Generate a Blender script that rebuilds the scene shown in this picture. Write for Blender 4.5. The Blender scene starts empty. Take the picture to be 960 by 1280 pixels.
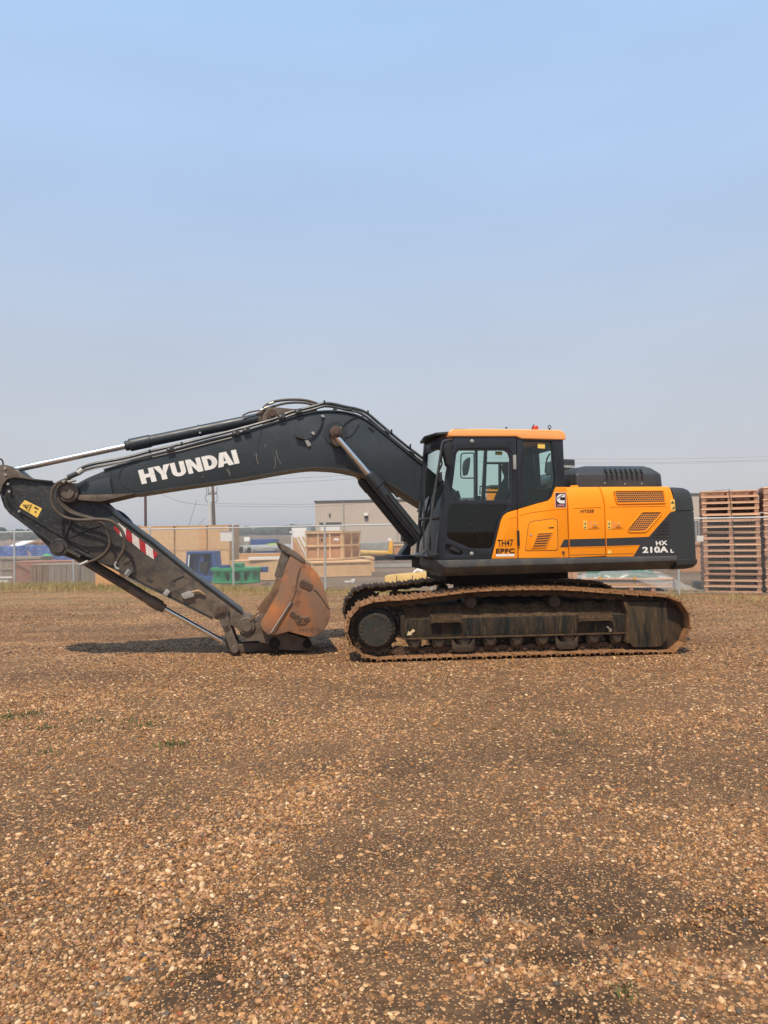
import bpy, bmesh, math, random
import numpy as np
from mathutils import Vector, Matrix
from mathutils.geometry import tessellate_polygon
R = math.radians
random.seed(7); rng = np.random.default_rng(7)
sc = bpy.context.scene
COL = sc.collection
# ------------------------------------------------------------------ camera
H_EYE = 1.65; FPX = 924.0
PITCH = math.atan(24.0/FPX); ROLL = 0.0165
cam_o = Vector((0, 0, H_EYE))
f_ = Vector((0, math.cos(PITCH), math.sin(PITCH)))
u0 = Vector((0, -math.sin(PITCH), math.cos(PITCH))); r0 = Vector((1, 0, 0))
r_ = math.cos(ROLL)*r0 - math.sin(ROLL)*u0
u_ = math.sin(ROLL)*r0 + math.cos(ROLL)*u0
cd = bpy.data.cameras.new('camera'); cam = bpy.data.objects.new('camera', cd); COL.objects.link(cam)
cd.sensor_fit = 'VERTICAL'; cd.sensor_height = 36; cd.sensor_width = 27; cd.lens = FPX/1280*36
cd.clip_start = 0.05; cd.clip_end = 5000
cam.matrix_world = Matrix(((r_.x, u_.x, -f_.x, 0), (r_.y, u_.y, -f_.y, 0), (r_.z, u_.z, -f_.z, H_EYE), (0, 0, 0, 1)))
sc.camera = cam
# ------------------------------------------------------------------ light and sky
SUN_DIR = Vector((-0.12, -0.50, 0.86)).normalized()
sd = bpy.data.lights.new('sun', 'SUN'); sd.energy = 4.6; sd.angle = R(2.2); sd.color = (1.0, 0.875, 0.70)
so = bpy.data.objects.new('sun', sd); COL.objects.link(so)
so.rotation_euler = SUN_DIR.to_track_quat('Z', 'Y').to_euler()
w = bpy.data.worlds.new('World'); sc.world = w; w.use_nodes = True
nt = w.node_tree; nt.nodes.clear()
sky = nt.nodes.new('ShaderNodeTexSky'); sky.sky_type = 'NISHITA'; sky.sun_disc = False
sky.sun_elevation = math.asin(SUN_DIR.z); sky.sun_rotation = math.atan2(SUN_DIR.x, SUN_DIR.y)
sky.dust_density = 3.0; sky.ozone_density = 2.0; sky.air_density = 1.0
bg1 = nt.nodes.new('ShaderNodeBackground'); bg1.inputs[1].default_value = 0.09
nt.links.new(sky.outputs[0], bg1.inputs[0])
# smoke haze veil over the clear-air sky: a smooth ramp with the height above the horizon, all round
tc = nt.nodes.new('ShaderNodeTexCoord'); sx = nt.nodes.new('ShaderNodeSeparateXYZ')
nt.links.new(tc.outputs['Generated'], sx.inputs[0])
rp = nt.nodes.new('ShaderNodeValToRGB'); nt.links.new(sx.outputs[2], rp.inputs[0])
E = rp.color_ramp.elements
SKY = [(0.0, (0.620, 0.615, 0.620)), (0.05, (0.610, 0.612, 0.625)), (0.226, (0.530, 0.605, 0.715)), (0.41, (0.450, 0.605, 0.850)), (0.57, (0.418, 0.605, 0.885)), (1.0, (0.33, 0.52, 0.85))]
E[0].position = SKY[0][0]; E[0].color = (*SKY[0][1], 1); E[1].position = 1.0; E[1].color = (*SKY[-1][1], 1)
for p, c in SKY[1:-1]:
    e = E.new(p); e.color = (*c, 1)
bg2 = nt.nodes.new('ShaderNodeBackground'); bg2.inputs[1].default_value = 1.06
nz_ = nt.nodes.new('ShaderNodeTexNoise'); nz_.inputs['Scale'].default_value = 2.2; nz_.inputs['Detail'].default_value = 5
mpz = nt.nodes.new('ShaderNodeMapping'); mpz.inputs['Scale'].default_value = (1, 1, 4.0); nt.links.new(tc.outputs['Generated'], mpz.inputs[0]); nt.links.new(mpz.outputs[0], nz_.inputs['Vector'])
mz = nt.nodes.new('ShaderNodeMapRange'); nt.links.new(nz_.outputs['Fac'], mz.inputs[0]); mz.inputs[1].default_value = .3; mz.inputs[2].default_value = .7; mz.inputs[3].default_value = .955; mz.inputs[4].default_value = 1.035
hz = nt.nodes.new('ShaderNodeHueSaturation'); nt.links.new(rp.outputs[0], hz.inputs['Color']); nt.links.new(mz.outputs[0], hz.inputs['Value'])
nt.links.new(hz.outputs[0], bg2.inputs[0])
mx = nt.nodes.new('ShaderNodeMixShader'); mx.inputs[0].default_value = 0.92
nt.links.new(bg1.outputs[0], mx.inputs[1]); nt.links.new(bg2.outputs[0], mx.inputs[2])
wo = nt.nodes.new('ShaderNodeOutputWorld'); nt.links.new(mx.outputs[0], wo.inputs[0])
sc.view_settings.view_transform = 'Standard'; sc.view_settings.look = 'None'
sc.view_settings.exposure = 0.0; sc.view_settings.gamma = 1.0
sc.render.engine = 'CYCLES'
sc.cycles.use_denoising = True; sc.cycles.max_bounces = 8; sc.cycles.transparent_max_bounces = 24
sc.render.resolution_x = 768; sc.render.resolution_y = 1024
# ------------------------------------------------------------------ measuring helpers
def ray(px, py):
    return (f_ + (px-480)/FPX*r_ + (640-py)/FPX*u_)
def G(px, py, z=0.0):                    # a picture point that lies on the ground (or at height z)
    d = ray(px, py); t = (z-H_EYE)/d.z
    return cam_o + d*t
def AT(px, py, Y):                       # a picture point at distance Y
    d = ray(px, py); return cam_o + d*(Y/d.y)
TRK_Y = -1.495
a_ = G(464, 828.8); b_ = G(841, 818)
TH_T = math.atan2(b_.y-a_.y, b_.x-a_.x)
TH_U = R(10.5)
def frame(th): return Vector((math.cos(th), math.sin(th), 0)), Vector((-math.sin(th), math.cos(th), 0))
EXT, EYT = frame(TH_T)
def on_line(px):                         # x along the near edge of the near track at picture column px (about mid height)
    d = ray(px, 785); t = (a_-cam_o).dot(EYT)/d.dot(EYT)
    return (cam_o + d*t - a_).dot(EXT)
mid = (on_line(433.5)+on_line(864))/2
CTR = a_ + EXT*mid - EYT*TRK_Y; CTR.z = 0
def L(px, py, ly, th):
    ex, ey = frame(th); d = ray(px, py); t = ((CTR-cam_o).dot(ey)+ly)/d.dot(ey)
    q = cam_o + d*t - CTR
    return (q.dot(ex), q.z)
def LU(px, py, ly): return L(px, py, ly, TH_U)
def LT(px, py, ly): return L(px, py, ly, TH_T)
def U3(px, py, ly): x, z = LU(px, py, ly); return Vector((x, ly, z))
def T3(px, py, ly): x, z = LT(px, py, ly); return Vector((x, ly, z))
# ------------------------------------------------------------------ materials
MATS = {}
def mat(name, base, rough=0.55, metal=0.0, var=0.12, vscale=3.0, dirt=None, damt=0.45, dscale=5.0, dsharp=0.12,
        bump=0.0, bscale=120.0, spec=0.5, coat=0.0, objrand=0.0, streak=(1, 1, 1), dirt2=None, d2amt=0.3, d2scale=20, coord='Object', low=None):
    m = bpy.data.materials.new(name); m.use_nodes = True; n = m.node_tree; N = n.nodes; K = n.links
    bs = N['Principled BSDF']; MATS[name] = m
    t = N.new('ShaderNodeTexCoord'); mp = N.new('ShaderNodeMapping'); mp.inputs['Scale'].default_value = streak
    if coord == 'World':
        g = N.new('ShaderNodeNewGeometry'); K.new(g.outputs['Position'], mp.inputs[0])
    else: K.new(t.outputs['Object'], mp.inputs[0])
    def noise(s, det=6, vec=None):
        a = N.new('ShaderNodeTexNoise'); a.inputs['Scale'].default_value = s; a.inputs['Detail'].default_value = det
        a.inputs['Roughness'].default_value = 0.62
        K.new(vec or mp.outputs[0], a.inputs['Vector']); return a.outputs['Fac']
    def mrange(v, a, b, c, d):
        r = N.new('ShaderNodeMapRange'); K.new(v, r.inputs[0])
        for i, q in enumerate((a, b, c, d)): r.inputs[i+1].default_value = q
        return r.outputs[0]
    def mixc(f, a, b, mode='MIX'):
        x = N.new('ShaderNodeMix'); x.data_type = 'RGBA'; x.blend_type = mode
        if isinstance(f, float): x.inputs[0].default_value = f
        else: K.new(f, x.inputs[0])
        for s, q in ((6, a), (7, b)):
            if isinstance(q, tuple): x.inputs[s].default_value = (*q, 1)
            else: K.new(q, x.inputs[s])
        return x.outputs[2]
    lo = tuple(c*(1-var) for c in base); hi = tuple(min(1, c*(1+var)) for c in base)
    c = mixc(mrange(noise(vscale), 0.3, 0.7, 0, 1), lo, hi)
    if dirt:
        f = mrange(noise(dscale, 10), 0.62-damt*0.35-dsharp, 0.62-damt*0.35+dsharp, 0, min(1, damt*1.6)); c = mixc(f, c, dirt)
    if dirt2:
        f2 = mrange(noise(d2scale, 8), 0.60-dsharp*0.4, 0.60+dsharp, 0, d2amt); c = mixc(f2, c, dirt2)
    if low:                                  # mud thrown up from the ground: (top height, colour, amount)
        g = N.new('ShaderNodeNewGeometry'); s = N.new('ShaderNodeSeparateXYZ'); K.new(g.outputs['Position'], s.inputs[0])
        hgt = mrange(s.outputs[2], low[0]*0.3, low[0], low[2], 0)
        mu = N.new('ShaderNodeMath'); mu.operation = 'MULTIPLY'; K.new(hgt, mu.inputs[0]); K.new(mrange(noise(7, 9), 0.35, 0.55, 0.3, 1), mu.inputs[1])
        c = mixc(mu.outputs[0], c, low[1])
    if objrand:
        oi = N.new('ShaderNodeObjectInfo'); hv = N.new('ShaderNodeHueSaturation'); K.new(c, hv.inputs['Color'])
        K.new(mrange(oi.outputs['Random'], 0, 1, 1-objrand, 1+objrand), hv.inputs['Value']); c = hv.outputs[0]
    K.new(c, bs.inputs['Base Color'])
    K.new(mrange(noise(vscale*2.3), 0.3, 0.7, max(0.03, rough-0.08), min(1, rough+0.12)), bs.inputs['Roughness'])
    bs.inputs['Metallic'].default_value = metal; bs.inputs['Specular IOR Level'].default_value = spec
    bs.inputs['Coat Weight'].default_value = coat; bs.inputs['Coat Roughness'].default_value = 0.15
    if bump:
        b = N.new('ShaderNodeBump'); b.inputs['Strength'].default_value = 1.0; b.inputs['Distance'].default_value = bump
        K.new(noise(bscale, 4), b.inputs['Height']); K.new(b.outputs[0], bs.inputs['Normal'])
    return m
MUDC = (0.20, 0.125, 0.07)
mDK = mat('dark_paint', (0.021, 0.030, 0.038), 0.42, var=0.25, vscale=1.5, dirt=(0.050, 0.056, 0.057), damt=0.3, dscale=2.2, dsharp=0.25, dirt2=(0.14, 0.12, 0.10), d2amt=0.18, d2scale=14, bump=0.0006, bscale=60)
mARM = mat('worn_dark_paint', (0.021, 0.025, 0.030), 0.5, var=0.3, vscale=2, dirt=(0.055, 0.053, 0.050), damt=0.35, dscale=4, dsharp=0.2, dirt2=(0.20, 0.175, 0.15), d2amt=0.55, d2scale=30, streak=(1, 1, 1.3), low=(1.7, (0.21, 0.155, 0.11), 0.95), spec=0.3)
mCW = mat('slate_paint', (0.020, 0.024, 0.025), 0.55, var=0.12, vscale=2.5, dirt=(0.045, 0.047, 0.046), damt=0.4, dscale=3, dsharp=0.3, streak=(1, 1, 0.4), bump=0.0008, bscale=250)
mHOOD = mat('hood_plastic', (0.022, 0.027, 0.030), 0.5, var=0.15, dirt=(0.09, 0.09, 0.085), damt=0.3, dscale=2, dsharp=0.3)
mSKIRT = mat('skirt_paint', (0.066, 0.070, 0.071), 0.6, var=0.12, dirt=(0.20, 0.155, 0.10), damt=0.16, dscale=6, dsharp=0.05, streak=(1, 1, 0.5))
mCAB = mat('cab_paint', (0.011, 0.015, 0.022), 0.38, var=0.2, dirt=(0.030, 0.032, 0.036), damt=0.25, dscale=3, dsharp=0.3)
mYEL = mat('yellow_paint', (0.97, 0.300, 0.004), 0.42, var=0.03, vscale=2, dirt=(0.85, 0.31, 0.03), damt=0.15, dscale=3, dsharp=0.3, coat=0.05, spec=0.3, low=(1.55, (0.52, 0.30, 0.12), 0.22))
mROOF = mat('roof_orange', (1.0, 0.40, 0.115), 0.5, var=0.03, dirt=(0.80, 0.42, 0.18), damt=0.2, dscale=2, dsharp=0.3)
mCHR = mat('chrome', (0.78, 0.75, 0.70), 0.24, 1.0, var=0.04)
mCHRD = mat('dusty_chrome', (0.50, 0.46, 0.41), 0.30, 1.0, var=0.1, dirt=(0.30, 0.25, 0.20), damt=0.3, dscale=9)
mSIL = mat('zinc', (0.40, 0.39, 0.36), 0.5, 0.4, var=0.1)
mRUB = mat('hose_rubber', (0.028, 0.024, 0.021), 0.6, var=0.2, dirt=(0.11, 0.08, 0.055), damt=0.55, dscale=5, dsharp=0.2)
mPIPE = mat('black_pipe', (0.030, 0.033, 0.036), 0.35, var=0.2, dirt=(0.1, 0.095, 0.09), damt=0.3, dscale=8)
mBLK = mat('black_plastic', (0.012, 0.012, 0.013), 0.55, var=0.1)
mINT = mat('interior_black', (0.016, 0.016, 0.017), 0.8, var=0.2)
mSHOE = mat('muddy_track_steel', (0.20, 0.090, 0.034), 0.8, spec=0.25, var=0.4, vscale=6, dirt=(0.36, 0.20, 0.10), damt=0.4, dscale=14, dsharp=0.12, dirt2=(0.045, 0.030, 0.020), d2amt=0.6, d2scale=9, bump=0.004, bscale=40, coord='World')
mLINK = mat('track_link_steel', (0.055, 0.027, 0.013), 0.7, var=0.35, vscale=8, dirt=(0.11, 0.06, 0.03), damt=0.4, dscale=16, dirt2=(0.03, 0.022, 0.016), d2amt=0.6, bump=0.004, bscale=50, coord='World')
mFRM = mat('muddy_frame_paint', (0.010, 0.013, 0.013), 0.8, spec=0.25, var=0.3, vscale=5, dirt=(0.070, 0.042, 0.020), damt=0.38, dscale=3.5, dsharp=0.08, dirt2=(0.17, 0.11, 0.055), d2amt=0.65, d2scale=11, streak=(3.2, 1, 0.35), bump=0.004, bscale=40)
mGRD = mat('guard_paint', (0.012, 0.014, 0.013), 0.8, spec=0.25, var=0.3, vscale=5, dirt=(0.075, 0.048, 0.025), damt=0.5, dscale=4, dsharp=0.08, dirt2=(0.17, 0.115, 0.06), d2amt=0.6, d2scale=12, streak=(3.2, 1, 0.3), bump=0.003, bscale=40)
mCAKE = mat('caked_mud', (0.050, 0.027, 0.011), 0.95, var=0.4, vscale=8, dirt=(0.16, 0.098, 0.05), damt=0.3, dscale=20, bump=0.02, bscale=25)
mROLL = mat('roller_steel', (0.026, 0.017, 0.010), 0.6, var=0.3, vscale=10, dirt=(0.075, 0.044, 0.022), damt=0.4, dscale=12)
mHUB = mat('hub_paint', (0.018, 0.019, 0.016), 0.6, var=0.2, vscale=6, dirt=(0.06, 0.045, 0.028), damt=0.3, dscale=7)
mUND = mat('underbody', (0.014, 0.010, 0.007), 0.9, var=0.4, vscale=4)
mRUST = mat('rusty_steel', (0.45, 0.145, 0.030), 0.7, var=0.35, vscale=3.5, dirt=(0.20, 0.125, 0.082), damt=0.56, dscale=2.4, dsharp=0.12, dirt2=(0.085, 0.030, 0.014), d2amt=0.9, d2scale=6.5, streak=(1, 1, 0.7), bump=0.0025, bscale=70)
mRUST2 = mat('brown_steel', (0.13, 0.075, 0.045), 0.7, var=0.25, dirt=(0.26, 0.13, 0.06), damt=0.4, dscale=6, dirt2=(0.06, 0.045, 0.035), d2amt=0.5, bump=0.003)
mRUST3 = mat('dark_brown_steel', (0.080, 0.058, 0.042), 0.65, var=0.25, dirt=(0.18, 0.14, 0.11), damt=0.42, dscale=9, dirt2=(0.03, 0.027, 0.025), d2amt=0.5, d2scale=12, bump=0.003)
mPIN = mat('rusty_pin', (0.10, 0.055, 0.035), 0.7, var=0.3, vscale=8, dirt=(0.05, 0.04, 0.035), damt=0.4, dscale=14)
mWHT = mat('white_vinyl', (0.80, 0.78, 0.74), 0.5, var=0.03, dirt=(0.30, 0.27, 0.24), damt=0.10, dscale=9, dsharp=0.03)
mBLT = mat('black_vinyl', (0.010, 0.009, 0.008), 0.5, var=0.02)
mRED = mat('red_reflector', (0.42, 0.012, 0.025), 0.4, var=0.15, dirt=(0.3, 0.1, 0.08), damt=0.2, dscale=12)
mRFW = mat('white_reflector', (0.72, 0.66, 0.62), 0.4, var=0.08, dirt=(0.35, 0.28, 0.24), damt=0.25, dscale=12)
mYST = mat('yellow_sticker', (0.85, 0.56, 0.12), 0.5, var=0.03)
mSTK = mat('stripe_paint', (0.030, 0.031, 0.034), 0.45, var=0.1)
mGRN = mat('cloth', (0.1, 0.1, 0.1), 0.9)
mSEATC = mat('seat_cloth', (0.015, 0.015, 0.017), 0.9, var=0.2)
def glass_mat(name, tint, spec_rough=0.02, fr=1.0):
    m = bpy.data.materials.new(name); m.use_nodes = True; n = m.node_tree; N = n.nodes; N.clear()
    tr = N.new('ShaderNodeBsdfTransparent'); tr.inputs[0].default_value = (*tint, 1)
    gl = N.new('ShaderNodeBsdfGlossy'); gl.inputs['Roughness'].default_value = spec_rough
    f = N.new('ShaderNodeFresnel'); f.inputs[0].default_value = 1.5
    mu = N.new('ShaderNodeMath'); mu.operation = 'MULTIPLY'; mu.inputs[1].default_value = fr
    x = N.new('ShaderNodeMixShader'); o = N.new('ShaderNodeOutputMaterial')
    n.links.new(f.outputs[0], mu.inputs[0]); n.links.new(mu.outputs[0], x.inputs[0])
    n.links.new(tr.outputs[0], x.inputs[1]); n.links.new(gl.outputs[0], x.inputs[2]); n.links.new(x.outputs[0], o.inputs[0]); return m
mGLS = glass_mat('tinted_glass', (0.78, 0.92, 0.87)); mGLD = glass_mat('dark_glass', (0.50, 0.53, 0.50))
# ------------------------------------------------------------------ mesh builder
def tag(o, label=None, cat=None, group=None, kind=None):
    for k, v in (('label', label), ('category', cat), ('group', group), ('kind', kind)):
        if v: o[k] = v
    return o
def empty(name, loc=(0, 0, 0), rz=0.0):
    o = bpy.data.objects.new(name, None); COL.objects.link(o); o.location = loc; o.rotation_euler = (0, 0, rz); o.empty_display_size = 0.3; return o
def rough_poly(pts, n=3):
    return pts
def smooth_line(P, k=6, closed=False):
    P = [Vector(p) for p in P]; out = []; n = len(P); rngi = range(n if closed else n-1)
    for i in rngi:
        if closed: p0, p1, p2, p3 = P[(i-1) % n], P[i], P[(i+1) % n], P[(i+2) % n]
        else: p0, p1, p2, p3 = P[max(i-1, 0)], P[i], P[i+1], P[min(i+2, n-1)]
        for j in range(k):
            t = j/k
            out.append(0.5*((2*p1)+(p2-p0)*t+(2*p0-5*p1+4*p2-p3)*t*t+(3*p1-p0-3*p2+p3)*t**3))
    if not closed: out.append(P[-1])
    return out
class B:
    def __init__(s): s.bm = bmesh.new()
    def face(s, vs):
        try: return s.bm.faces.new(vs)
        except ValueError: return None
    def prism(s, pts, y0, y1, holes=()):          # outline in x-z, thickness along y
        loops = [list(pts)]+[list(h) for h in holes]
        if y0 > y1: y0, y1 = y1, y0
        va = [[s.bm.verts.new((x, y0, z)) for x, z in l] for l in loops]; vb = [[s.bm.verts.new((x, y1, z)) for x, z in l] for l in loops]
        if holes:
            tris = tessellate_polygon([[Vector((x, z, 0)) for x, z in l] for l in loops])
            fa = [v for l in va for v in l]; fb = [v for l in vb for v in l]
            for t in tris:
                s.face([fa[i] for i in t]); s.face([fb[i] for i in reversed(t)])
        else:
            s.face(va[0]); s.face(list(reversed(vb[0])))
        for la, lb in zip(va, vb):
            n = len(la)
            for i in range(n): s.face([la[i], la[(i+1) % n], lb[(i+1) % n], lb[i]])
        return s
    def box(s, x0, x1, y0, y1, z0, z1, M=None):
        v = [s.bm.verts.new(p) for p in ((x0, y0, z0), (x1, y0, z0), (x1, y1, z0), (x0, y1, z0), (x0, y0, z1), (x1, y0, z1), (x1, y1, z1), (x0, y1, z1))]
        for f in ((0, 3, 2, 1), (4, 5, 6, 7), (0, 1, 5, 4), (1, 2, 6, 5), (2, 3, 7, 6), (3, 0, 4, 7)): s.face([v[i] for i in f])
        if M is not None:
            for q in v: q.co = M @ q.co
        return s
    def loft(s, rings, cap=True, closed=True):
        vs = [[s.bm.verts.new(p) for p in r] for r in rings]
        for a, b in zip(vs, vs[1:]):
            n = len(a)
            for i in range(n if closed else n-1): s.face([a[i], a[(i+1) % n], b[(i+1) % n], b[i]])
        if cap: s.face(list(reversed(vs[0]))); s.face(vs[-1])
        return s
    def tube(s, pts, r, n=8, smooth=0, flat=None):
        if smooth: pts = smooth_line(pts, smooth)
        P = [Vector(p) for p in pts]; rings = []; up = None
        for i, p in enumerate(P):
            t = (P[min(i+1, len(P)-1)]-P[max(i-1, 0)]).normalized()
            if up is None: up = Vector((0, 1, 0)) if abs(t.y) < 0.9 else Vector((0, 0, 1))
            a = t.cross(up)
            if a.length < 1e-4: a = t.orthogonal()
            a.normalize(); b = a.cross(t).normalized(); up = b
            rr = r[i] if isinstance(r, (list, tuple)) else r
            rings.append([p+(a*math.cos(2*math.pi*k/n)+b*math.sin(2*math.pi*k/n))*rr for k in range(n)])
        return s.loft(rings)
    def disc(s, c, y0, y1, r, n=24, r1=None):      # cylinder along y, centre (x, z)
        r1 = r if r1 is None else r1
        A = [(c[0]+r*math.cos(2*math.pi*k/n), y0, c[1]+r*math.sin(2*math.pi*k/n)) for k in range(n)]
        Bq = [(c[0]+r1*math.cos(2*math.pi*k/n), y1, c[1]+r1*math.sin(2*math.pi*k/n)) for k in range(n)]
        return s.loft([A, Bq])
    def lathe_y(s, c, prof, n=28):                  # prof: list of (y, r)
        return s.loft([[(c[0]+r*math.cos(2*math.pi*k/n), y, c[1]+r*math.sin(2*math.pi*k/n)) for k in range(n)] for y, r in prof])
    def strip(s, pts, y0, y1, t):                   # ribbon following an x-z polyline, thickness t to its left
        n = len(pts); off = []
        for i in range(n):
            a = Vector(pts[max(i-1, 0)]); b = Vector(pts[min(i+1, n-1)]); d = (b-a).normalized()
            off.append((pts[i][0]-d.y*t, pts[i][1]+d.x*t))
        rings = [[(p[0], y0, p[1]), (p[0], y1, p[1]), (q[0], y1, q[1]), (q[0], y0, q[1])] for p, q in zip(pts, off)]
        return s.loft(rings)
    def bar(s, p0, p1, w0, w1, y0, y1, n=8):        # round-ended link between two pins
        p0 = Vector(p0); p1 = Vector(p1); d = (p1-p0).normalized(); a0 = math.atan2(d.y, d.x); pts = []
        for k in range(n+1):
            a = a0+math.pi/2+math.pi*k/n; pts.append((p0.x+w0*math.cos(a), p0.y+w0*math.sin(a)))
        for k in range(n+1):
            a = a0-math.pi/2+math.pi*k/n; pts.append((p1.x+w1*math.cos(a), p1.y+w1*math.sin(a)))
        return s.prism(pts, y0, y1)
    def poly(s, pts3): s.face([s.bm.verts.new(p) for p in pts3]); return s
    def done(s, name, m, parent=None, bevel=0.0, seg=2, ang=28, rot=0.0, loc=(0, 0, 0), smooth=True):
        bm = s.bm
        bmesh.ops.recalc_face_normals(bm, faces=bm.faces[:])
        if bevel:
            bm.edges.ensure_lookup_table()
            ed = [e for e in bm.edges if len(e.link_faces) == 2 and e.calc_face_angle(0) > R(ang)]
            try: bmesh.ops.bevel(bm, geom=ed, offset=bevel, segments=seg, affect='EDGES', profile=0.6, clamp_overlap=True)
            except Exception as ex: print('bevel', name, ex)
        me = bpy.data.meshes.new(name); bm.to_mesh(me); bm.free()
        if smooth and len(me.polygons):
            me.polygons.foreach_set('use_smooth', [True]*len(me.polygons))
            me.set_sharp_from_angle(angle=R(32))
        me.materials.append(m)
        o = bpy.data.objects.new(name, me); COL.objects.link(o)
        o.location = loc; o.rotation_euler = (0, 0, rot)
        if parent: o.parent = parent
        return o
def copy_tree(o, parent=None):
    c = o.copy(); COL.objects.link(c); c.parent = parent
    for ch in list(o.children): copy_tree(ch, c)
    return c
def glyphs(text, bold=0.0, space=1.0):
    cu = bpy.data.curves.new('tmp', 'FONT'); cu.body = text; cu.offset = bold; cu.size = 1; cu.space_character = space; cu.resolution_u = 4
    ob = bpy.data.objects.new('tmp', cu); COL.objects.link(ob)
    dg = bpy.context.evaluated_depsgraph_get(); dg.update()
    me = bpy.data.meshes.new_from_object(ob.evaluated_get(dg))
    V = [(v.co.x, v.co.y) for v in me.vertices]; F = [list(p.vertices) for p in me.polygons]
    bpy.data.objects.remove(ob); bpy.data.meshes.remove(me); bpy.data.curves.remove(cu)
    x0 = min(v[0] for v in V); x1 = max(v[0] for v in V); y0 = min(v[1] for v in V); y1 = max(v[1] for v in V)
    return [((x-x0)/(x1-x0), (y-y0)/(y1-y0)) for x, y in V], F
def lettering(name, text, BL, BR, TL, y, m, parent, bold=0.02, space=1.0, depth=0.002):
    """flat lettering on a plane of constant local y; BL, BR, TL are (x, z)"""
    V, F = glyphs(text, bold, space); b = B()
    bl, br, tl = Vector(BL), Vector(BR), Vector(TL)
    vs = [b.bm.verts.new((*(bl+(br-bl)*u+(tl-bl)*v).to_tuple(), 0)) for u, v in V]
    for q in vs: q.co = Vector((q.co.x, y, q.co.y))
    for f in F: b.face([vs[i] for i in f])
    g = bmesh.ops.extrude_face_region(b.bm, geom=b.bm.faces[:])
    for e in g['geom']:
        if isinstance(e, bmesh.types.BMVert): e.co.y += depth
    return b.done(name, m, parent, smooth=False)
# ------------------------------------------------------------------ ground
def fbm(x, y, seed=0, octs=4, s=1.0):
    """cheap value noise on arrays"""
    out = np.zeros_like(x); amp = 1; tot = 0
    for o in range(octs):
        X = x*s+17.3*o+seed*7.7; Y = y*s-9.1*o+seed*3.1; xi = np.floor(X).astype(int); yi = np.floor(Y).astype(int); fx = X-xi; fy = Y-yi
        fx = fx*fx*(3-2*fx); fy = fy*fy*(3-2*fy)
        def hsh(a, b_):
            n = (a*374761393+b_*668265263+seed*1442695041) & 0x7fffffff; n = (n ^ (n >> 13))*1274126177 & 0x7fffffff; n = n ^ (n >> 16); return (n & 0xffff)/65535.0
        v = (hsh(xi, yi)*(1-fx)+hsh(xi+1, yi)*fx)*(1-fy)+(hsh(xi, yi+1)*(1-fx)+hsh(xi+1, yi+1)*fx)*fy
        out += amp*v; tot += amp; amp *= 0.5; s *= 2
    return out/tot
RPX = [((745, 1166), (800, 1150), .030), ((818, 1175), (862, 1161), .028), ((882, 1186), (912, 1174), .024), ((866, 1134), (896, 1144), .026), ((922, 1138), (962, 1158), .030), ((676, 1199), (706, 1191), .024), ((703, 1266), (740, 1275), .024), ((238, 1150), (250, 1156), .022), ((262, 1205), (268, 1218), .022), ((664, 1282), (684, 1268), .025)]
RUTS = [((G(*a).x, G(*a).y), (G(*b_).x, G(*b_).y), w_) for a, b_, w_ in RPX]
def ground_z(x, y):
    k = np.clip((y-0.5)/1.5, 0, 1)*np.clip((9.2-y)/3.0, 0, 1)
    z = k*((fbm(x, y, 3, 4, 0.9)-0.5)*0.085+(fbm(x, y, 5, 3, 5.0)-0.5)*0.022)
    for (ax, ay), (bx, by), w_ in RUTS:
        dx, dy = bx-ax, by-ay; L2 = dx*dx+dy*dy; t = np.clip(((x-ax)*dx+(y-ay)*dy)/L2, 0, 1)
        d = np.hypot(x-ax-t*dx, y-ay-t*dy); z -= k*1.1*w_*np.exp(-(d/w_)**2); z += k*0.55*w_*np.exp(-((d-1.9*w_)/(w_*0.7))**2)
    k2 = np.clip((y-9)/3.0, 0, 1)*np.clip((17-y)/2.5, 0, 1)
    z += k2*(fbm(x*0.35, y, 8, 3, 1.2)-0.5)*0.02
    return z
DAMP_DARK = [(G(a, b_), rx, ry, s_) for a, b_, rx, ry, s_ in ((262, 1172, .20, .16, 1.0), (240, 1225, .14, .10, .9), (310, 1240, .22, .12, .6), (240, 1150, .10, .08, .8), (140, 1128, .30, .14, .45), (90, 1180, .22, .10, .45), (470, 1085, .45, .18, .5), (350, 1120, .35, .12, .45),
        (735, 1100, .55, .16, .6), (800, 1135, .50, .10, .75), (870, 1165, .35, .07, 1.0), (930, 1160, .22, .06, 1.0), (765, 1195, .25, .06, .7), (690, 1200, .12, .05, .9), (670, 1265, .14, .05, 1.0), (720, 1262, .16, .04, .9), (560, 1180, .30, .12, .4), (610, 950, .9, .22, .5), (850, 925, .9, .25, .45), (880, 975, .8, .25, .5), (690, 862, 1.0, .3, .4),
        (560, 1255, .3, .08, .4), (60, 1020, .5, .2, .35), (20, 1120, .25, .15, .5), (120, 785, 3.0, .55, .5), (70, 768, 2.6, .45, .5), (100, 845, 1.6, .22, .45), (420, 850, 1.5, .25, .4))]  # damp patches up front; the wide bands at far left are just darker soil
def damp(x, y):
    w1 = fbm(x, y, 51, 4, 3.0)*1.0; w2 = fbm(x, y, 52, 4, 11.0); out = np.zeros_like(x)
    for c, rx, ry, s_ in DAMP_DARK:
        d = np.sqrt(((x-c.x)/rx)**2+((y-c.y)/ry)**2); out = np.maximum(out, .85*s_*np.clip((1.45-d-(w1-.5)*2.6-(w2-.5)*2.6)*1.3, 0, 1))
    for (ax, ay), (bx, by), w_ in RUTS:
        dx, dy = bx-ax, by-ay; t = np.clip(((x-ax)*dx+(y-ay)*dy)/(dx*dx+dy*dy), 0, 1); d = np.hypot(x-ax-t*dx, y-ay-t*dy); out = np.maximum(out, np.exp(-(d/(w_*1.25))**2)*(.8+.5*w2))  # soil colour darker along the ruts as well
    return np.clip(out, 0, 1)
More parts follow.
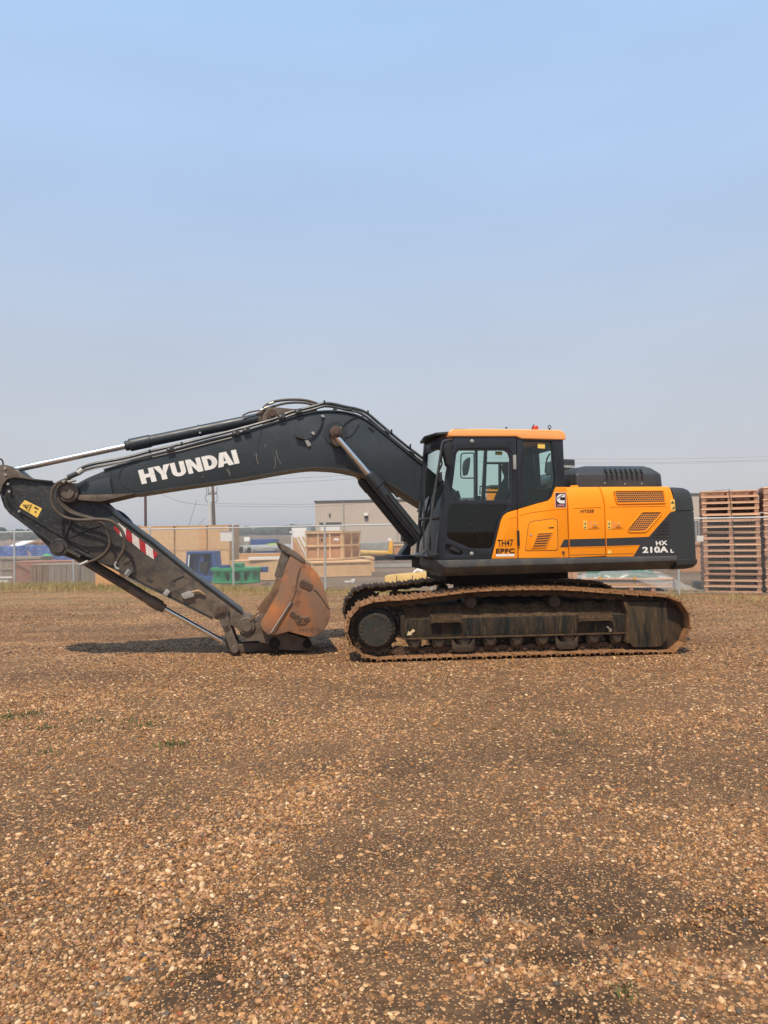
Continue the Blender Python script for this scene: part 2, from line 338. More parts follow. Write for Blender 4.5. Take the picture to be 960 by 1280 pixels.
RIDGE = [(G(95, 1270), G(235, 1140), .13), (G(235, 1140), G(300, 1040), .16), (G(300, 1040), G(420, 965), .3), (G(0, 1235), G(120, 1215), .09), (G(600, 1215), G(960, 1215), .10), (G(470, 1150), G(640, 1160), .10)]
def ridge_w(x, y):
    out = np.zeros_like(x)
    for a, b_, w_ in RIDGE:
        dx, dy = b_.x-a.x, b_.y-a.y; t = np.clip(((x-a.x)*dx+(y-a.y)*dy)/(dx*dx+dy*dy), 0, 1); d = np.hypot(x-a.x-t*dx, y-a.y-t*dy); out = np.maximum(out, np.exp(-(d/w_)**2))
    return out
def axis(segs):
    out = []
    for a, b_, st in segs: out += list(np.arange(a, b_, st))
    return np.array(out)
gx = np.concatenate([[-1500, -700, -300, -120, -50, -25, -14], axis([(-9, -2.2, 0.08), (-2.2, 2.2, .03), (2.2, 9, 0.08)]), [9.0, 14, 25, 50, 120, 300, 700, 1500]])
gy = np.concatenate([[-400, -100, -30, -8, -2], axis([(0.5, 2.2, .1), (2.2, 4.2, 0.025), (4.2, 7, 0.06), (7, 18, 0.14)]), [18, 25, 40, 80, 160, 400, 900, 2200]])
XX, YY = np.meshgrid(gx, gy); ZZ = ground_z(XX, YY)
nx_, ny_ = len(gx), len(gy)
me = bpy.data.meshes.new('ground'); V = np.stack([XX.ravel(), YY.ravel(), ZZ.ravel()], 1)
i = np.arange(nx_*(ny_-1)).reshape(ny_-1, nx_)[:, :-1].ravel(); F = np.stack([i, i+1, i+nx_+1, i+nx_], 1)
me.vertices.add(len(V)); me.vertices.foreach_set('co', V.ravel()); me.loops.add(len(F)*4); me.loops.foreach_set('vertex_index', F.ravel()); me.polygons.add(len(F))
me.polygons.foreach_set('loop_start', np.arange(len(F))*4); me.polygons.foreach_set('loop_total', np.full(len(F), 4)); me.polygons.foreach_set('use_smooth', np.ones(len(F), bool)); me.update(); me.validate()
GR = bpy.data.objects.new('ground', me); COL.objects.link(GR); tag(GR, kind='structure')
def ground_material():
    m = bpy.data.materials.new('gravel_ground'); m.use_nodes = True; n = m.node_tree; N = n.nodes; K = n.links; bs = N['Principled BSDF']
    g = N.new('ShaderNodeNewGeometry'); pos = g.outputs['Position']
    def noise(s, d=6, sc=(1, 1, 1), rough=.6):
        mp = N.new('ShaderNodeMapping'); mp.inputs['Scale'].default_value = sc; K.new(pos, mp.inputs[0]); a = N.new('ShaderNodeTexNoise'); a.inputs['Scale'].default_value = s; a.inputs['Detail'].default_value = d; a.inputs['Roughness'].default_value = rough; K.new(mp.outputs[0], a.inputs['Vector']); return a.outputs['Fac']
    def mr(v, a, b_, c, d):
        r = N.new('ShaderNodeMapRange'); K.new(v, r.inputs[0])
        for i_, q_ in enumerate((a, b_, c, d)): r.inputs[i_+1].default_value = q_
        return r.outputs[0]
    def mix(f, a, b_):
        x = N.new('ShaderNodeMix'); x.data_type = 'RGBA'
        if isinstance(f, float): x.inputs[0].default_value = f
        else: K.new(f, x.inputs[0])
        for s_, q_ in ((6, a), (7, b_)):
            if isinstance(q_, tuple): x.inputs[s_].default_value = (*q_, 1)
            else: K.new(q_, x.inputs[s_])
        return x.outputs[2]
    def math_(op, a, b_):
        x = N.new('ShaderNodeMath'); x.operation = op
        for i_, q_ in enumerate((a, b_)):
            if isinstance(q_, float): x.inputs[i_].default_value = q_
            else: K.new(q_, x.inputs[i_])
        return x.outputs[0]
    mud = mix(mr(noise(1.1, 8), .35, .65, 0, 1), GC['mud_a'], GC['mud_b'])
    mud = mix(mr(noise(60, 5), .4, .7, 0, .6), mud, GC['mud_c'])
    da = N.new('ShaderNodeAttribute'); da.attribute_name = 'damp'; damp_dark_f = math_('MULTIPLY', da.outputs['Fac'], mr(noise(24, 6), .35, .60, .35, 1.0)); mud = mix(damp_dark_f, mud, GC['damp'])
    # distant pebbles, taken over by the material where stones are a pixel or less
    def stones(scale):
        v = N.new('ShaderNodeTexVoronoi'); v.inputs['Scale'].default_value = scale; K.new(pos, v.inputs['Vector'])
        cr = N.new('ShaderNodeSeparateColor'); K.new(v.outputs['Color'], cr.inputs[0])
        rp_ = N.new('ShaderNodeValToRGB'); K.new(cr.outputs[0], rp_.inputs[0]); E_ = rp_.color_ramp.elements
        pal = GC['pal']; E_[0].position = 0; E_[0].color = (*pal[0], 1); E_[1].position = 1; E_[1].color = (*pal[-1], 1)
        for k, c in enumerate(pal[1:-1]): e_ = E_.new((k+1)/(len(pal)-1)); e_.color = (*c, 1)
        return rp_.outputs[0], v.outputs['Distance'], cr.outputs[1]
    c0_, d0_, r0x = stones(105.0); s0 = math_('MULTIPLY', math_('LESS_THAN', d0_, .5), math_('LESS_THAN', r0x, .34))
    c1, d1, r1 = stones(38.0); c2, d2, r2 = stones(22.0)
    sp = N.new('ShaderNodeSeparateXYZ'); K.new(pos, sp.inputs[0])
    patch = noise(.55, 9, (0.6, 1, 1), .66)
    far = mr(sp.outputs[1], 5.5, 11, 0.25, 1)
    cov = math_('MULTIPLY', math_('MULTIPLY', mr(patch, .40, .62, .22, .85), far), math_('SUBTRACT', 1.0, math_('MULTIPLY', da.outputs['Fac'], .85)))
    s1 = math_('MULTIPLY', math_('LESS_THAN', d1, .55), math_('LESS_THAN', r1, math_('MULTIPLY', cov, 0.95)))
    s2 = math_('MULTIPLY', math_('LESS_THAN', d2, .40), math_('LESS_THAN', r2, math_('MULTIPLY', cov, 0.35)))
    mud = mix(math_('MULTIPLY', s0, .75), mud, c0_); col = mix(s1, mud, c1); col = mix(s2, col, c2)
    # tracked-over soil bands, drier towards the fence
    band = mr(noise(.35, 6, (.25, 1.6, 1)), .56, .66, 0, .55); band = math_('MULTIPLY', band, mr(sp.outputs[1], 9.5, 12, 0, 1)); col = mix(band, col, GC['band'])
    tr_ = N.new('ShaderNodeTexWave'); tr_.inputs['Scale'].default_value = 2.4; tr_.inputs['Distortion'].default_value = 3.0; tr_.inputs['Detail'].default_value = 3; K.new(pos, tr_.inputs['Vector'])
    edge = mr(sp.outputs[1], 15, 19, 0, 1); 
    gr_ = math_('MULTIPLY', mr(noise(1.6, 9, (.7, 1, 1)), .47, .60, 0, .55), edge); col = mix(gr_, col, GC['grass'])
    hsh = N.new('ShaderNodeMapping')
    # behind the fence: trampled yard soil
    yd = N.new('ShaderNodeMath'); yd.operation = 'MULTIPLY_ADD'; K.new(sp.outputs[0], yd.inputs[0]); yd.inputs[1].default_value = .345; K.new(sp.outputs[1], yd.inputs[2])
    ym = mr(yd.outputs[0], 20.9, 22.5, 0, .92); yc = mix(mr(noise(.3, 8, (.4, 1, 1)), .4, .6, 0, 1), GC['yard_a'], GC['yard_b']); col = mix(ym, col, yc)
    K.new(col, bs.inputs['Base Color']); bs.inputs['Roughness'].default_value = .9; bs.inputs['Specular IOR Level'].default_value = .25
    hh = math_('ADD', math_('MULTIPLY', math_('MULTIPLY', s1, math_('SUBTRACT', .55, d1)), 1.0), math_('MULTIPLY', noise(45, 5), .5))
    b_ = N.new('ShaderNodeBump'); b_.inputs['Strength'].default_value = 1; b_.inputs['Distance'].default_value = .012; K.new(hh, b_.inputs['Height']); K.new(b_.outputs[0], bs.inputs['Normal'])
    return m
GC = dict(damp=(.032, .021, .013), mud_a=(.060, .034, .017), mud_b=(.120, .067, .033), mud_c=(.26, .145, .070), pal=[(.15, .064, .022), (.29, .140, .053), (.48, .236, .096), (.40, .175, .062), (.66, .38, .178), (.25, .142, .073), (.53, .27, .112), (.80, .53, .28), (.36, .178, .073)],
          band=(.11, .056, .027), grass=(.24, .18, .075), yard_a=(.115, .080, .053), yard_b=(.20, .140, .093))
da_ = me.attributes.new('damp', 'FLOAT', 'POINT'); da_.data.foreach_set('value', damp(XX.ravel(), YY.ravel()))
me.materials.append(ground_material())
# pebbles: one cloud of points, stones instanced on it
def pebble_cloud():
    P = []
    y = 1.9
    tot = []
    for (ya, yb, dens) in ((1.7, 3.2, 12500), (3.2, 5.0, 8800), (5.0, 8.0, 4000), (8.0, 11.0, 1500), (11.0, 18.0, 550)):
        wa = 0.57*yb+0.4; n = int((yb-ya)*2*wa*dens); x = rng.uniform(-wa, wa, n); yy = rng.uniform(ya, yb, n)
        cv = fbm(x*.75, yy, 11, 5, .8); fine = fbm(x, yy, 12, 3, 5)
        pr = np.clip((cv*0.72+fine*0.28-0.46)*9.0, 0.13, 1.0); tot.append((x[rng.random(n) < pr], None))
        dm = damp(x, yy); rg_ = ridge_w(x, yy); pr = np.clip(pr*(1-.86*dm)+.75*rg_*(1-dm), 0, 1); keep = rng.random(n) < pr; P.append(np.stack([x[keep], yy[keep]], 1)); tot.pop()
    P = np.concatenate(P)
    # keep stones from standing inside the tracks
    ex, ey = EXT, EYT; dx = P[:, 0]-CTR.x; dy = P[:, 1]-CTR.y; lx = dx*ex.x+dy*ex.y; ly = dx*ey.x+dy*ey.y
    bad = (np.abs(np.abs(ly)-1.195) < .29) & (np.abs(lx) < 2.0); P = P[~bad]
    n = len(P); Z = ground_z(P[:, 0], P[:, 1])
    sc_ = np.clip(np.exp(rng.normal(-0.15, .50, n)), .30, 2.7)*0.0062*(1+0.55*np.clip((P[:, 1]-6)/6, 0, 1)); big = fbm(P[:, 0], P[:, 1], 21, 3, 1.4); sc_ *= (.70+.6*big)*(1+.22*ridge_w(P[:, 0], P[:, 1]))
    pal = np.array([(.14, .068, .028), (.25, .135, .062), (.38, .215, .100), (.30, .145, .055), (.52, .335, .185), (.21, .145, .095), (.42, .245, .115), (.62, .46, .30), (.18, .095, .043), (.10, .085, .075), (.38, .205, .12), (.26, .085, .035), (.44, .22, .065)])
    pw = np.array([.11, .15, .14, .11, .12, .08, .11, .055, .10, .035, .08, .010, .020]); ci = rng.choice(len(pal), n, p=pw/pw.sum()); colr = pal[ci]*rng.uniform(.78, 1.2, (n, 1))*PEB; colr *= (1-.22*np.clip((P[:, 1:2]-7)/4, 0, 1)); colr = np.clip(colr, 0, .95)
    m_ = bpy.data.meshes.new('gravel'); m_.vertices.add(n); m_.vertices.foreach_set('co', np.stack([P[:, 0], P[:, 1], Z+sc_*.12], 1).ravel())
    a = m_.attributes.new('size', 'FLOAT', 'POINT'); a.data.foreach_set('value', sc_); a = m_.attributes.new('rot', 'FLOAT_VECTOR', 'POINT'); a.data.foreach_set('vector', np.stack([rng.normal(0, .35, n), rng.normal(0, .35, n), rng.uniform(0, 6.283, n)], 1).ravel())
    a = m_.attributes.new('stone_colour', 'FLOAT_COLOR', 'POINT'); a.data.foreach_set('color', np.concatenate([colr, np.ones((n, 1))], 1).ravel()); a = m_.attributes.new('kindex', 'INT', 'POINT'); a.data.foreach_set('value', rng.integers(0, 7, n))
    print('pebbles', n)
    o = bpy.data.objects.new('gravel', m_); COL.objects.link(o); tag(o, 'loose rounded tan and brown gravel stones covering the yard', 'gravel', kind='stuff')
    pc = bpy.data.collections.new('pebble_shapes')
    pm = bpy.data.materials.new('pebble'); pm.use_nodes = True; N = pm.node_tree.nodes; K = pm.node_tree.links; bs = N['Principled BSDF']; at = N.new('ShaderNodeAttribute'); at.attribute_type = 'INSTANCER'; at.attribute_name = 'stone_colour'
    g = N.new('ShaderNodeNewGeometry'); nz = N.new('ShaderNodeTexNoise'); nz.inputs['Scale'].default_value = 160; K.new(g.outputs['Position'], nz.inputs['Vector']); hv = N.new('ShaderNodeHueSaturation'); mr_ = N.new('ShaderNodeMapRange'); K.new(nz.outputs['Fac'], mr_.inputs[0]); mr_.inputs[1].default_value = .3; mr_.inputs[2].default_value = .7; mr_.inputs[3].default_value = .78; mr_.inputs[4].default_value = 1.18
    K.new(mr_.outputs[0], hv.inputs['Value']); K.new(at.outputs['Color'], hv.inputs['Color']); K.new(hv.outputs[0], bs.inputs['Base Color']); bs.inputs['Roughness'].default_value = .62; bs.inputs['Specular IOR Level'].default_value = .35
    for k in range(7):
        bm = bmesh.new(); bmesh.ops.create_icosphere(bm, subdivisions=1 if k else 2, radius=1); sq = (1+.3*random.random(), .8+.25*random.random(), .45+.22*random.random())
        for v in bm.verts:
            r = 1+random.uniform(-.24, .20); v.co = Vector((v.co.x*sq[0]*r, v.co.y*sq[1]*r, v.co.z*sq[2]*r))
        me_ = bpy.data.meshes.new('pebble'); bm.to_mesh(me_); bm.free(); me_.polygons.foreach_set('use_smooth', [k % 2 == 0]*len(me_.polygons)); me_.materials.append(pm); ob = bpy.data.objects.new('pebble', me_); pc.objects.link(ob)
    ng = bpy.data.node_groups.new('gravel_nodes', 'GeometryNodeTree'); ng.interface.new_socket('Geometry', in_out='INPUT', socket_type='NodeSocketGeometry'); ng.interface.new_socket('Geometry', in_out='OUTPUT', socket_type='NodeSocketGeometry')
    gi = ng.nodes.new('NodeGroupInput'); go = ng.nodes.new('NodeGroupOutput'); ip = ng.nodes.new('GeometryNodeInstanceOnPoints'); ci_ = ng.nodes.new('GeometryNodeCollectionInfo'); ci_.inputs['Collection'].default_value = pc; ci_.inputs['Separate Children'].default_value = True; ci_.inputs['Reset Children'].default_value = True
    def attr(nm, dt): a_n = ng.nodes.new('GeometryNodeInputNamedAttribute'); a_n.data_type = dt; a_n.inputs['Name'].default_value = nm; return a_n.outputs['Attribute']
    lk = ng.links.new; lk(gi.outputs[0], ip.inputs['Points']); lk(ci_.outputs[0], ip.inputs['Instance']); ip.inputs['Pick Instance'].default_value = True; lk(attr('kindex', 'INT'), ip.inputs['Instance Index']); lk(attr('rot', 'FLOAT_VECTOR'), ip.inputs['Rotation']); lk(attr('size', 'FLOAT'), ip.inputs['Scale']); lk(ip.outputs[0], go.inputs[0])
    md = o.modifiers.new('gravel', 'NODES'); md.node_group = ng
PEB = np.array([1.04, .96, .84])
pebble_cloud()
# grass: strip along the fence and scattered tufts
mGRASS = mat('grass_blade', (0.15, 0.155, 0.04), 0.8, var=.45, vscale=2.5, dirt=(.40, .31, .14), damt=.62, dscale=1.2, dsharp=.1, coord='World', spec=.2)
def blades(pts, name, label, hmin=.03, hmax=.12, m=mGRASS):
    V = []; F = []
    for (x, y, s) in pts:
        h = random.uniform(hmin, hmax)*s; a = random.uniform(0, 6.28); w_ = .004+.004*random.random(); l = random.uniform(.1, .7)*h; la = random.uniform(0, 6.28); z = 0.0
        dx, dy = math.cos(a)*w_, math.sin(a)*w_; i_ = len(V)
        V += [(x-dx, y-dy, z), (x+dx, y+dy, z), (x+dx*.7+math.cos(la)*l*.4, y+dy*.7+math.sin(la)*l*.4, h*.6), (x-dx*.7+math.cos(la)*l*.4, y-dy*.7+math.sin(la)*l*.4, h*.6), (x+math.cos(la)*l, y+math.sin(la)*l, h)]; F += [(i_, i_+1, i_+2, i_+3), (i_+3, i_+2, i_+4)]
    me_ = bpy.data.meshes.new(name); me_.from_pydata(V, [], F); me_.materials.append(m); o = bpy.data.objects.new(name, me_); COL.objects.link(o); tag(o, label, 'grass', kind='stuff'); return o
FEN = [(18, 733), (92, 733.6), (188, 734.2), (292, 735.4), (407, 738), (849, 742.6)]
FP = [G(a, b_) for a, b_ in FEN]
ld = (FP[5]-FP[4]); st3 = ld/3
POSTS = [FP[0]-(FP[1]-FP[0])*2, FP[0]-(FP[1]-FP[0])]+FP[:5]+[FP[4]+st3, FP[4]+2*st3, FP[5], FP[5]+st3, FP[5]+2*st3, FP[5]+3*st3, FP[5]+4*st3]
for p in POSTS: p.z = 0
pts = []
for k in range(34000):
    j = random.randrange(len(POSTS)-1); t = random.random(); p = POSTS[j].lerp(POSTS[j+1], t); off = random.gauss(-.25, .45)-abs(random.gauss(0, .7))*(random.random() < .4)
    x, y = p.x+off*.3, p.y+off
    c = float(fbm(np.array([x*.8]), np.array([y*1.2]), 31, 3, 1.0)[0])
    dens = .95 if x < -6.5 else (.66 if x < -1.5 else .50)
    if c*1.15 < 1-dens+.12*random.random(): continue
    s_ = 1.0+.5*(x < -6.5)
    pts.append((x, y, s_*(.5+c)))
blades(pts, 'grass', 'dry and green grass growing along the foot of the chain-link fence', .03, .15)
pts = []
for px, py, r, n in ((12, 897, .16, 160), (62, 911, .07, 50), (126, 903, .08, 60), (150, 915, .06, 40), (183, 908, .08, 60), (163, 905, .05, 30), (199, 899, .07, 60), (213, 932, .06, 40), (228, 931, .05, 30), (57, 942, .05, 30), (165, 878, .06, 30), (785, 1243, .022, 16), (775, 1250, .015, 8), (704, 917, .06, 30), (172, 912, .05, 30), (45, 893, .05, 30), (340, 905, .04, 20)):
    c = G(px, py)
    for k in range(int(n*1.0)): a = random.uniform(0, 6.28); q_ = abs(random.gauss(0, r*1.3)); pts.append((c.x+math.cos(a)*q_*1.6, c.y+math.sin(a)*q_, .8))
blades(pts, 'weeds', 'small green weed tufts scattered over the gravel', .015, .06, mat('weed_blade', (.12, .125, .04), .8, var=.4))
pts = []
for k in range(9000):
    x = random.uniform(-11, 10); y = random.uniform(13.2, 19.5)-.33*x*.6
    if abs(x-CTR.x) < 2.6 and y < 13.5: continue
    if float(fbm(np.array([x*.5]), np.array([y]), 41, 3, .8)[0]) > .56: pts.append((x, y, .6))
blades(pts, 'dry_grass', 'sparse short dry grass between the excavator and the fence', .02, .08)
# ------------------------------------------------------------------ the excavator
EX = empty('excavator', CTR, TH_T)
tag(EX, 'large crawler excavator with dark boom, yellow side panels and a rusty bucket', 'excavator')
RU = TH_U-TH_T
def PU(pts, ly): return [LU(px, py, ly) for px, py in pts]
def PT(pts, ly): return [LT(px, py, ly) for px, py in pts]
def U(b, name, m, parent=None, **k):           # part of the swung upper structure
    return b.done(name, m, parent or EX, rot=RU if (parent is None) else 0.0, **k)
def rnd(pts, r=0.03, n=3):                      # round the corners of an outline
    out = []; N = len(pts)
    for i in range(N):
        p = Vector(pts[i]); a = Vector(pts[i-1])-p; c = Vector(pts[(i+1) % N])-p
        k = min(r, a.length*0.45, c.length*0.45); A = p+a.normalized()*k; C_ = p+c.normalized()*k
        for j in range(n+1):
            t = j/n; q = A*(1-t)**2+p*2*t*(1-t)+C_*t*t; out.append((q.x, q.y))
    return out
# ---- tracks
top = [(449, 759), (471, 751.5), (488.5, 751), (510, 749.5), (528, 747.5), (560, 743.5), (585, 740.3), (621, 738), (665, 737.2), (710, 737.7), (763, 741.5), (805, 744.3), (832, 746)]
rear = [(847, 749.5), (860.5, 764), (863.8, 783), (857, 803)]
bot = [(843, 815.5), (800, 819), (650, 822.8), (500, 827.2), (465, 828)]
frt = [(444, 814.5), (435.2, 797.5), (433.2, 787), (435.5, 776)]
loop2 = [Vector((*LT(px, py, TRK_Y), 0)) for px, py in top+rear+bot+frt]
z0 = min(v.y for v in loop2)
for v in loop2:
    if v.y < 0.10 and LT(464, 828, TRK_Y)[0] < v.x < LT(820, 818, TRK_Y)[0]: v.y = 0.042
loop2 = smooth_line(loop2, 6, closed=True)
per = sum((loop2[i]-loop2[i-1]).length for i in range(len(loop2)))
NS = round(per/0.193); pitch = per/NS
def resample(P, n):
    acc = [0]; m_ = len(P)
    for i in range(m_): acc.append(acc[-1]+(P[(i+1) % m_]-P[i]).length)
    out = []; j = 0
    for k in range(n):
        s = acc[-1]*k/n
        while acc[j+1] < s: j += 1
        t = (s-acc[j])/max(1e-9, acc[j+1]-acc[j]); out.append(P[j].lerp(P[(j+1) % m_], t))
    return out
SP = resample(loop2, NS)
def shoe_mesh():
    h = pitch/2; b = B()
    prof = [(-h*1.02, -0.010), (h*0.97, -0.010), (h*0.97, 0.004), (h*0.88, 0.004), (h*0.84, 0.026), (h*0.76, 0.026), (h*0.66, 0.004), (h*0.10, 0.004), (h*0.04, 0.024), (-h*0.06, 0.024),
            (-h*0.12, 0.004), (-h*0.70, 0.004), (-h*0.78, 0.026), (-h*0.90, 0.026), (-h*0.98, 0.002)]
    b.prism([(x*.94, z*1.25 if z > .01 else z) for x, z in prof], -0.30, 0.30); b.prism([(h*.80, .006), (h*1.14, .006), (h*1.14, .014), (h*.80, .014)], -.299, .299)
    o = b.done('track_shoe', mSHOE, None, bevel=0.003, seg=1); return o
def link_mesh():
    h = pitch/2; b = B()
    for y in (-0.085, 0.055):
        b.prism(rnd([(-h*1.05, -0.05), (-h*0.5, -0.105), (h*0.5, -0.105), (h*1.05, -0.06), (h*1.05, -0.02), (h*0.4, -0.012), (-h*0.4, -0.012), (-h*1.05, -0.025)], 0.02, 2), y, y+0.03,
                holes=[[(-h*0.42, -0.05), (-h*0.14, -0.05), (-h*0.14, -0.022), (-h*0.42, -0.022)], [(h*0.16, -0.05), (h*0.44, -0.05), (h*0.44, -0.022), (h*0.16, -0.022)]])
    b.disc((-h, -0.062), -0.10, 0.10, 0.032, 12)
    for x in (-0.3, 0.3):
        for y in (-0.11, 0.11): b.disc((h*x, -0.018), y-0.012, y+0.012, 0.012, 6)
    return b.done('track_link', mLINK, None)
shoe0 = shoe_mesh(); link0 = link_mesh(); usedS = usedL = False
TRK = []
for side in (-1, 1):
    tr = B()
    # the bare chain bed between the links carries the part's own mesh: the pin bushings joined
    for i in range(NS):
        p = SP[i]; q = SP[(i+1) % NS]; t = (q-p).normalized(); n = Vector((-t.y, t.x))
        c = (p+q)/2 - Vector((n.x, n.y, 0))*0.055
        tr.box(-0.03, 0.03, -0.05, 0.05, -0.02, 0.02, Matrix.Translation((c.x, side*1.195, c.y)) @ Matrix.Rotation(-math.atan2(t.y, t.x), 4, 'Y'))
    tr.bm.free(); tr = empty('crawler_track'); tr.parent = EX; TRK.append(tr)
    for i in range(NS):
        p = SP[i]; q = SP[(i+1) % NS]; t = (q-p).normalized(); c = (p+q)/2
        for k, src in enumerate((shoe0, link0)):
            if side == -1 and i == 0: o = src
            else: o = src.copy(); COL.objects.link(o)
            o.parent = tr
            wob = random.uniform(-0.012, 0.012) if k == 0 and c.y > 0.3 else 0
            o.location = (c.x, side*1.195, c.y+0.003); o.rotation_euler = (0, -math.atan2(t.y, t.x)+wob, 0)
# ---- track frames with rollers
def track_frame(side):
    near = side == -1
    s = lambda y: side*abs(y)
    fo = 1.37; b = B()
    A = LT(506, 773.5, -fo); D = LT(506, 796.5, -fo); E1 = LT(783, 769.5, -fo); F1 = LT(783, 791, -fo)
    zt = (A[1]+E1[1])/2; zb = (D[1]+F1[1])/2; x0 = A[0]; x1 = E1[0]
    ringf = lambda x: [(x, s(fo), zb), (x, s(fo), zt), (x, s(1.29), zt+0.035), (x, s(1.20), zt+0.12), (x, s(1.02), zt+0.12), (x, s(1.02), zb)]
    b.loft([ringf(x0), ringf(x1)])
    fr = b.done('track_frame', mFRM, EX, bevel=0.012)
    b = B(); b.box(x0-0.03, x1+0.02, min(s(fo+0.02), s(1.10)), max(s(fo+0.02), s(1.10)), zb-0.022, zb-0.001); b.done('frame_flange', mCAKE, fr, bevel=0.004)
    b = B()                                   # mud lying on the sloping top of the frame
    nx = 60; rings = []
    for i in range(nx+1):
        x = x0+(x1-x0)*i/nx; k = 0.02+0.018*math.sin(i*0.9)+random.uniform(0, 0.022)
        rings.append([(x, s(1.355), zt+0.004), (x, s(1.31), zt+0.035+k*0.7), (x, s(1.21), zt+0.125+k), (x, s(1.04), zt+0.15+k*0.6), (x, s(1.04), zt+0.09), (x, s(1.25), zt+0.01)])
    b.loft(rings).done('mud_crust', mCAKE, fr)
    b = B(); b.prism(rnd(PT([(500.5, 769), (506, 768.2), (507, 799.5), (503, 799.5), (501, 792)], -fo-0.012), 0.02), s(fo+0.012), s(1.05)); b.done('end_plate', mFRM, fr, bevel=0.006)
    # idler guard box
    b = B(); b.prism(rnd(PT([(782.5, 752.5), (833, 752.5), (835.3, 797), (826, 808.5), (791.5, 809.3), (788, 803.5), (783.5, 803.5)], -fo-0.04), 0.05), s(fo+0.04), s(1.0))
    ig = b.done('idler_guard', mGRD, fr, bevel=0.015)
    b = B(); b.prism(rnd(PT([(779, 752), (785.5, 752), (787.5, 804), (782.5, 804), (783.5, 765)], -fo-0.06), 0.02), s(fo+0.06), s(1.0)); b.done('guard_rib', mCAKE, ig, bevel=0.005)
    # sprocket
    c = LT(469.3, 787.2, -1.36); b = B(); rt = 0.335; pts = []; nt_ = 21
    for k in range(nt_):
        for dr, da in ((0, 0.0), (0, 0.18), (-0.05, 0.36), (-0.062, 0.55), (-0.05, 0.75)):
            a = 2*math.pi*(k+da)/nt_; pts.append((c[0]+(rt+dr)*math.cos(a), c[1]+(rt+dr)*math.sin(a)))
    b.prism(pts, s(1.22), s(1.17)); sp = b.done('drive_sprocket', mROLL, EX, bevel=0.004)
    b = B(); b.lathe_y(c, [(s(1.10), 0.30), (s(1.24), 0.30), (s(1.26), 0.275), (s(1.30), 0.26), (s(1.30), 0.225), (s(1.40), 0.222), (s(1.415), 0.205), (s(1.415), 0.002)], 48); b.done('hub_cover', mHUB, sp)
    b = B()
    for k in range(22):
        a = 2*math.pi*k/22; b.disc((c[0]+0.188*math.cos(a), c[1]+0.188*math.sin(a)), s(1.41), s(1.428), 0.012, 6)
    for k in range(26):
        a = 2*math.pi*k/26; b.disc((c[0]+0.245*math.cos(a), c[1]+0.245*math.sin(a)), s(1.295), s(1.318), 0.0125, 6)
    b.box(c[0]-0.012, c[0]+0.016, min(s(1.414), s(1.422)), max(s(1.414), s(1.422)), c[1]-0.02, c[1]+0.02)
    b.done('cover_bolts', mCAKE, sp)
    # idler wheel
    c = LT(829, 783, -1.2); b = B(); b.lathe_y(c, [(s(1.06), 0.05), (s(1.08), 0.27), (s(1.12), 0.285), (s(1.13), 0.31), (s(1.26), 0.31), (s(1.27), 0.285), (s(1.31), 0.27), (s(1.33), 0.05)], 40); b.done('idler_wheel', mROLL, EX)
    # carrier rollers
    for px, py in ((588, 752.8), (692.6, 751.8)):
        c = LT(px, py, -1.30); b = B(); b.lathe_y(c, [(s(1.04), 0.06), (s(1.06), 0.078), (s(1.33), 0.078), (s(1.345), 0.068), (s(1.345), 0.05), (s(1.352), 0.045), (s(1.352), 0.002)], 24)
        cr = b.done('carrier_roller', mROLL, EX)
        b = B(); b.prism([(c[0]-0.085, c[1]-0.02), (c[0]-0.05, c[1]-0.18), (c[0]+0.07, c[1]-0.18), (c[0]+0.09, c[1]-0.03)], s(1.05), s(1.16)); b.done('roller_bracket', mUND, cr, bevel=0.01)
    # track rollers
    for px, py in ((518, 804.5), (548, 803.8), (579.5, 803.3), (612, 803), (645, 802.4), (677, 801.8), (709.5, 801.2), (740.5, 800.6), (769.5, 800.2)):
        c = (LT(px, 803, -1.30)[0], 0.215); b = B()
        b.lathe_y(c, [(s(1.03), 0.05), (s(1.05), 0.085), (s(1.10), 0.09), (s(1.11), 0.07), (s(1.29), 0.07), (s(1.30), 0.092), (s(1.335), 0.09), (s(1.35), 0.062), (s(1.365), 0.055), (s(1.368), 0.002)], 22)
        b.disc((c[0]-0.05, c[1]+0.02), s(1.34), s(1.375), 0.016, 6); b.disc((c[0]+0.05, c[1]+0.02), s(1.34), s(1.375), 0.016, 6)
        b.done('track_roller', mROLL, EX)
    for px in (579.5, 709.5):
        x = LT(px, 808, -1.4)[0]; b = B()
        b.prism([(x-0.155, 0.265), (x-0.13, 0.262), (x-0.105, 0.21), (x-0.075, 0.178), (x+0.075, 0.178), (x+0.105, 0.21), (x+0.13, 0.262), (x+0.155, 0.265), (x+0.145, 0.14), (x+0.125, 0.098), (x+0.08, 0.085), (x-0.08, 0.085), (x-0.125, 0.098), (x-0.145, 0.14)], s(1.375), s(1.345))
        b.done('roller_guard', mROLL, fr, bevel=0.008)
    # steps
    for px0, px1, py in ((538, 577.5, 770.5), (723.5, 766, 768.5)):
        xa, za = LT(px0, py, -1.46); xb, _ = LT(px1, py, -1.46); b = B()
        b.box(xa, xb, min(s(1.46), s(1.36)), max(s(1.46), s(1.36)), za-0.025, za)
        b.box(xa, xa+0.02, min(s(1.458), s(1.36)), max(s(1.458), s(1.36)), za-0.10, za-0.022); b.box(xb-0.02, xb, min(s(1.458), s(1.36)), max(s(1.458), s(1.36)), za-0.10, za-0.022)
        b.box(xa, xb, min(s(1.46), s(1.445)), max(s(1.46), s(1.445)), za-0.085, za-0.02)
        n_ = 17
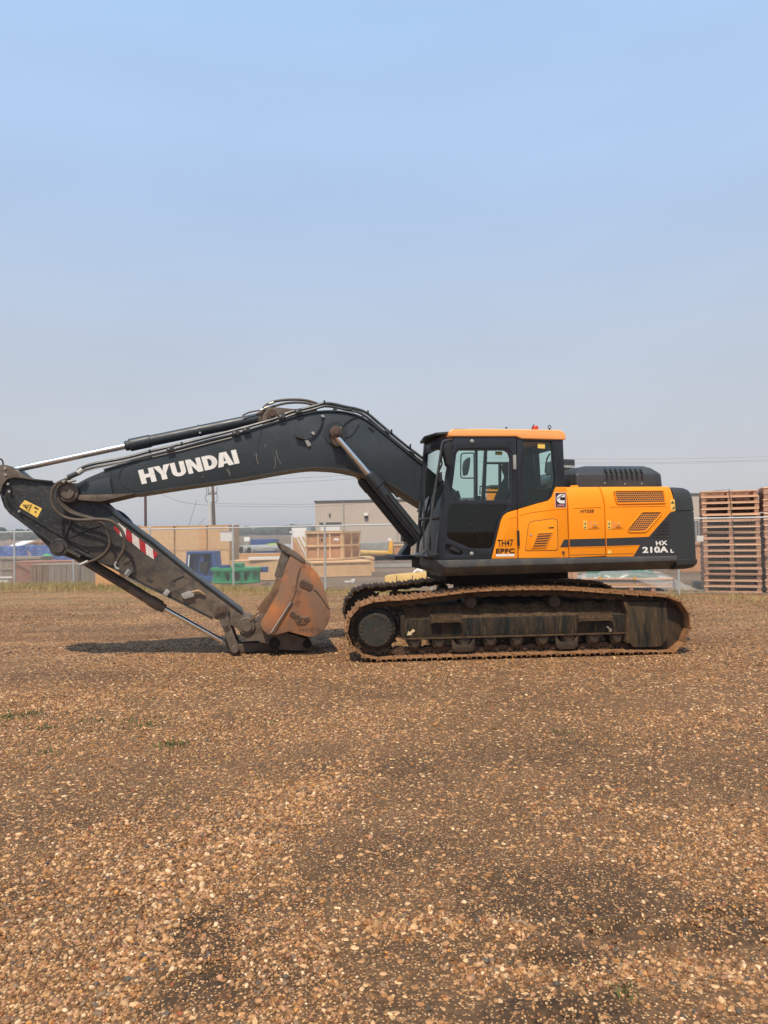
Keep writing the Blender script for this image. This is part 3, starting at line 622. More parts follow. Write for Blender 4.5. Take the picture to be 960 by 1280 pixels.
        for k in range(n_):
            x = xa+(xb-xa)*(k+0.25)/n_; b.box(x, x+0.013, min(s(1.462), s(1.445)), max(s(1.462), s(1.445)), za-0.001, za+0.018+random.uniform(-0.004, 0.01))
            x = xa+(xb-xa)*(k+0.7)/n_; b.box(x, x+0.011, min(s(1.42), s(1.40)), max(s(1.42), s(1.40)), za-0.001, za+0.02+random.uniform(-0.004, 0.012))
        b.done('step', mCAKE, fr, bevel=0.003)
    if near:
        def arrow(pts):
            B().prism(PT(pts, -1.374), -1.374, -1.369).done('arrow_sticker', mYARR, fr)
        arrow([(508.6, 794.3), (510.5, 788.6), (512.2, 790.2), (516.8, 786), (519, 788.8), (514, 792), (515.2, 793.6)])
        arrow([(757.5, 783.2), (760, 782.4), (763, 786), (764.5, 785), (765, 789.5), (761, 789.3), (761.8, 787.7)])
mYARR = mat('arrow_vinyl', (0.62, 0.48, 0.28), 0.6, var=0.1)
track_frame(-1); track_frame(1)
# ---- car body and slewing ring
b = B(); b.box(-0.75, 0.75, -1.02, 1.02, 0.46, 0.72); b.box(-1.3, -0.75, -1.1, -0.8, 0.45, 0.68); b.box(0.75, 1.3, -1.1, -0.8, 0.45, 0.68)
b.box(-1.3, -0.75, 0.8, 1.1, 0.45, 0.68); b.box(0.75, 1.3, 0.8, 1.1, 0.45, 0.68); b.done('car_body', mUND, EX, bevel=0.03)
b = B(); b.loft([[(0.62*math.cos(2*math.pi*k/40)*f, 0.62*math.sin(2*math.pi*k/40)*f, z) for k in range(40)] for f, z in ((1.02, 0.70), (1.02, 0.80), (1.0, 0.80), (1.0, 1.06))]); b.done('slewing_ring', mUND, EX)
# ---- upper structure: skirts and deck
YS = -1.36
def zU(px, py, ly=YS): return LU(px, py, ly)[1]
def xU(px, py, ly=YS): return LU(px, py, ly)[0]
xs0 = xU(544, 705, -1.38); xs1 = xU(846.5, 700, -1.38)
zt0, zm0, zb0 = zU(544, 700.5, -1.38), zU(556, 709.8, -1.38), zU(556, 720.5, -1.22)
zt1, zm1, zb1 = zU(846, 694.8, -1.38), zU(836, 701, -1.38), zU(840, 711.3, -1.22)
ring = lambda x, t: [(x, -1.38, zt0+(zt1-zt0)*t), (x, -1.38, zm0+(zm1-zm0)*t), (x, -1.20, zb0+(zb1-zb0)*t), (x, -0.6, zb0+(zb1-zb0)*t-0.01), (x, -0.6, zt0+(zt1-zt0)*t)]
b = B(); r0_ = ring(xs0+0.12, 0.0); r0_[0] = (xs0, -1.38, zt0)
b.loft([r0_, ring(xs0+0.4, 0.1), ring(xs1-0.12, 0.96), ring(xs1, 1)]); SK = U(b, 'side_skirt', mSKIRT, bevel=0.012)
# front apron that turns the corner below the cab
q = lambda px, py, ly: U3(px, py, ly)
fr_ = [q(544, 700.3, -1.375), q(521.5, 697.5, -0.95)]
b = B()
c0 = xs0; xf = xU(524.5, 700, -0.36)
b.loft([[(c0+0.02, -1.378, zt0), (c0+0.12, -1.372, zm0), (c0+0.17, -1.20, zb0), (c0+0.4, -1.20, zb0), (c0+0.4, -1.36, zt0)],
        [(xf+0.03, -1.02, zt0), (xf+0.04, -1.02, zm0-0.01), (xf+0.18, -0.95, zb0), (c0+0.4, -0.95, zb0), (c0+0.4, -1.0, zt0)],
        [(xf, -0.90, zt0), (xf, -0.90, zm0-0.01), (xf+0.12, -0.85, zb0), (c0+0.4, -0.85, zb0), (c0+0.4, -0.9, zt0)],
        [(xf, -0.36, zt0), (xf, -0.36, zm0-0.01), (xf+0.12, -0.36, zb0), (c0+0.4, -0.36, zb0), (c0+0.4, -0.36, zt0)]])
U(b, 'front_apron', mSKIRT, bevel=0.012)
b = B(); b.box(xs0+0.3, xs1-0.02, -0.62, 1.34, zb0+0.0, zt1-0.01); b.box(-0.9, 0.9, -0.55, 0.6, zb0-0.12, zb0+0.02); DECK = U(b, 'main_deck', mUND, bevel=0.01)
# ---- cab shell
CY = -1.36; CF = -0.34
yel_top = [(646.5, 636.2), (640, 638.2), (634, 640), (628.5, 644), (625.5, 650), (614, 698.8)]
side = [(567.5, 546), (645, 545.5)] + yel_top + [(547.8, 699.8), (550.5, 662), (556, 622), (562, 585)]
h1 = [(573.5, 563), (631, 563), (635.5, 566), (637.5, 572), (638, 625.2), (562.8, 625.2), (567, 598), (570.5, 567)]
h2 = [(561.2, 631.5), (634, 631.5), (632.5, 638.5), (627, 641.5), (623.2, 649), (615, 685.6), (589, 685.6), (560, 673), (558.5, 668)]
h4 = [(556.5, 681), (559, 679.5), (576, 687.5), (579, 691), (577.5, 694), (574, 694.3), (559, 691.5), (556.8, 689)]
b = B(); b.prism(PU(side, CY), CY, CY+0.045, holes=[rnd(PU(h1, CY), 0.03), rnd(PU(h2, CY), 0.05), rnd(PU(h4, CY), 0.02)])
DOOR = U(b, 'cab_door', mCAB, bevel=0.006, ang=50)
b = B(); b.prism(rnd(PU([(p[0]+(1 if p[0] < 600 else -1), p[1]) for p in h1], CY), 0.03), CY+0.030, CY+0.036); U(b, 'window_pane', mGLS, DOOR)
b = B(); b.prism(rnd(PU(h2, CY), 0.05), CY+0.024, CY+0.030); U(b, 'lower_window_pane', mGLD, DOOR)
b = B(); b.prism(rnd(PU(h4, CY), 0.02), CY+0.035, CY+0.06); U(b, 'handle_recess', mBLK, DOOR)
b = B(); b.prism(rnd(PU([(563, 683.5), (566, 683), (575, 688.5), (575, 690.5), (571, 690.5), (561.5, 687)], CY), 0.012), CY-0.012, CY+0.03); U(b, 'door_handle', mBLK, DOOR, bevel=0.006)
b = B(); b.tube([U3(566, 567, CY-0.004), U3(573, 559.5, CY-0.004), U3(634, 559.3, CY-0.004), U3(640.5, 566, CY-0.004), U3(641.8, 626, CY-0.004)], 0.006, 6); U(b, 'door_moulding', mBLK, DOOR)
for px, py in ((590, 551.5), (589.5, 692)):
    b = B(); c = LU(px, py, CY); b.lathe_y(c, [(CY+0.002, 0.026), (CY-0.008, 0.024), (CY-0.010, 0.018), (CY-0.016, 0.014), (CY-0.016, 0.001)], 18); U(b, 'round_lock', mSIL, DOOR)
b = B(); b.prism(rnd(PU([(640.5, 569), (644.2, 569), (644.5, 587), (641, 587)], CY), 0.008), CY-0.03, CY+0.0)
U(b, 'door_hinge', mSIL, DOOR, bevel=0.004)
b = B(); b.prism(rnd(PU([(645.8, 663), (648.2, 663), (648.8, 682), (646.4, 682)], CY), 0.008), CY-0.03, CY+0.01); U(b, 'door_hinge', mBLK, DOOR, bevel=0.004)
# rear quarter
rq = [(646.3, 546), (652, 548), (703.8, 549), (706.5, 609), (694, 609), (689, 621.5), (685, 625), (646.8, 636)]
h3 = [(654, 552), (690, 552), (694.3, 600), (692.5, 609), (688, 620), (684, 623.6), (656, 632)]
b = B(); b.prism(PU(rq, CY), CY+0.002, CY+0.05, holes=[rnd(PU(h3, CY), 0.02)]); RQ = U(b, 'cab_rear_quarter', mCAB, bevel=0.006, ang=50)
b = B(); b.prism(rnd(PU(h3, CY), 0.02), CY+0.028, CY+0.034); U(b, 'rear_side_pane', mGLS, RQ)
b = B(); b.prism(PU([(673, 554), (682, 554.5), (682, 560.5), (673, 560)], CY), CY+0.022, CY+0.027); U(b, 'window_sticker', mOLV if 'mOLV' in globals() else mYST, RQ)
b = B(); b.prism(PU([(620, 564), (628.5, 564.2), (628.7, 568.8), (620, 568.6)], CY), CY+0.022, CY+0.029); U(b, 'window_sticker', mat('olive_sticker', (0.10, 0.10, 0.03), 0.6), DOOR)
# far side wall of the cab with its openings; the back and front walls; roof
fw = [(549, 548), (690, 548), (691, 700), (527, 700), (532, 640), (540, 590)]
o1 = [(551, 563), (592.5, 563), (592.5, 640), (545, 640)]
def fb(pts, m=mCAB, name='cab_frame_member', y0=CF, y1=CF+0.05, par=None, bv=0.006): 
    b_ = B(); b_.prism(PU(pts, y0), y0, y1); return U(b_, name, m, par, bevel=bv)
fb([(536, 546), (694, 547), (694, 562.5), (536, 562.5)], name='cab_far_header')
FW = fb([(528, 627), (640, 627), (640, 697), (521, 697)], name='cab_far_wall')
fb([(594.3, 560), (597.3, 560), (597.3, 628), (594.3, 628)], name='cab_mullion')
fb([(606, 560), (609.5, 560), (606.8, 628), (602.2, 628)], mHOOD, name='cab_mullion')
fb([(608, 577.5), (640, 577.5), (640, 580), (608, 580)], name='cab_mullion')
fb([(624, 580), (627, 580), (627, 628), (624, 628)], name='cab_mullion')
fb([(640, 560), (673.5, 560), (674, 564), (676.5, 612), (668, 622), (640, 632)], mINT, name='seat_side_panel')
fb([(690, 560), (700, 560), (702, 640), (655, 640), (676, 607), (690.5, 600)], mINT, name='cab_far_rear_panel')
fb([(674, 562.5), (690, 561), (690, 563), (675.5, 566)], mINT, name='cab_mullion', bv=0.002)
fb([(531, 552), (536.5, 552), (526, 697), (520.5, 697)], mCAB, name='far_front_pillar', y0=CF-0.02, y1=CF+0.05)
b = B(); b.tube([U3(687.5, 567, CF-0.05), U3(684, 573, CF-0.05), U3(682.3, 582, CF-0.05), U3(681.6, 591, CF-0.05)], 0.012, 6, smooth=4); U(b, 'rear_wiper', mBLK)
xr = xU(705, 580); b = B(); b.box(xr-0.06, xr-0.01, CY+0.06, CF, zU(700, 640), zU(700, 549)); 
b.bm.free(); b = B()
xr0 = xU(704.5, 560)-0.02; 
b.box(xr0-0.05, xr0, CY+0.05, CY+0.12, 1.8, zU(700, 548)); b.box(xr0-0.05, xr0, CF-0.08, CF, 1.8, zU(700, 548)); b.box(xr0-0.05, xr0, CY+0.12, CF-0.08, 1.8, 2.2); b.box(xr0-0.05, xr0, CY+0.12, CF-0.08, zU(700, 548)-0.12, zU(700, 548)); U(b, 'cab_back_wall', mCAB, bevel=0.008)
# floor, seat and console
zf = zU(560, 697); b = B(); b.box(xU(549, 697)+0.02, xr0, CY+0.05, CF, zf-0.02, zf+0.05); U(b, 'cab_floor', mINT)
SE = B(); sy0, sy1 = -1.08, -0.62
SE.prism(rnd(PU([(636, 577), (645, 575), (657, 577), (663, 600), (664, 636), (640, 642), (622, 640), (624, 622), (633, 603), (637.5, 594), (634, 588), (633.5, 580)], -0.85), 0.04), sy0, sy1)
SE = U(SE, 'operator_seat', mSEATC, bevel=0.03)
b = B(); b.prism(rnd(PU([(596, 642), (640, 636), (650, 650), (648, 672), (600, 668)], -0.85), 0.05), -1.12, -0.58); U(b, 'seat_cushion', mSEATC, SE, bevel=0.03)
b = B(); b.prism(rnd(PU([(600, 668), (650, 668), (650, 697), (606, 697)], -0.85), 0.03), -1.05, -0.65); U(b, 'seat_base', mINT, SE, bevel=0.01)
b = B(); b.prism(rnd(PU([(588, 640), (622, 634), (626, 650), (598, 662), (592, 660)], -1.2), 0.03), -1.24, -1.12); U(b, 'arm_console', mHOOD, bevel=0.02)
b = B(); b.tube([U3(600, 640, -1.18), U3(598, 628, -1.18), U3(599, 620, -1.18)], [0.014, 0.014, 0.026], 8); U(b, 'joystick', mBLK)
b = B(); b.tube([U3(573, 666, -0.85), U3(578, 640, -0.85), U3(583, 624, -0.85)], 0.012, 6); b.tube([U3(590, 668, -0.75), U3(586, 645, -0.75)], 0.012, 6); U(b, 'travel_lever', mBLK)
b = B(); b.prism(PU([(604, 645), (607, 644.5), (607, 648.5), (604, 649)], -1.05), -1.06, -1.03); U(b, 'red_switch', mRED, SE)
b = B(); b.prism(PU([(585, 655), (597, 654.5), (597, 656), (585, 656.5)], -1.15), -1.16, -1.14); b.prism(PU([(587, 667), (594, 662), (593, 666)], -1.1), -1.11, -1.08); U(b, 'floor_plate', mSIL, SE)
b = B(); b.prism(rnd(PU([(566, 617), (572, 613), (575, 622), (570, 625)], -0.45), 0.01), -0.50, -0.42); U(b, 'monitor', mBLK, bevel=0.006)
b = B(); b.tube([U3(565, 618, -1.3), U3(574, 626, -1.3), U3(590, 626, -1.3)], 0.01, 6); b.tube([U3(601, 626, -0.5), U3(607, 615, -0.5), U3(640, 615.5, -0.5)], 0.014, 6, smooth=0); U(b, 'grab_rail', mBLK)
# front glass and pillars
b = B(); rows = 8; cols = 7; ring_ = []
for i in range(rows+1):
    t = i/rows; py = 552+(697-552)*t
    A = U3(563.5-17*(t**0.9), py, CY+0.03); D = U3(534.5-12*(t**0.9), py, CF+0.0); D.z = A.z
    ring_.append([(A.lerp(D, s)+Vector((-0.07*4*s*(1-s), 0, 0))).to_tuple() for s in [j/cols for j in range(cols+1)]])
b.loft(ring_, cap=False, closed=False); WS = U(b, 'windscreen', mGLS)
def on_ws(t, s, off=0.012):
    py = 552+(697-552)*t; A = U3(563.5-17*(t**0.9), py, CY+0.03); D = U3(534.5-12*(t**0.9), py, CF); D.z = A.z
    return A.lerp(D, s)+Vector((-0.07*4*s*(1-s)-off, 0, 0))
b = B(); b.tube([on_ws(0, k/6) for k in range(7)], 0.03, 6); U(b, 'windscreen_header', mCAB)
b = B(); b.tube([on_ws(0.66, k/6) for k in range(7)], 0.022, 6); U(b, 'windscreen_rail', mCAB)
b = B(); b.tube([on_ws(0.99, k/6) for k in range(7)], 0.035, 6); U(b, 'windscreen_sill', mCAB)
b = B(); b.prism(PU([(564.5, 548), (569, 548), (563.5, 586), (558, 625), (552.8, 662), (550, 700), (544.5, 700), (548, 660), (553.5, 622), (559.5, 585)], CY+0.02), CY+0.015, CY+0.10); U(b, 'front_pillar', mCAB, bevel=0.012)
# wiper and handrail in front of the glass
b = B(); b.tube([on_ws(0.93, 0.3, 0.05), on_ws(0.75, 0.38, 0.05), on_ws(0.35, 0.55, 0.05), on_ws(0.15, 0.6, 0.05)], 0.012, 6); U(b, 'wiper', mBLK)
b = B(); b.tube([U3(565, 550, -1.40), U3(556.5, 551, -1.44), U3(552.8, 555, -1.45), U3(549, 580, -1.45), U3(541, 630, -1.45), U3(536.3, 672, -1.45), U3(534.8, 690, -1.44), U3(538, 693.5, -1.42), U3(546, 693, -1.38)], 0.017, 8, smooth=4); U(b, 'grab_handle', mPIPE)
b = B(); b.tube([U3(533, 689, -1.3), U3(529, 693, -1.3), U3(526, 700, -1.34), U3(524.5, 704, -1.36)], 0.008, 6, smooth=4); U(b, 'washer_hose', mBLK)
# mirrors
def mirror(pts, arm, ly, name='side_mirror'):
    b_ = B(); b_.tube([U3(x, y, ly) for x, y in arm], 0.011, 6, smooth=3); o = U(b_, name, mBLK)
    b_ = B(); b_.prism(rnd(PU(pts, ly), 0.03), ly-0.09, ly+0.05); U(b_, 'mirror_housing', mBLK, o, bevel=0.02)
mirror([(579.2, 592), (578.5, 583), (580.5, 575.5), (585, 572), (586.2, 573.5), (585, 586), (582.5, 594.5), (580, 594.5)], [(592, 566.5), (588, 566.3), (578.5, 567), (576.3, 570), (576, 583), (576, 594), (578.5, 597.5), (592, 597.5)], 1.38)
mirror([(552.5, 562), (553.5, 556), (558.5, 553), (563, 556), (562.5, 583), (557.5, 583.5), (555.5, 575)], [(566, 556), (558, 552), (553, 560), (551, 570)], -1.44)
mirror([(547.5, 592), (550, 590), (551, 601), (549.5, 604), (546.3, 603)], [(553, 566), (551.5, 575), (552.5, 580), (549, 588), (548, 594)], -1.42)
b = B(); b.tube([U3(592.8, 566, 1.36), U3(593, 600, 1.36), U3(593, 625, 1.36)], 0.015, 6); U(b, 'mirror_post', mBLK)
# roof
roof = [(561.3, 545.6), (562, 539.5), (566, 536.3), (600, 535.8), (699, 537.2), (705, 539.3), (707.5, 544), (707.6, 549.6), (704.5, 549.8), (652, 548.4), (645.5, 545.6)]
b = B(); rp_ = PU(roof, CY-0.02); b.prism(rp_, CY-0.02, CF+0.02); ROOF = U(b, 'cab_roof', mROOF, bevel=0.022, seg=3)
xa = xU(568, 536); xb = xU(640, 536); zr = zU(600, 535.8)
b = B(); b.prism(rnd([(xa, zr-0.01), (xa+0.05, zr+0.022), (xb-0.05, zr+0.018), (xb, zr-0.01)], 0.02), -1.18, -0.50); U(b, 'roof_hatch', mHOOD, ROOF, bevel=0.01)
c = U3(669, 536.5, -1.0); b = B(); b.loft([[(c.x+r*math.cos(a), c.y+r*math.sin(a), c.z+z) for a in [2*math.pi*k/18 for k in range(18)]] for r, z in ((0.045, 0.0), (0.045, 0.02), (0.036, 0.042), (0.01, 0.048))]); U(b, 'beacon', mat('beacon_red', (0.55, 0.05, 0.01), 0.3), ROOF)
b = B(); b.tube([U3(664.5, 536.5, -1.15), U3(667.5, 530.5, -1.15)], 0.006, 6); U(b, 'antenna', mBLK, ROOF)
c = U3(686.8, 533.7, -0.9); b = B(); b.tube([c+Vector((0.021*math.cos(a), 0, 0.021*math.sin(a))) for a in [2*math.pi*k/16 for k in range(17)]], 0.006, 6); b.tube([c+Vector((0, 0, -0.021)), c+Vector((0, 0, -0.05))], 0.012, 8); U(b, 'lifting_eye', mBLK, ROOF)
c = U3(633, 535.6, -0.9); b = B(); b.tube([c, c+Vector((0, 0, 0.02))], 0.014, 8); U(b, 'roof_stub', mBLK, ROOF)
vis = [(524.2, 552.8), (536.5, 547.3), (545, 541.2), (549, 540.2), (561.8, 539.5), (561.8, 545), (549, 545), (546.5, 546), (538.5, 551.5), (527.5, 555.6), (525, 555.3)]
b = B(); nv = PU([(545, 540.6), (561.8, 539.3), (561.8, 542.2), (546, 543.6)], CY+.06); fv = [(x+.01, z) for i, (x, z) in enumerate(nv)]; fv[1] = nv[1]; fv[2] = nv[2]
b.loft([[(x, CY+.06, z) for x, z in nv], [(x-.05*(i in (0, 3)), (CY+CF)/2, z+.01) for i, (x, z) in enumerate(nv)], [(x, CF, z) for x, z in fv]]); U(b, 'sun_visor', mHOOD, bevel=0.006)
b = B(); b.box(xU(553, 552), xU(562, 552), CY+0.12, CF-0.05, zU(550, 556), zU(550, 545)); U(b, 'visor_mount', mBLK, bevel=0.006)
for ly, px, py in ((-1.27, 534.5, 562),):
    b = B(); c = U3(px, py, ly); b.box(c.x-0.025, c.x+0.035, ly-0.05, ly+0.06, c.z-0.055, c.z+0.05); U(b, 'work_lamp', mBLK, bevel=0.012)
# ---- yellow engine-side panels over a dark body core
zb_ = lambda px: None
xc0 = xU(648, 640); xc1 = xU(842, 650); ztop = zU(760, 608)
b = B(); b.box(xc0, xc1, YS+0.035, -0.55, zt1+0.0, ztop-0.30); b.box(xc0, xc1, YS+0.14, -0.55, ztop-0.31, ztop-0.035); b.box(0.62, xc1, -0.56, 1.33, zt1, ztop-0.035); U(b, 'engine_bay', mUND)
def panel(name, pts, m=mYEL, y=YS, t=0.04, r=0.012, holes=None, bevel=0.008, par=None, rr=None):
    b_ = B(); b_.prism(rnd(PU(pts, y), r), y, y+t, holes=holes or ()); return U(b_, name, m, par, bevel=bevel, ang=50)
PA = panel('door_skirt_panel', [(646.4, 637), (640, 638.9), (634, 640.8), (629, 645), (626.2, 651), (614.6, 698.6), (647.2, 698)], y=YS-0.004)
PB = panel('cab_side_panel', [(647.6, 636.6), (672, 629.3), (685.5, 625.8), (689.5, 621.8), (694.6, 608.8), (708.2, 608.5), (711, 697), (648.4, 698)], y=YS-0.004)
b = B(); xk = lambda a: LU(a[0], a[1], YS)
def door_panel(name, A, Bp, C_, D):             # a door whose top rolls inward over a radius
    (xa_, za_), (xb_, zb2) = LU(*A, YS), LU(*Bp, YS); (xd_, zd_), (xc_, zc_) = LU(*D, YS), LU(*C_, YS)
    return xa_, xb_, xc_, xd_, za_, zb2, zc_, zd_
def roll_panel(name, px_l, px_r, cut=None):
    (xl1, zl1), (xr1, zr1) = LU(px_l[1], 697 if px_l[1] < 720 else 696, YS), LU(px_r[1], 695.2, YS)
    zt = ztop; b_ = B()
    def rg(x, dx, zb3):
        return [(x, YS+0.04, zb3), (x, YS, zb3), (x+dx*0.0, YS, zt-0.26), (x+dx*0.35, YS+0.018, zt-0.14), (x+dx*0.7, YS+0.048, zt-0.045), (x+dx, YS+0.075, zt-0.008), (x+dx, YS+0.11, zt), (x+dx, -0.9, zt), (x+dx, -0.9, zt-0.03), (x+dx, YS+0.13, zt-0.04), (x, YS+0.05, zt-0.26)]
    b_.loft([rg(xl1, px_l[2], zl1), rg(xr1, px_r[2], zr1)])
    return U(b_, name, mYEL, bevel=0.008, ang=40)
PC = roll_panel('engine_door', (709, 712.0, -0.01), (753, 757.0, -0.035))
PD = roll_panel('engine_door', (754, 758.2, -0.035), (841, 845.0, -0.03))
def decal(name, pts, m, y=YS-0.003, par=None, th=0.002, r=0): 
    b_ = B(); P = PU(pts, y); b_.prism(rnd(P, r) if r else P, y, y+th); return U(b_, name, m, par)
decal('dark_stripe', [(700.3, 684), (705.2, 674.4), (710.4, 674.2), (710.8, 683.7)], mSTK, y=YS-0.0072, par=PB)
decal('dark_stripe', [(712.0, 674.1), (756.6, 673), (756.9, 682.7), (712.2, 683.6)], mSTK, par=PC)
decal('dark_stripe', [(758.2, 672.9), (811, 671), (838.2, 640.2), (844.4, 639.2), (844.8, 694.6), (792, 695.3), (800.3, 681.2), (758.4, 682.6)], mSTK, par=PD)
def ridge(pts, par, r=0.006, m=mYEL, y=YS): b_ = B(); b_.tube([U3(x, z, y) for x, z in pts], r, 6); return U(b_, 'crease', m, par)
ridge([(717, 634.8), (751, 633.6)], PC); ridge([(763, 633.3), (832, 632.3)], PD); ridge([(712.5, 684.4), (756.5, 683.4)], PC, 0.005); ridge([(758.5, 683.2), (800, 681.7)], PD, 0.005)
ridge([(636, 648.4), (646.8, 645.0)], PA, 0.005, y=YS-0.004); ridge([(648.2, 644.5), (662, 640.6), (690, 636.7), (708.8, 635.6)], PB, 0.005, y=YS-0.004)
# dark hatch under the stripes at the very bottom seam
ridge([(712.5, 693.9), (757, 692.9)], PC, 0.003, mSTK); ridge([(758.5, 692.7), (793, 692)], PD, 0.003, mSTK)
# perforated grilles
def grille(pts, par, cell=3.0):
    P = PU(pts, YS); b_ = B(); b_.prism(rnd(P, 0.02), YS-0.001, YS+0.03); g = U(b_, 'grille', mBLK, par)
    cx = sum(p[0] for p in P)/len(P); cz = sum(p[1] for p in P)/len(P)
    def inside(x, z):
        c = False
        for i in range(len(P)):
            (x1, z1), (x2, z2) = P[i-1], P[i]
            if (z1 > z) != (z2 > z) and x < (x2-x1)*(z-z1)/(z2-z1)+x1: c = not c
        return c
    b_ = B(); s = cell*0.0105; rows_ = int((max(p[1] for p in P)-min(p[1] for p in P))/(s*0.86))+2
    zmin = min(p[1] for p in P); xmin = min(p[0] for p in P); xmax = max(p[0] for p in P)
    for j in range(rows_):
        z = zmin+j*s*0.86; x = xmin+(s/2 if j % 2 else 0)
        while x < xmax:
            if inside(x, z):
                o_ = [(x+s*0.585*math.sin(math.pi/3*k), z+s*0.585*math.cos(math.pi/3*k)) for k in range(6)]; i_ = [(x+s*0.42*math.sin(math.pi/3*k), z+s*0.42*math.cos(math.pi/3*k)) for k in range(6)]
                vo = [b_.bm.verts.new((a, YS-0.004, c)) for a, c in o_]; vi = [b_.bm.verts.new((a, YS-0.004, c)) for a, c in i_]
                for k in range(6): b_.face([vo[k], vo[(k+1) % 6], vi[(k+1) % 6], vi[k]])
            x += s
    gm = U(b_, 'grille_mesh', mGRL, par, smooth=False); 
    b_ = B(); Q = rnd(P, 0.02); b_.tube([(x, YS-0.003, z) for x, z in Q+[Q[0], Q[1]]], 0.010, 6); U(b_, 'grille_frame', mYEL, par)
mGRL = mat('grille_orange', (0.80, 0.30, 0.06), 0.6, var=0.1)
grille([(768, 613.6), (829, 613.2), (831.6, 628.4), (771, 629.6)], PD); grille([(802.5, 639.8), (826, 639.8), (826.5, 642.5), (808, 663.5), (805, 664.6), (786.5, 665), (784.3, 661)], PD)
for i, (x0_, y_) in enumerate(((829.5, 652.5), (826.5, 656.6), (823.5, 660.8), (820, 665), (816.5, 669.4))):
    decal('vent_slot', [(x0_+0.8, y_-1.1), (835.8, y_-1.3), (835.8, y_+0.7), (x0_-0.6, y_+0.9)], mBLK, y=YS-0.0075, par=PD)
    b_ = B(); b_.tube([U3(x0_-0.6, y_+1.4, YS-0.006), U3(836, y_+1.2, YS-0.006)], 0.004, 6); U(b_, 'vent_lip', mat('lip%d' % i, (0.08, 0.06, 0.05), 0.6) if i == 0 else bpy.data.materials['lip0'], PD)
# access flap with louvres
ya = YS-0.004
decal('flap_seam', [(656.2, 688.8), (660.2, 656.5), (662.5, 652.6), (666, 651.2), (691, 648), (696.2, 649.3), (697.2, 653), (697.8, 686), (696, 688.3)], mSTK, y=ya-0.0015, par=PB, r=0.02)
FL = panel('access_flap', [(656.8, 688.2), (660.8, 656.9), (663, 653.2), (666.3, 651.9), (691, 648.7), (695.6, 649.8), (696.6, 653.2), (697.2, 685.6), (695.6, 687.7)], y=ya-0.006, t=0.004, r=0.02, bevel=0.0015, par=PB)
panel('louvre_frame', [(663.7, 685.5), (670.5, 665.5), (674, 664.3), (692, 663.5), (691.3, 666.5), (683.3, 684), (681, 685.5)], y=ya-0.014, t=0.009, r=0.012, bevel=0.004, par=PB)
for k in range(6):
    y_ = 667.6+k*3.05; xl = 671.8-k*1.15; xr_ = 690-k*1.45
    decal('louvre_slot', [(xl, y_+0.9), (xl+0.9, y_-0.6), (xr_, y_-1.4), (xr_-0.8, y_+0.1)], mLVR if 'mLVR' in globals() else mSTK, y=ya-0.0155, par=PB)
    b_ = B(); b_.tube([U3(xl-0.2, y_+1.5, ya-0.015), U3(xr_-0.8, y_+0.6, ya-0.015)], 0.0045, 6); U(b_, 'louvre_blade', mYEL, PB)
c = LU(663.4, 669, ya); b = B(); b.lathe_y(c, [(ya-0.004, 0.014), (ya-0.012, 0.013), (ya-0.012, 0.001)], 14); U(b, 'flap_lock', mSIL, PB)
decal('flap_slot', [(686, 659.2), (692.5, 658.7), (692.5, 660.2), (686, 660.6)], mBLK, y=ya-0.0085, par=PB)
c = LU(704, 690.5, ya); b = B(); b.lathe_y(c, [(ya-0.0, 0.018), (ya-0.012, 0.017), (ya-0.012, 0.001)], 12); b.tube([(c[0], ya-0.01, c[1]), (c[0], ya-0.012, c[1]-0.045)], 0.005, 6); U(b, 'fuel_lock', mPIN, PB)
# latches and stickers
for x0_, par in ((736.5, PC), (765.5, PD)):
    decal('latch_rim', [(x0_-1.5, 650.4), (x0_+13, 650.0), (x0_+13.2, 660.6), (x0_-1.2, 661)], mYEL, y=YS-0.006, par=par, th=0.007, r=0.01)
    decal('latch_recess', [(x0_, 651.6), (x0_+11.5, 651.3), (x0_+11.7, 659.6), (x0_+0.2, 660)], mLATR if 'mLATR' in globals() else mGRL, y=YS-0.0075, par=par, th=0.002)
    b_ = B(); b_.prism(rnd(PU([(x0_+3.2, 652.8), (x0_+10.5, 652.6), (x0_+10.6, 659), (x0_+3.4, 659.2)], YS), 0.01), YS-0.014, YS-0.0065); la = U(b_, 'latch', mYEL, par, bevel=0.003)
    c = LU(x0_+6.5, 656, YS); b_ = B(); b_.lathe_y(c, [(YS-0.01, 0.014), (YS-0.021, 0.013), (YS-0.021, 0.001)], 12); U(b_, 'keyhole', mSIL, par)
for x0_, par in ((729.2, PC), (759.2, PD)):
    decal('warning_sticker', [(x0_, 651), (x0_+4.6, 650.9), (x0_+4.8, 661.4), (x0_+0.2, 661.5)], mYST, y=YS-0.004, par=par)
    decal('warning_symbol', [(x0_+1.1, 655.6), (x0_+2.3, 652.6), (x0_+3.6, 655.6)], mPIN, y=YS-0.0062, par=par); decal('warning_symbol', [(x0_+1.1, 660), (x0_+2.4, 657.4), (x0_+3.7, 660)], mPIN, y=YS-0.0062, par=par)
decal('warning_sticker', [(837.6, 624.2), (843.2, 624.1), (844.2, 638.3), (838.6, 638.6)], mYST, y=YS-0.004, par=PD); decal('warning_symbol', [(838.7, 629.6), (840.8, 625.6), (843, 629.6)], mPIN, y=YS-0.0062, par=PD); decal('warning_symbol', [(840, 636.3), (843.2, 632.5), (843.3, 636.3)], mPIN, y=YS-0.0062, par=PD)
decal('blank_sticker', [(759.8, 688), (764, 687.9), (764.1, 692), (759.9, 692.1)], mYST, y=YS-0.004, par=PD)
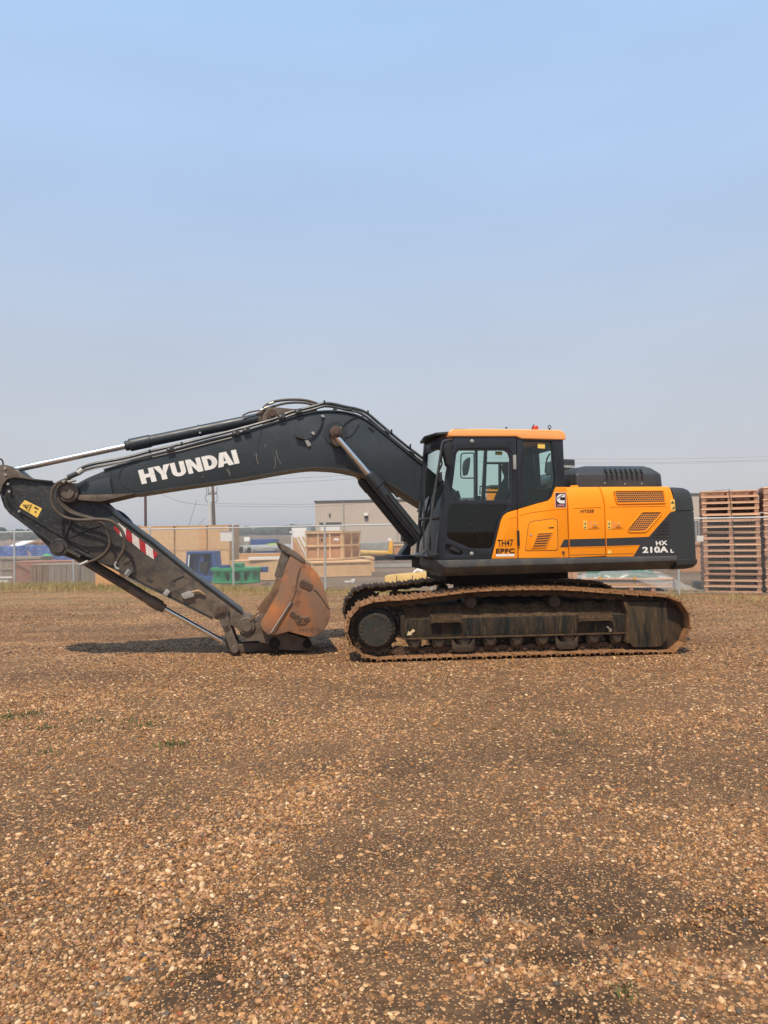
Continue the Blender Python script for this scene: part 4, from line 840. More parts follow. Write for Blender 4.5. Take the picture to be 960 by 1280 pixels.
# engine-maker badge
decal('badge_rim', [(693.6, 615.6), (707.6, 615.4), (708, 634.2), (693.9, 634.4)], mat('badge_edge', (0.75, 0.5, 0.42), 0.5), y=ya-0.004, par=PB, r=0.006)
decal('badge_plate', [(694.4, 616.3), (706.9, 616.1), (707.3, 633.4), (694.7, 633.6)], mat('badge_dark', (0.035, 0.006, 0.010), 0.45), y=ya-0.006, par=PB, r=0.006)
Cc = []
cx_, cy_ = 702.0, 623.4
arc = lambda r_x, r_y, a0, a1, n=12: [(cx_+r_x*math.cos(R(a0+(a1-a0)*k/n)), cy_-r_y*math.sin(R(a0+(a1-a0)*k/n))) for k in range(n+1)]
decal('badge_letter', [(706.0, 617.6)] + arc(6.3, 5.9, 90, 270) + [(706.0, 629.2), (706.0, 625.4)] + arc(2.2, 2.1, 262, 98, 6) + [(706.0, 621.5)], mWHT, y=ya-0.008, par=PB)
decal('badge_slash', [(695.8, 624.2), (696.6, 622.4), (703.8, 617.9), (704.4, 618.8), (698.8, 622.2)], mPIN, y=ya-0.0095, par=PB)
U_t = lambda name, txt, BL, BR, TL, y, m, par, **k: lettering(name, txt, LU(*BL, y), LU(*BR, y), LU(*TL, y), y, m, par, **k)
U_t('badge_caption', 'CUMMINS', (696, 632.6), (705.8, 632.4), (696, 630.6), ya-0.008, mat('badge_text', (0.75, 0.35, 0.4), 0.5), PB, bold=0.02)
U_t('fleet_number', 'HY038', (726, 641.3), (742.2, 640.9), (726, 637.1), YS-0.003, mBLT, PC, bold=0.012)
U_t('unit_number', 'TH47', (621.7, 683.3), (641.5, 682.8), (621.7, 674.6), YS-0.0075, mBLT, PA, bold=0.012)
decal('white_label', [(620, 692.6), (643, 692.4), (643, 695.4), (620, 695.7)], mWHT, y=YS-0.0065, par=PA)
U_t('unit_letters', 'EPFC', (620, 692), (643.2, 691.6), (620, 685.8), YS-0.0085, mBLT, PA, bold=0.032, space=1.1)
U_t('model_letters', 'HX', (820.2, 681.9), (834.5, 681.2), (819.6, 676.4), YS-0.0075, mWHT, PD, bold=0.035, space=1.1)
U_t('model_number', '210A', (803.2, 691.4), (835.5, 690.6), (803, 683.6), YS-0.0075, mWHT, PD, bold=0.038, space=1.03)
U_t('model_suffix', 'L', (838.2, 691), (842.2, 690.8), (838, 686.6), YS-0.0075, mWHT, PD, bold=0.06)
# counterweight
xa = xU(843.2, 640)+0.012; xcw = xU(870.5, 660)+.075
def cwring(z, ins, rr=0.16):
    P = []; X = xcw-ins; y0_ = -1.36+ins
    P += [(xa, y0_, z), (X-rr, y0_, z)]
    for k in range(1, 7):
        a = R(-90+15*k); P.append((X-rr+rr*math.cos(a), y0_+rr+rr*math.sin(a), z))
    for k in range(1, 9):
        yy = y0_+rr+( -2*(y0_+rr))*k/9; P.append((X+0.42*(1-(yy/(1.2))**2), yy, z))
    for k in range(0, 7):
        a = R(15*k); P.append((X-rr+rr*math.cos(a), -(y0_+rr)+rr*math.sin(a), z))
    P += [(xa, -y0_, z)]
    return P
zc0 = zU(858, 711.8); zc1 = zU(858, 638.6); zc2 = zU(858, 608.2)
b = B(); b.loft([cwring(zc0, 0.10), cwring(zc0+0.022, 0.04), cwring(zc0+0.07, 0.004), cwring(zc0+0.13, 0.0), cwring(zc0+0.135, 0.012), cwring(zc1-0.012, 0.022), cwring(zc1-0.004, 0.03)]); CWT = U(b, 'counterweight', mCW, ang=50)
b = B(); b.loft([cwring(zc1, 0.028), cwring(zc1+0.01, 0.02), cwring(zc2-0.17, 0.030), cwring(zc2-0.085, 0.045), cwring(zc2-0.04, 0.07), cwring(zc2-0.012, 0.11), cwring(zc2, 0.17)]); U(b, 'counterweight_cover', mCW, CWT)
b = B(); b.loft([cwring(zc1-0.006, 0.04), cwring(zc1+0.002, 0.04)]); U(b, 'cover_gap', mBLK, CWT)
# hood
hy0 = -0.98; hx0 = xU(719.8, 600, hy0); hx1 = xU(828.2, 600, hy0); hz0 = ztop-0.012; hz1 = zU(760, 592, hy0); hz2 = zU(790, 582.4, -0.82)
r4 = lambda x0_, x1_, y0_, y1_, z: [(x0_, y0_, z), (x1_, y0_, z), (x1_, y1_, z), (x0_, y1_, z)]
b = B(); b.loft([r4(hx0, hx1, hy0, 0.95, hz0), r4(hx0+0.005, hx1-0.01, hy0+0.01, 0.94, hz1), r4(hx0+0.11, hx1-0.10, hy0+0.12, 0.80, hz2-0.03), r4(hx0+0.25, hx1-0.16, hy0+0.22, 0.70, hz2+0.006)]); HOOD = U(b, 'engine_hood', mHOOD, bevel=0.03, seg=3, ang=15)
for k in range(8):
    px = 758.4+6.3*k; b = B()
    b.prism(rnd(PU([(px-0.9, 589.5), (px+1.0, 589.5), (px+1.6, 599.8), (px-0.3, 599.8)], hy0), 0.008), hy0-0.004, hy0+0.03); U(b, 'hood_slot', mBLK, HOOD)
    b = B(); p1 = U3(px-1.0, 588.5, hy0+0.0); p2 = U3(px-2.2, 585.8, hy0+0.09); b.tube([p1, p2], 0.012, 6); U(b, 'slot_top', mBLK, HOOD)
for px, py in ((756, 604), (781, 605), (802, 604.5)):
    c = LU(px, py, hy0); b = B(); b.lathe_y(c, [(hy0+0.01, 0.012), (hy0-0.008, 0.010), (hy0-0.008, 0.001)], 10); U(b, 'hood_bolt', mSIL, HOOD)
b = B(); b.box(xU(716, 600, -0.9), hx0+0.02, -0.86, -0.3, hz0, zU(716, 592, -0.9)); U(b, 'duct', mHOOD, bevel=0.02)
# air cleaner box behind the cab
b = B(); b.prism(rnd(PU([(699, 573.8), (718.3, 574.4), (718.8, 590.5), (699, 590)], -0.25), 0.01), -0.25, 0.25); AC = U(b, 'air_cleaner_box', mHOOD, bevel=0.01)
b = B(); b.prism(PU([(700, 591), (718, 591.5), (718, 610), (700, 610)], -0.2), -0.2, 0.2); U(b, 'cleaner_base', mINT, AC)
U_t('maker_lettering', 'HYUNDAI', (701.5, 584.3), (718, 585.0), (701.5, 581.2), -0.256, mWHT, AC, bold=0.02)
b = B(); b.tube([U3(713, 608.6, -1.1), U3(722, 608.2, -1.1)], 0.018, 8); U(b, 'hood_hinge', mYEL)
# right-hand side body seen through the cab: tank, toolbox and catwalk lamp
b = B(); zr_ = 1.98; b.box(-0.75, 1.9, 0.62, 1.34, zt0, 1.5); b.box(-0.75, 1.9, 0.62, 1.34, 1.5, zr_); U(b, 'tank_and_toolbox', mYEL, bevel=0.03)
b = B(); c = U3(618, 612, 0.8); b.box(c.x-0.09, c.x+0.09, 0.72, 0.95, 1.9, c.z+0.02); TB = U(b, 'tank_filler', mYEL, bevel=0.02)
b = B(); b.box(c.x-0.10, c.x+0.10, 0.70, 0.97, c.z+0.02, c.z+0.07); U(b, 'filler_cap', mHOOD, TB, bevel=0.02)
b = B(); b.tube([U3(600, 618, 1.3), U3(600, 608, 1.3), U3(632, 608.5, 1.3), U3(632, 618, 1.3)], 0.014, 6); U(b, 'tank_handrail', mPIPE)
b = B(); c = U3(506, 683, 1.1); b.prism(rnd(PU([(500, 697), (512, 697), (513, 679), (510.5, 668), (508.5, 668), (509, 681), (502, 690)], 1.1), 0.01), 1.05, 1.35); BR = U(b, 'lamp_bracket', mHOOD, bevel=0.006)
b = B(); c = U3(505, 672, 1.1); b.box(c.x-0.02, c.x+0.09, 1.08, 1.28, c.z-0.065, c.z+0.065); LP = U(b, 'catwalk_lamp', mBLK, bevel=0.015)
b = B(); b.lathe_y((c.x+0.03, c.z), [(1.075, 0.045), (1.07, 0.042), (1.068, 0.001)], 18); U(b, 'lamp_lens', mWHT, LP)
b = B(); b.box(-1.40, -1.0, 0.55, 1.34, zt0-0.06, zt0); U(b, 'catwalk', mHOOD, bevel=0.01)
# ---- boom
BY0, BY1 = -0.27, 0.33
boom = [(97, 604), (110, 597), (130, 588.6), (161, 579.5), (187, 572), (213, 565), (260, 552), (300, 542.3), (328, 534), (352, 527), (373, 520.8), (392, 516.6), (411, 515), (430, 516.4), (446.5, 520.5), (458, 526.5), (468, 533.7), (486, 548), (512, 569.5), (532.5, 586), (570, 617), (592, 648), (598, 664), (592, 676), (580, 676), (566, 662), (545, 640), (522, 624.5), (500, 611), (480, 600), (462, 593.3), (443.5, 588.2), (425, 584.8), (405, 583.3), (387, 583.3), (360, 586.8), (330, 592), (300, 597), (230, 606.8), (163, 617.2), (143, 622.6), (126, 626.6), (100, 624.6), (90, 625.8), (80, 624.5), (74.5, 619), (74, 612), (78, 605.5), (86, 603.3)]
Pb = PU(boom, BY0); b = B(); b.prism(Pb, BY0, BY1); BOOM = U(b, 'boom', mDK, bevel=0.008, ang=40)
low = [(166, 617), (230, 607.0), (300, 597.2), (330, 592.2), (360, 587), (387, 583.5), (405, 583.5), (425, 585), (443.5, 588.4), (462, 593.5), (480, 600.2), (500, 611.2), (522, 624.7), (545, 640.2), (566, 662.3)]
b = B(); b.strip([(p.x, p.y) for p in smooth_line([Vector((*q_, 0)) for q_ in PU(low, BY0)], 3)], BY0-0.02, BY1+0.02, -0.020); U(b, 'bottom_flange', mHOOD, BOOM)
hi = [(78, 604.5), (97, 603), (130, 588), (161, 578.9), (213, 564.4), (260, 551.4), (300, 541.7), (328, 533.4), (352, 526.4), (373, 520.2), (392, 516), (411, 514.4), (430, 515.8), (446.5, 519.9), (458, 525.9), (468, 533.1), (486, 547.4), (512, 568.9), (532.5, 585.4), (570, 616)]
b = B(); b.strip([(p.x, p.y) for p in smooth_line([Vector((*q_, 0)) for q_ in PU(hi[2:], BY0)], 3)], BY0-0.02, BY1+0.02, 0.018); U(b, 'top_flange', mDK, BOOM)
def weld(pts, r=0.006, par=None, m=mDK, y=BY0): b_ = B(); b_.tube([U3(x, z, y) for x, z in pts], r, 6, smooth=3); U(b_, 'weld_seam', m, par or BOOM)
weld([(327.5, 536), (322, 560), (311.5, 594.5)]); weld([(137, 588), (141, 604), (144, 621)]); weld([(171, 578), (155, 584), (149, 594), (152, 605), (163, 611), (175, 614)], 0.007)
b = B(); b.prism(rnd(PU([(100, 612), (104, 606), (124, 599.5), (137, 596.5), (141, 620.5), (122, 621.8), (101, 619.5)], BY0-0.03), 0.03), BY0-0.03, BY0+0.0); U(b, 'nose_plate', mDK, BOOM, bevel=0.008)
b = B(); b.prism(rnd(PU([(97, 618.5), (135, 618), (170, 616.5), (143, 622.8), (125, 627), (98, 625)], BY0-0.035), 0.01), BY0-0.035, BY1+0.035); U(b, 'nose_flange', mRUST3, BOOM, bevel=0.006)
c = LU(84.5, 615.5, BY0-0.06); b = B(); b.lathe_y(c, [(BY1+0.05, 0.13), (BY0-0.05, 0.13), (BY0-0.06, 0.12), (BY0-0.06, 0.085), (BY0-0.085, 0.08), (BY0-0.085, 0.001)], 32); U(b, 'pin_boss', mRUST3, BOOM)
c = LU(419, 541.5, BY0-0.02); b = B(); b.lathe_y(c, [(BY0+0.01, 0.165), (BY0-0.012, 0.16), (BY0-0.012, 0.085), (BY0-0.10, 0.082)], 32); U(b, 'cylinder_boss', mDK, BOOM)
b = B(); b.lathe_y(c, [(BY0-0.01, 0.086), (BY0-0.16, 0.086), (BY0-0.165, 0.075), (BY0-0.165, 0.048), (BY0-0.185, 0.044), (BY0-0.185, 0.001)], 24); b.bar((c[0], c[1]), LU(421, 552, BY0-0.1), 0.08, 0.07, BY0-0.14, BY0-0.02); U(b, 'rod_eye', mPIN, BOOM, bevel=0.006)
# HYUNDAI lettering: each letter drawn as an outline in a 0..1 box
def letters(par):
    BL, BR, TL = Vector(LU(177.3, 605.4, BY0-0.004)), Vector(LU(299.6, 578.9, BY0-0.004)), Vector(LU(172.3, 587.9, BY0-0.004))
    ux, uy = BR-BL, TL-BL
    S = 0.36
    def Hs(x, w, s): return [[(x, 0), (x+s, 0), (x+s, .38), (x+w-s, .38), (x+w-s, 0), (x+w, 0), (x+w, 1), (x+w-s, 1), (x+w-s, .64), (x+s, .64), (x+s, 1), (x, 1)]]
    gl = []
    s = 0.042
    gl.append(Hs(0, .150, .052))
    x = .150; w_ = .165; gl.append([[(x+w_/2-.027, 0), (x+w_/2+.027, 0), (x+w_/2+.027, .40), (x+w_, 1), (x+w_-.062, 1), (x+w_/2, .62), (x+.062, 1), (x, 1), (x+w_/2-.027, .40)]])
    x = .318; w_ = .140; st = .050
    arc_ = [(x+w_/2+math.cos(a)*w_/2, .33+math.sin(a)*.34) for a in [math.pi+math.pi*k/10 for k in range(11)]]
    arci = [(x+w_/2+math.cos(a)*(w_/2-st), .34+math.sin(a)*.11) for a in [2*math.pi-math.pi*k/8 for k in range(9)]]
    gl.append([[(x, 1)]+arc_+[(x+w_, 1), (x+w_-st, 1)]+arci+[(x+st, 1)]])
    x = .475; w_ = .150; gl.append([[(x, 0), (x+.047, 0), (x+.047, .56), (x+w_-.052, 0), (x+w_, 0), (x+w_, 1), (x+w_-.047, 1), (x+w_-.047, .46), (x+.052, 1), (x, 1)]])
    x = .640; w_ = .145
    gl.append([[(x, 0), (x+.065, 0)]+[(x+.065+math.sin(a)*(w_-.065), .5-math.cos(a)*.5) for a in [math.pi*k/10 for k in range(1, 10)]]+[(x+.065, 1), (x, 1)], [(x+.050, .24)]+[(x+.062+math.sin(a)*(w_-.118), .5-math.cos(a)*.26) for a in [math.pi*k/8 for k in range(0, 9)]]+[(x+.050, .76)]])
    x = .778; w_ = .165; gl.append([[(x, 0), (x+.054, 0), (x+.066, .19), (x+w_-.066, .19), (x+w_-.054, 0), (x+w_, 0), (x+w_/2+.036, 1), (x+w_/2-.036, 1)], [(x+.072, .36), (x+w_-.072, .36), (x+w_/2, .74)]])
    gl.append([[(.947, 0), (1.0, 0), (1.0, 1), (.947, 1)]])
    for g in gl:
        lo_ = [[tuple(BL+ux*a+uy*c2) for a, c2 in l] for l in g]
        b_ = B(); b_.prism(lo_[0], BY0-0.004, BY0-0.0008, holes=lo_[1:]); U(b_, 'letter', mWHT, par, smooth=False)
letters(BOOM)
# scratches, bracket and wiring on the boom
def scr(pts, r=0.004, m=None): b_ = B(); b_.tube([U3(x, z, BY0+0.001) for x, z in pts], r, 5); U(b_, 'paint_scratch', m or mSCR, BOOM)
mSCR = mat('scratched_primer', (0.30, 0.27, 0.21), 0.7, var=0.2)
scr([(321, 563), (320.5, 573), (323, 580)]); scr([(318, 566), (319, 572)], .003); scr([(345, 563), (347, 572), (351, 580)], .003); scr([(343.5, 570), (344.5, 579), (343, 586)], .003); scr([(331, 555), (332, 559)], .003); scr([(283, 586), (286, 591), (288, 595)], .004); scr([(285, 585), (288, 592)], .003); scr([(252, 596.5), (255, 595.5)], .004)
b = B(); b.tube([U3(403, 521, BY0-0.02), U3(402.5, 530, BY0-0.02), U3(398, 539, BY0-0.02), U3(390, 547, BY0-0.02), U3(380, 549, BY0-0.03)], 0.009, 6, smooth=4); WI = U(b, 'sensor_cable', mBLK, BOOM)
b = B(); b.prism(rnd(PU([(369, 545), (371, 543), (381, 546.5), (380, 550), (370, 547)], BY0), .008), BY0-0.06, BY0); U(b, 'sensor_bracket', mPIPE, BOOM, bevel=0.004)
for pts in ([(379, 548), (382, 547.5), (385, 551), (388, 554), (388.5, 557.5), (384.5, 558.5), (382, 553.5)], [(388.5, 540.5), (391.5, 539.5), (394, 543), (391, 544.2)], [(400.5, 519.5), (404, 518.5), (406, 521.5), (402.5, 522.5)], [(423.5, 535.5), (426.5, 533.5), (427, 535), (424.5, 537)]):
    b = B(); b.prism(rnd(PU(pts, BY0), .006), BY0-0.025, BY0-0.002); U(b, 'clamp', mSIL, BOOM, bevel=0.003)
b = B(); b.tube([U3(425, 536, BY0-0.02), U3(434, 527, BY0-0.012), U3(445, 521.5, BY0-0.01), U3(457, 520.5, BY0-0.01)], 0.006, 6, smooth=4); b.tube([U3(433, 547, BY0-0.01), U3(441, 542, BY0-0.01), U3(449, 530, BY0-0.01)], 0.004, 6, smooth=4); U(b, 'grease_line', mBLK, BOOM)
b = B(); P = PU([(459, 533.5), (462, 532.2), (468.2, 537), (465.5, 540)], BY0); b.prism(rnd(P, .01), BY0-0.012, BY0+.002); U(b, 'lug_plate', mDK, BOOM, bevel=0.004)
b = B(); P = PU([(461, 534.4), (462.6, 533.8), (466.5, 537), (465, 538.4)], BY0); b.prism(P, BY0-0.016, BY0-0.011); U(b, 'lug_hole', mBLK, BOOM)
# pipes along the boom
pl = [(97, 588.5), (105, 583.5), (118, 579.6), (130, 577.3), (160, 571.6), (190, 563.6), (225, 555.4), (262, 546), (300, 536), (328, 528.2), (345, 523.2), (358, 517), (372, 513), (390, 508.5), (405, 504.2), (418, 505.3), (432, 508.5), (447, 511.5), (459.5, 517), (472, 527.5), (485, 538.5), (508, 557.5), (534, 577)]
pl2 = [(x, y+(4.4 if x < 360 else 3.6 if x < 450 else 5.2)) for x, y in pl]
for k, (P_, yy, r) in enumerate(((pl, BY0+0.05, 0.021), (pl2, BY0-0.0, 0.019), (pl2, BY0+0.12, 0.019), (pl, BY0+0.20, 0.021))):
    b = B(); b.tube([U3(x, y, yy) for x, y in P_], r, 8, smooth=3); U(b, 'hydraulic_pipe', mPIPE, BOOM)
b = B(); b.tube([U3(x, y+1.3, BY0-0.01) for x, y in [(190, 570), (225, 562), (262, 552.5), (290, 545.5)]], 0.008, 6); b.tube([U3(x, y, BY0-0.01) for x, y in [(104, 590), (120, 585.5), (150, 579.5), (186, 572)]], 0.007, 6); U(b, 'bare_pipe', mSIL, BOOM)
for px, py in ((213, 561.5), (295, 541), (308, 537.3), (373, 514), (352, 520.5)):
    b = B(); c = U3(px, py, BY0-0.02); b.box(-0.05, 0.05, -0.03, 0.05, -0.035, 0.03, Matrix.Translation(c) @ Matrix.Rotation(R(14), 4, 'Y').inverted()); U(b, 'pipe_clamp', mPIPE, BOOM, bevel=0.006)
    b = B(); b.tube([c+Vector((-0.02, -0.03, 0)), c+Vector((-0.02, -0.05, 0))], 0.012, 6); U(b, 'clamp_bolt', mSIL, BOOM)
for px, py in ((187, 563), (227, 553.5), (405.5, 501.5), (460, 514), (489.5, 537.8), (513, 556)):
    b = B(); c = U3(px, py, BY0+0.02); b.tube([c+Vector((0, 0, -0.04)), c+Vector((0, 0, 0.012))], 0.012, 6); U(b, 'clamp_stud', mBLK, BOOM)
for px, py in ((437, 511.5), (443, 514.5), (419, 511.3)):
    b = B(); c = U3(px, py, BY0-0.02); b.box(c.x-0.03, c.x+0.03, c.y-0.01, c.y+0.02, c.z-0.012, c.z+0.012); U(b, 'pipe_clamp', mHOOD, BOOM, bevel=0.005)
for px, py in ((486, 539.5), (517, 565)):
    b = B(); c = U3(px, py, BY0-0.03); b.box(-0.05, 0.03, -0.01, 0.06, -0.03, 0.02, Matrix.Translation(c) @ Matrix.Rotation(R(40), 4, 'Y')); U(b, 'pipe_clamp', mHOOD, BOOM, bevel=0.005)
for pts, r in (([(329, 510), (335, 505), (344, 501.7), (358, 499.8), (372, 499.6), (384, 500.8), (395, 504), (402, 507)], 0.019), ([(334, 511), (345, 507), (358, 504), (371, 503.2), (384, 504.2), (396, 508)], 0.017), ([(303, 519.5), (310, 516), (318, 514), (326, 512.5), (333, 508)], 0.011)):
    b = B(); b.tube([U3(x, y, BY0+0.2) for x, y in pts], r, 8, smooth=4); U(b, 'hydraulic_hose', mRUB, BOOM)
for px, py, l in ((333, 509.5, 5), (339, 504, 6), (327.5, 512.3, 4)):
    b = B(); b.tube([U3(px-l/2, py+1, BY0+0.18), U3(px+l/2, py-1, BY0+0.18)], 0.02, 8); U(b, 'hose_fitting', mSIL, BOOM)
# ---- cylinders
def cylinder(name, rod0, rod1, brl1, ly, rr, rb, head=0.14, mrod=mCHR, par=None, mb=mDK, headr=1.13):
    a, c_, e = U3(*rod0, ly), U3(*rod1, ly), U3(*brl1, ly); d = (e-c_).normalized()
    b_ = B(); b_.tube([c_, c_+d*0.03, c_+d*0.03, e], [rb*0.9, rb, rb, rb], 24); o = U(b_, name, mb)
    b_ = B(); b_.tube([a, c_+d*0.02], rr, 20); U(b_, 'piston_rod', mrod, o)
    b_ = B(); b_.tube([c_-d*0.075, c_-d*0.06, c_-d*0.0, c_, c_+d*head, c_+d*(head+0.01)], [rb*0.82, rb*0.9, rb*0.9, rb*headr, rb*headr, rb*1.02], 24); U(b_, 'cylinder_head', mb, o)
    side_ = Vector((0, -1, 0)); up_ = d.cross(side_).normalized(); b_ = B()
    for k in range(10):
        an = 2*math.pi*k/10; p = c_-d*0.0+(side_*math.cos(an)+up_*math.sin(an))*rb*0.98; b_.tube([p-d*0.012, p+d*0.02], 0.013, 6)
    U(b_, 'head_bolts', mb, o)
    return o
ya_ = 0.03
AC_ = cylinder('arm_cylinder', (11, 588.6), (163.5, 556.2), (323, 523.2), ya_, 0.042, 0.077, 0.26)
b = B(); p0, p1 = LU(11, 588.6, ya_), LU(-2, 595, ya_); b.bar(p1, p0, 0.075, 0.05, ya_-0.06, ya_+0.06); U(b, 'rod_end', mRUST3, AC_, bevel=0.008)
b = B(); c = U3(248.5, 538.5, ya_); c2 = U3(251, 538, ya_); b.tube([c, c2], 0.083, 24); U(b, 'barrel_band', mDK, AC_)
b = B(); c = U3(250, 541, ya_-0.08); b.tube([c, c+Vector((0, -0.02, 0))], 0.015, 8); U(b, 'port_plug', mSIL, AC_)
b = B(); b.bar(LU(325, 521.8, ya_), LU(340, 517.5, ya_), 0.07, 0.095, ya_-0.07, ya_+0.07); U(b, 'base_eye', mRUST3, AC_, bevel=0.01)
for yy in (BY0+0.10, BY1-0.14):
    b = B(); b.prism(rnd(PU([(328, 533), (328, 520), (334, 509.5), (346, 509), (371, 511.5), (372, 521)], yy), .03), yy, yy+0.04); U(b, 'cylinder_bracket', mHOOD if yy > 0 else mRUST3, BOOM, bevel=0.006)
c = LU(340, 517.5, BY0+.08); b = B(); b.lathe_y(c, [(BY0+.12, .07), (BY0+.07, .068), (BY0+.07, .035), (BY0+.05, .033), (BY0+.05, .001)], 20); U(b, 'bracket_pin', mPIN, BOOM)
b = B(); b.prism(PU([(346, 510), (368, 511), (395, 510.5), (398, 515), (373, 520), (346, 520)], BY0+.16), BY0+.16, BY0+.45); U(b, 'bracket_web', mHOOD, BOOM, bevel=.005)
for yy in (BY0-0.12, BY1+0.07):
    a, c_, e = (420.5, 546), (464.8, 597), (533, 681)
    if yy > 0:                           # the twin on the far side: same joints in space
        A3 = [U3(*p, BY0-0.12) for p in (a, c_, e)]
        d = (A3[2]-A3[1]).normalized(); o_ = Vector((0, yy-(BY0-0.12), 0)); b = B(); b.tube([A3[1]+o_, A3[2]+o_], 0.073, 24); o = U(b, 'boom_cylinder', mDK)
        b = B(); b.tube([A3[0]+o_, A3[1]+o_+d*.02], 0.045, 20); U(b, 'piston_rod', mCHRD, o)
        b = B(); b.tube([A3[1]+o_-d*.06, A3[1]+o_, A3[1]+o_+d*.16], [.06, .083, .083], 20); U(b, 'cylinder_head', mDK, o)
        b = B(); c3 = A3[0]+o_; b.lathe_y((c3.x, c3.z+0.05), [(BY1, .086), (BY1+.16, .086), (BY1+.165, .001)], 20); U(b, 'rod_eye', mPIN, o)
    else: BC = cylinder('boom_cylinder', a, c_, e, yy, 0.042, 0.075, 0.15, mrod=mCHR)
b = B(); b.tube([U3(478, 596, BY0-0.2), U3(483, 603, BY0-0.2), U3(489, 612, BY0-0.18), U3(497, 622, BY0-0.17)], 0.012, 6, smooth=4); U(b, 'grease_line', mBLK, BC)
b = B(); b.tube([U3(484, 617, BY0-0.21), U3(527, 671, BY0-0.21)], 0.012, 6); U(b, 'cylinder_pipe', mPIPE, BC)
# hoses between boom foot and cab
for pts in ([(536, 612), (530, 622), (526, 632), (522, 640)], [(534, 622), (528, 630), (524, 645), (527, 652)], [(528, 655), (524, 660), (520, 668), (519, 678)]):
    b = B(); b.tube([U3(x, y, -0.25) for x, y in pts], 0.016, 6, smooth=4); U(b, 'hydraulic_hose', mRUB)
# ---- arm
AY0, AY1 = -0.19, 0.25
arm = [(-8, 600), (-6, 588), (0, 580.8), (8, 581.2), (18, 585), (27, 593), (36, 598.3), (46, 600.6), (74, 603.8), (98, 606), (112, 617), (124.6, 627), (146.5, 646.5), (188.8, 677.5), (231, 712), (250, 726.7), (278, 748.2), (302, 765.8), (314, 775), (318, 783), (314, 791), (306, 792.5), (297, 786.5), (286, 779.5), (268, 773.3), (219.4, 748.6), (183, 731.2), (146.5, 711), (115, 696.5), (89, 686), (85, 692), (79, 695), (72, 694.5), (66.5, 690.5), (54, 677.5), (41, 664.2), (11.7, 642), (5, 634), (0, 619), (-6, 610)]
b = B(); b.prism(PU(arm, AY0), AY0, AY1); ARM = U(b, 'arm', mARM, bevel=0.008, ang=40)
tp = [(124.6, 627), (146.5, 646.5), (188.8, 677.5), (231, 712), (250, 726.7), (278, 748.2), (302, 765.8)]
b = B(); b.strip(PU([(x, y-0.4) for x, y in tp], AY0), AY0-0.025, AY1+0.025, 0.022); U(b, 'top_flange', mHOOD, ARM)
lw = [(266, 772.5), (219.4, 748.8), (183, 731.4), (146.5, 711.2), (115, 696.8), (89, 686)]
b = B(); b.strip(PU([(x, y+0.2) for x, y in lw], AY0), AY0-0.02, AY1+0.02, 0.02); U(b, 'bottom_flange', mHOOD, ARM)
# rib plates on the wide head of the arm
def rib(pts, w=0.035, d=0.03, m=mARM):
    b_ = B(); b_.strip([(p.x, p.y) for p in smooth_line([Vector((*q_, 0)) for q_ in PU(pts, AY0)], 3)], AY0-d, AY0, w); U(b_, 'stiffener', m, ARM)
rib([(5, 625), (3.5, 607), (8, 600), (16, 598), (40, 600.5), (66, 603.2)], .022); rib([(4.5, 620), (9, 634), (15, 642), (41, 662), (70, 681), (100, 697)], .035, .04)
rib([(12, 606), (15, 622), (22, 637), (46, 652), (80, 672), (110, 690)], .015, .02)
b = B(); b.prism(rnd(PU([(-8, 600), (-6, 588), (0, 580.8), (8, 581.4), (18, 585.5), (27, 592.8), (45, 600.3), (20, 596.5), (9, 598.5), (3, 606), (1, 616)], AY0-.05), .02), AY0-.05, AY0); U(b, 'head_plate', mRUST3, ARM, bevel=.008)
b = B(); b.tube([U3(-3, 575.5, AY0+.05), U3(1, 573.8, AY0+.05), U3(3.5, 577, AY0+.05), U3(4, 582, AY0+.05)], .01, 6, smooth=3); U(b, 'hose_guide', mBLK, ARM)
for px, py in ((7, 593.5), (10, 605), (11.5, 614.3), (24, 639), (6.5, 585.5)):
    c = LU(px, py, AY0-.05); b = B(); b.lathe_y(c, [(AY0-.02, .016), (AY0-.062, .015), (AY0-.062, .001)], 10); U(b, 'grease_nipple', mSIL, ARM)
for (px, py, r, m_) in ((73.5, 684.5, .115, mARM), (276.3, 763, .105, mRUST3)):
    c = LU(px, py, AY0-.03); b = B(); b.lathe_y(c, [(AY1+.04, r), (AY0-.035, r), (AY0-.04, r*.94), (AY0-.04, r*.62), (AY0-.06, r*.58), (AY0-.06, .001)], 28); U(b, 'pin_boss', m_, ARM)
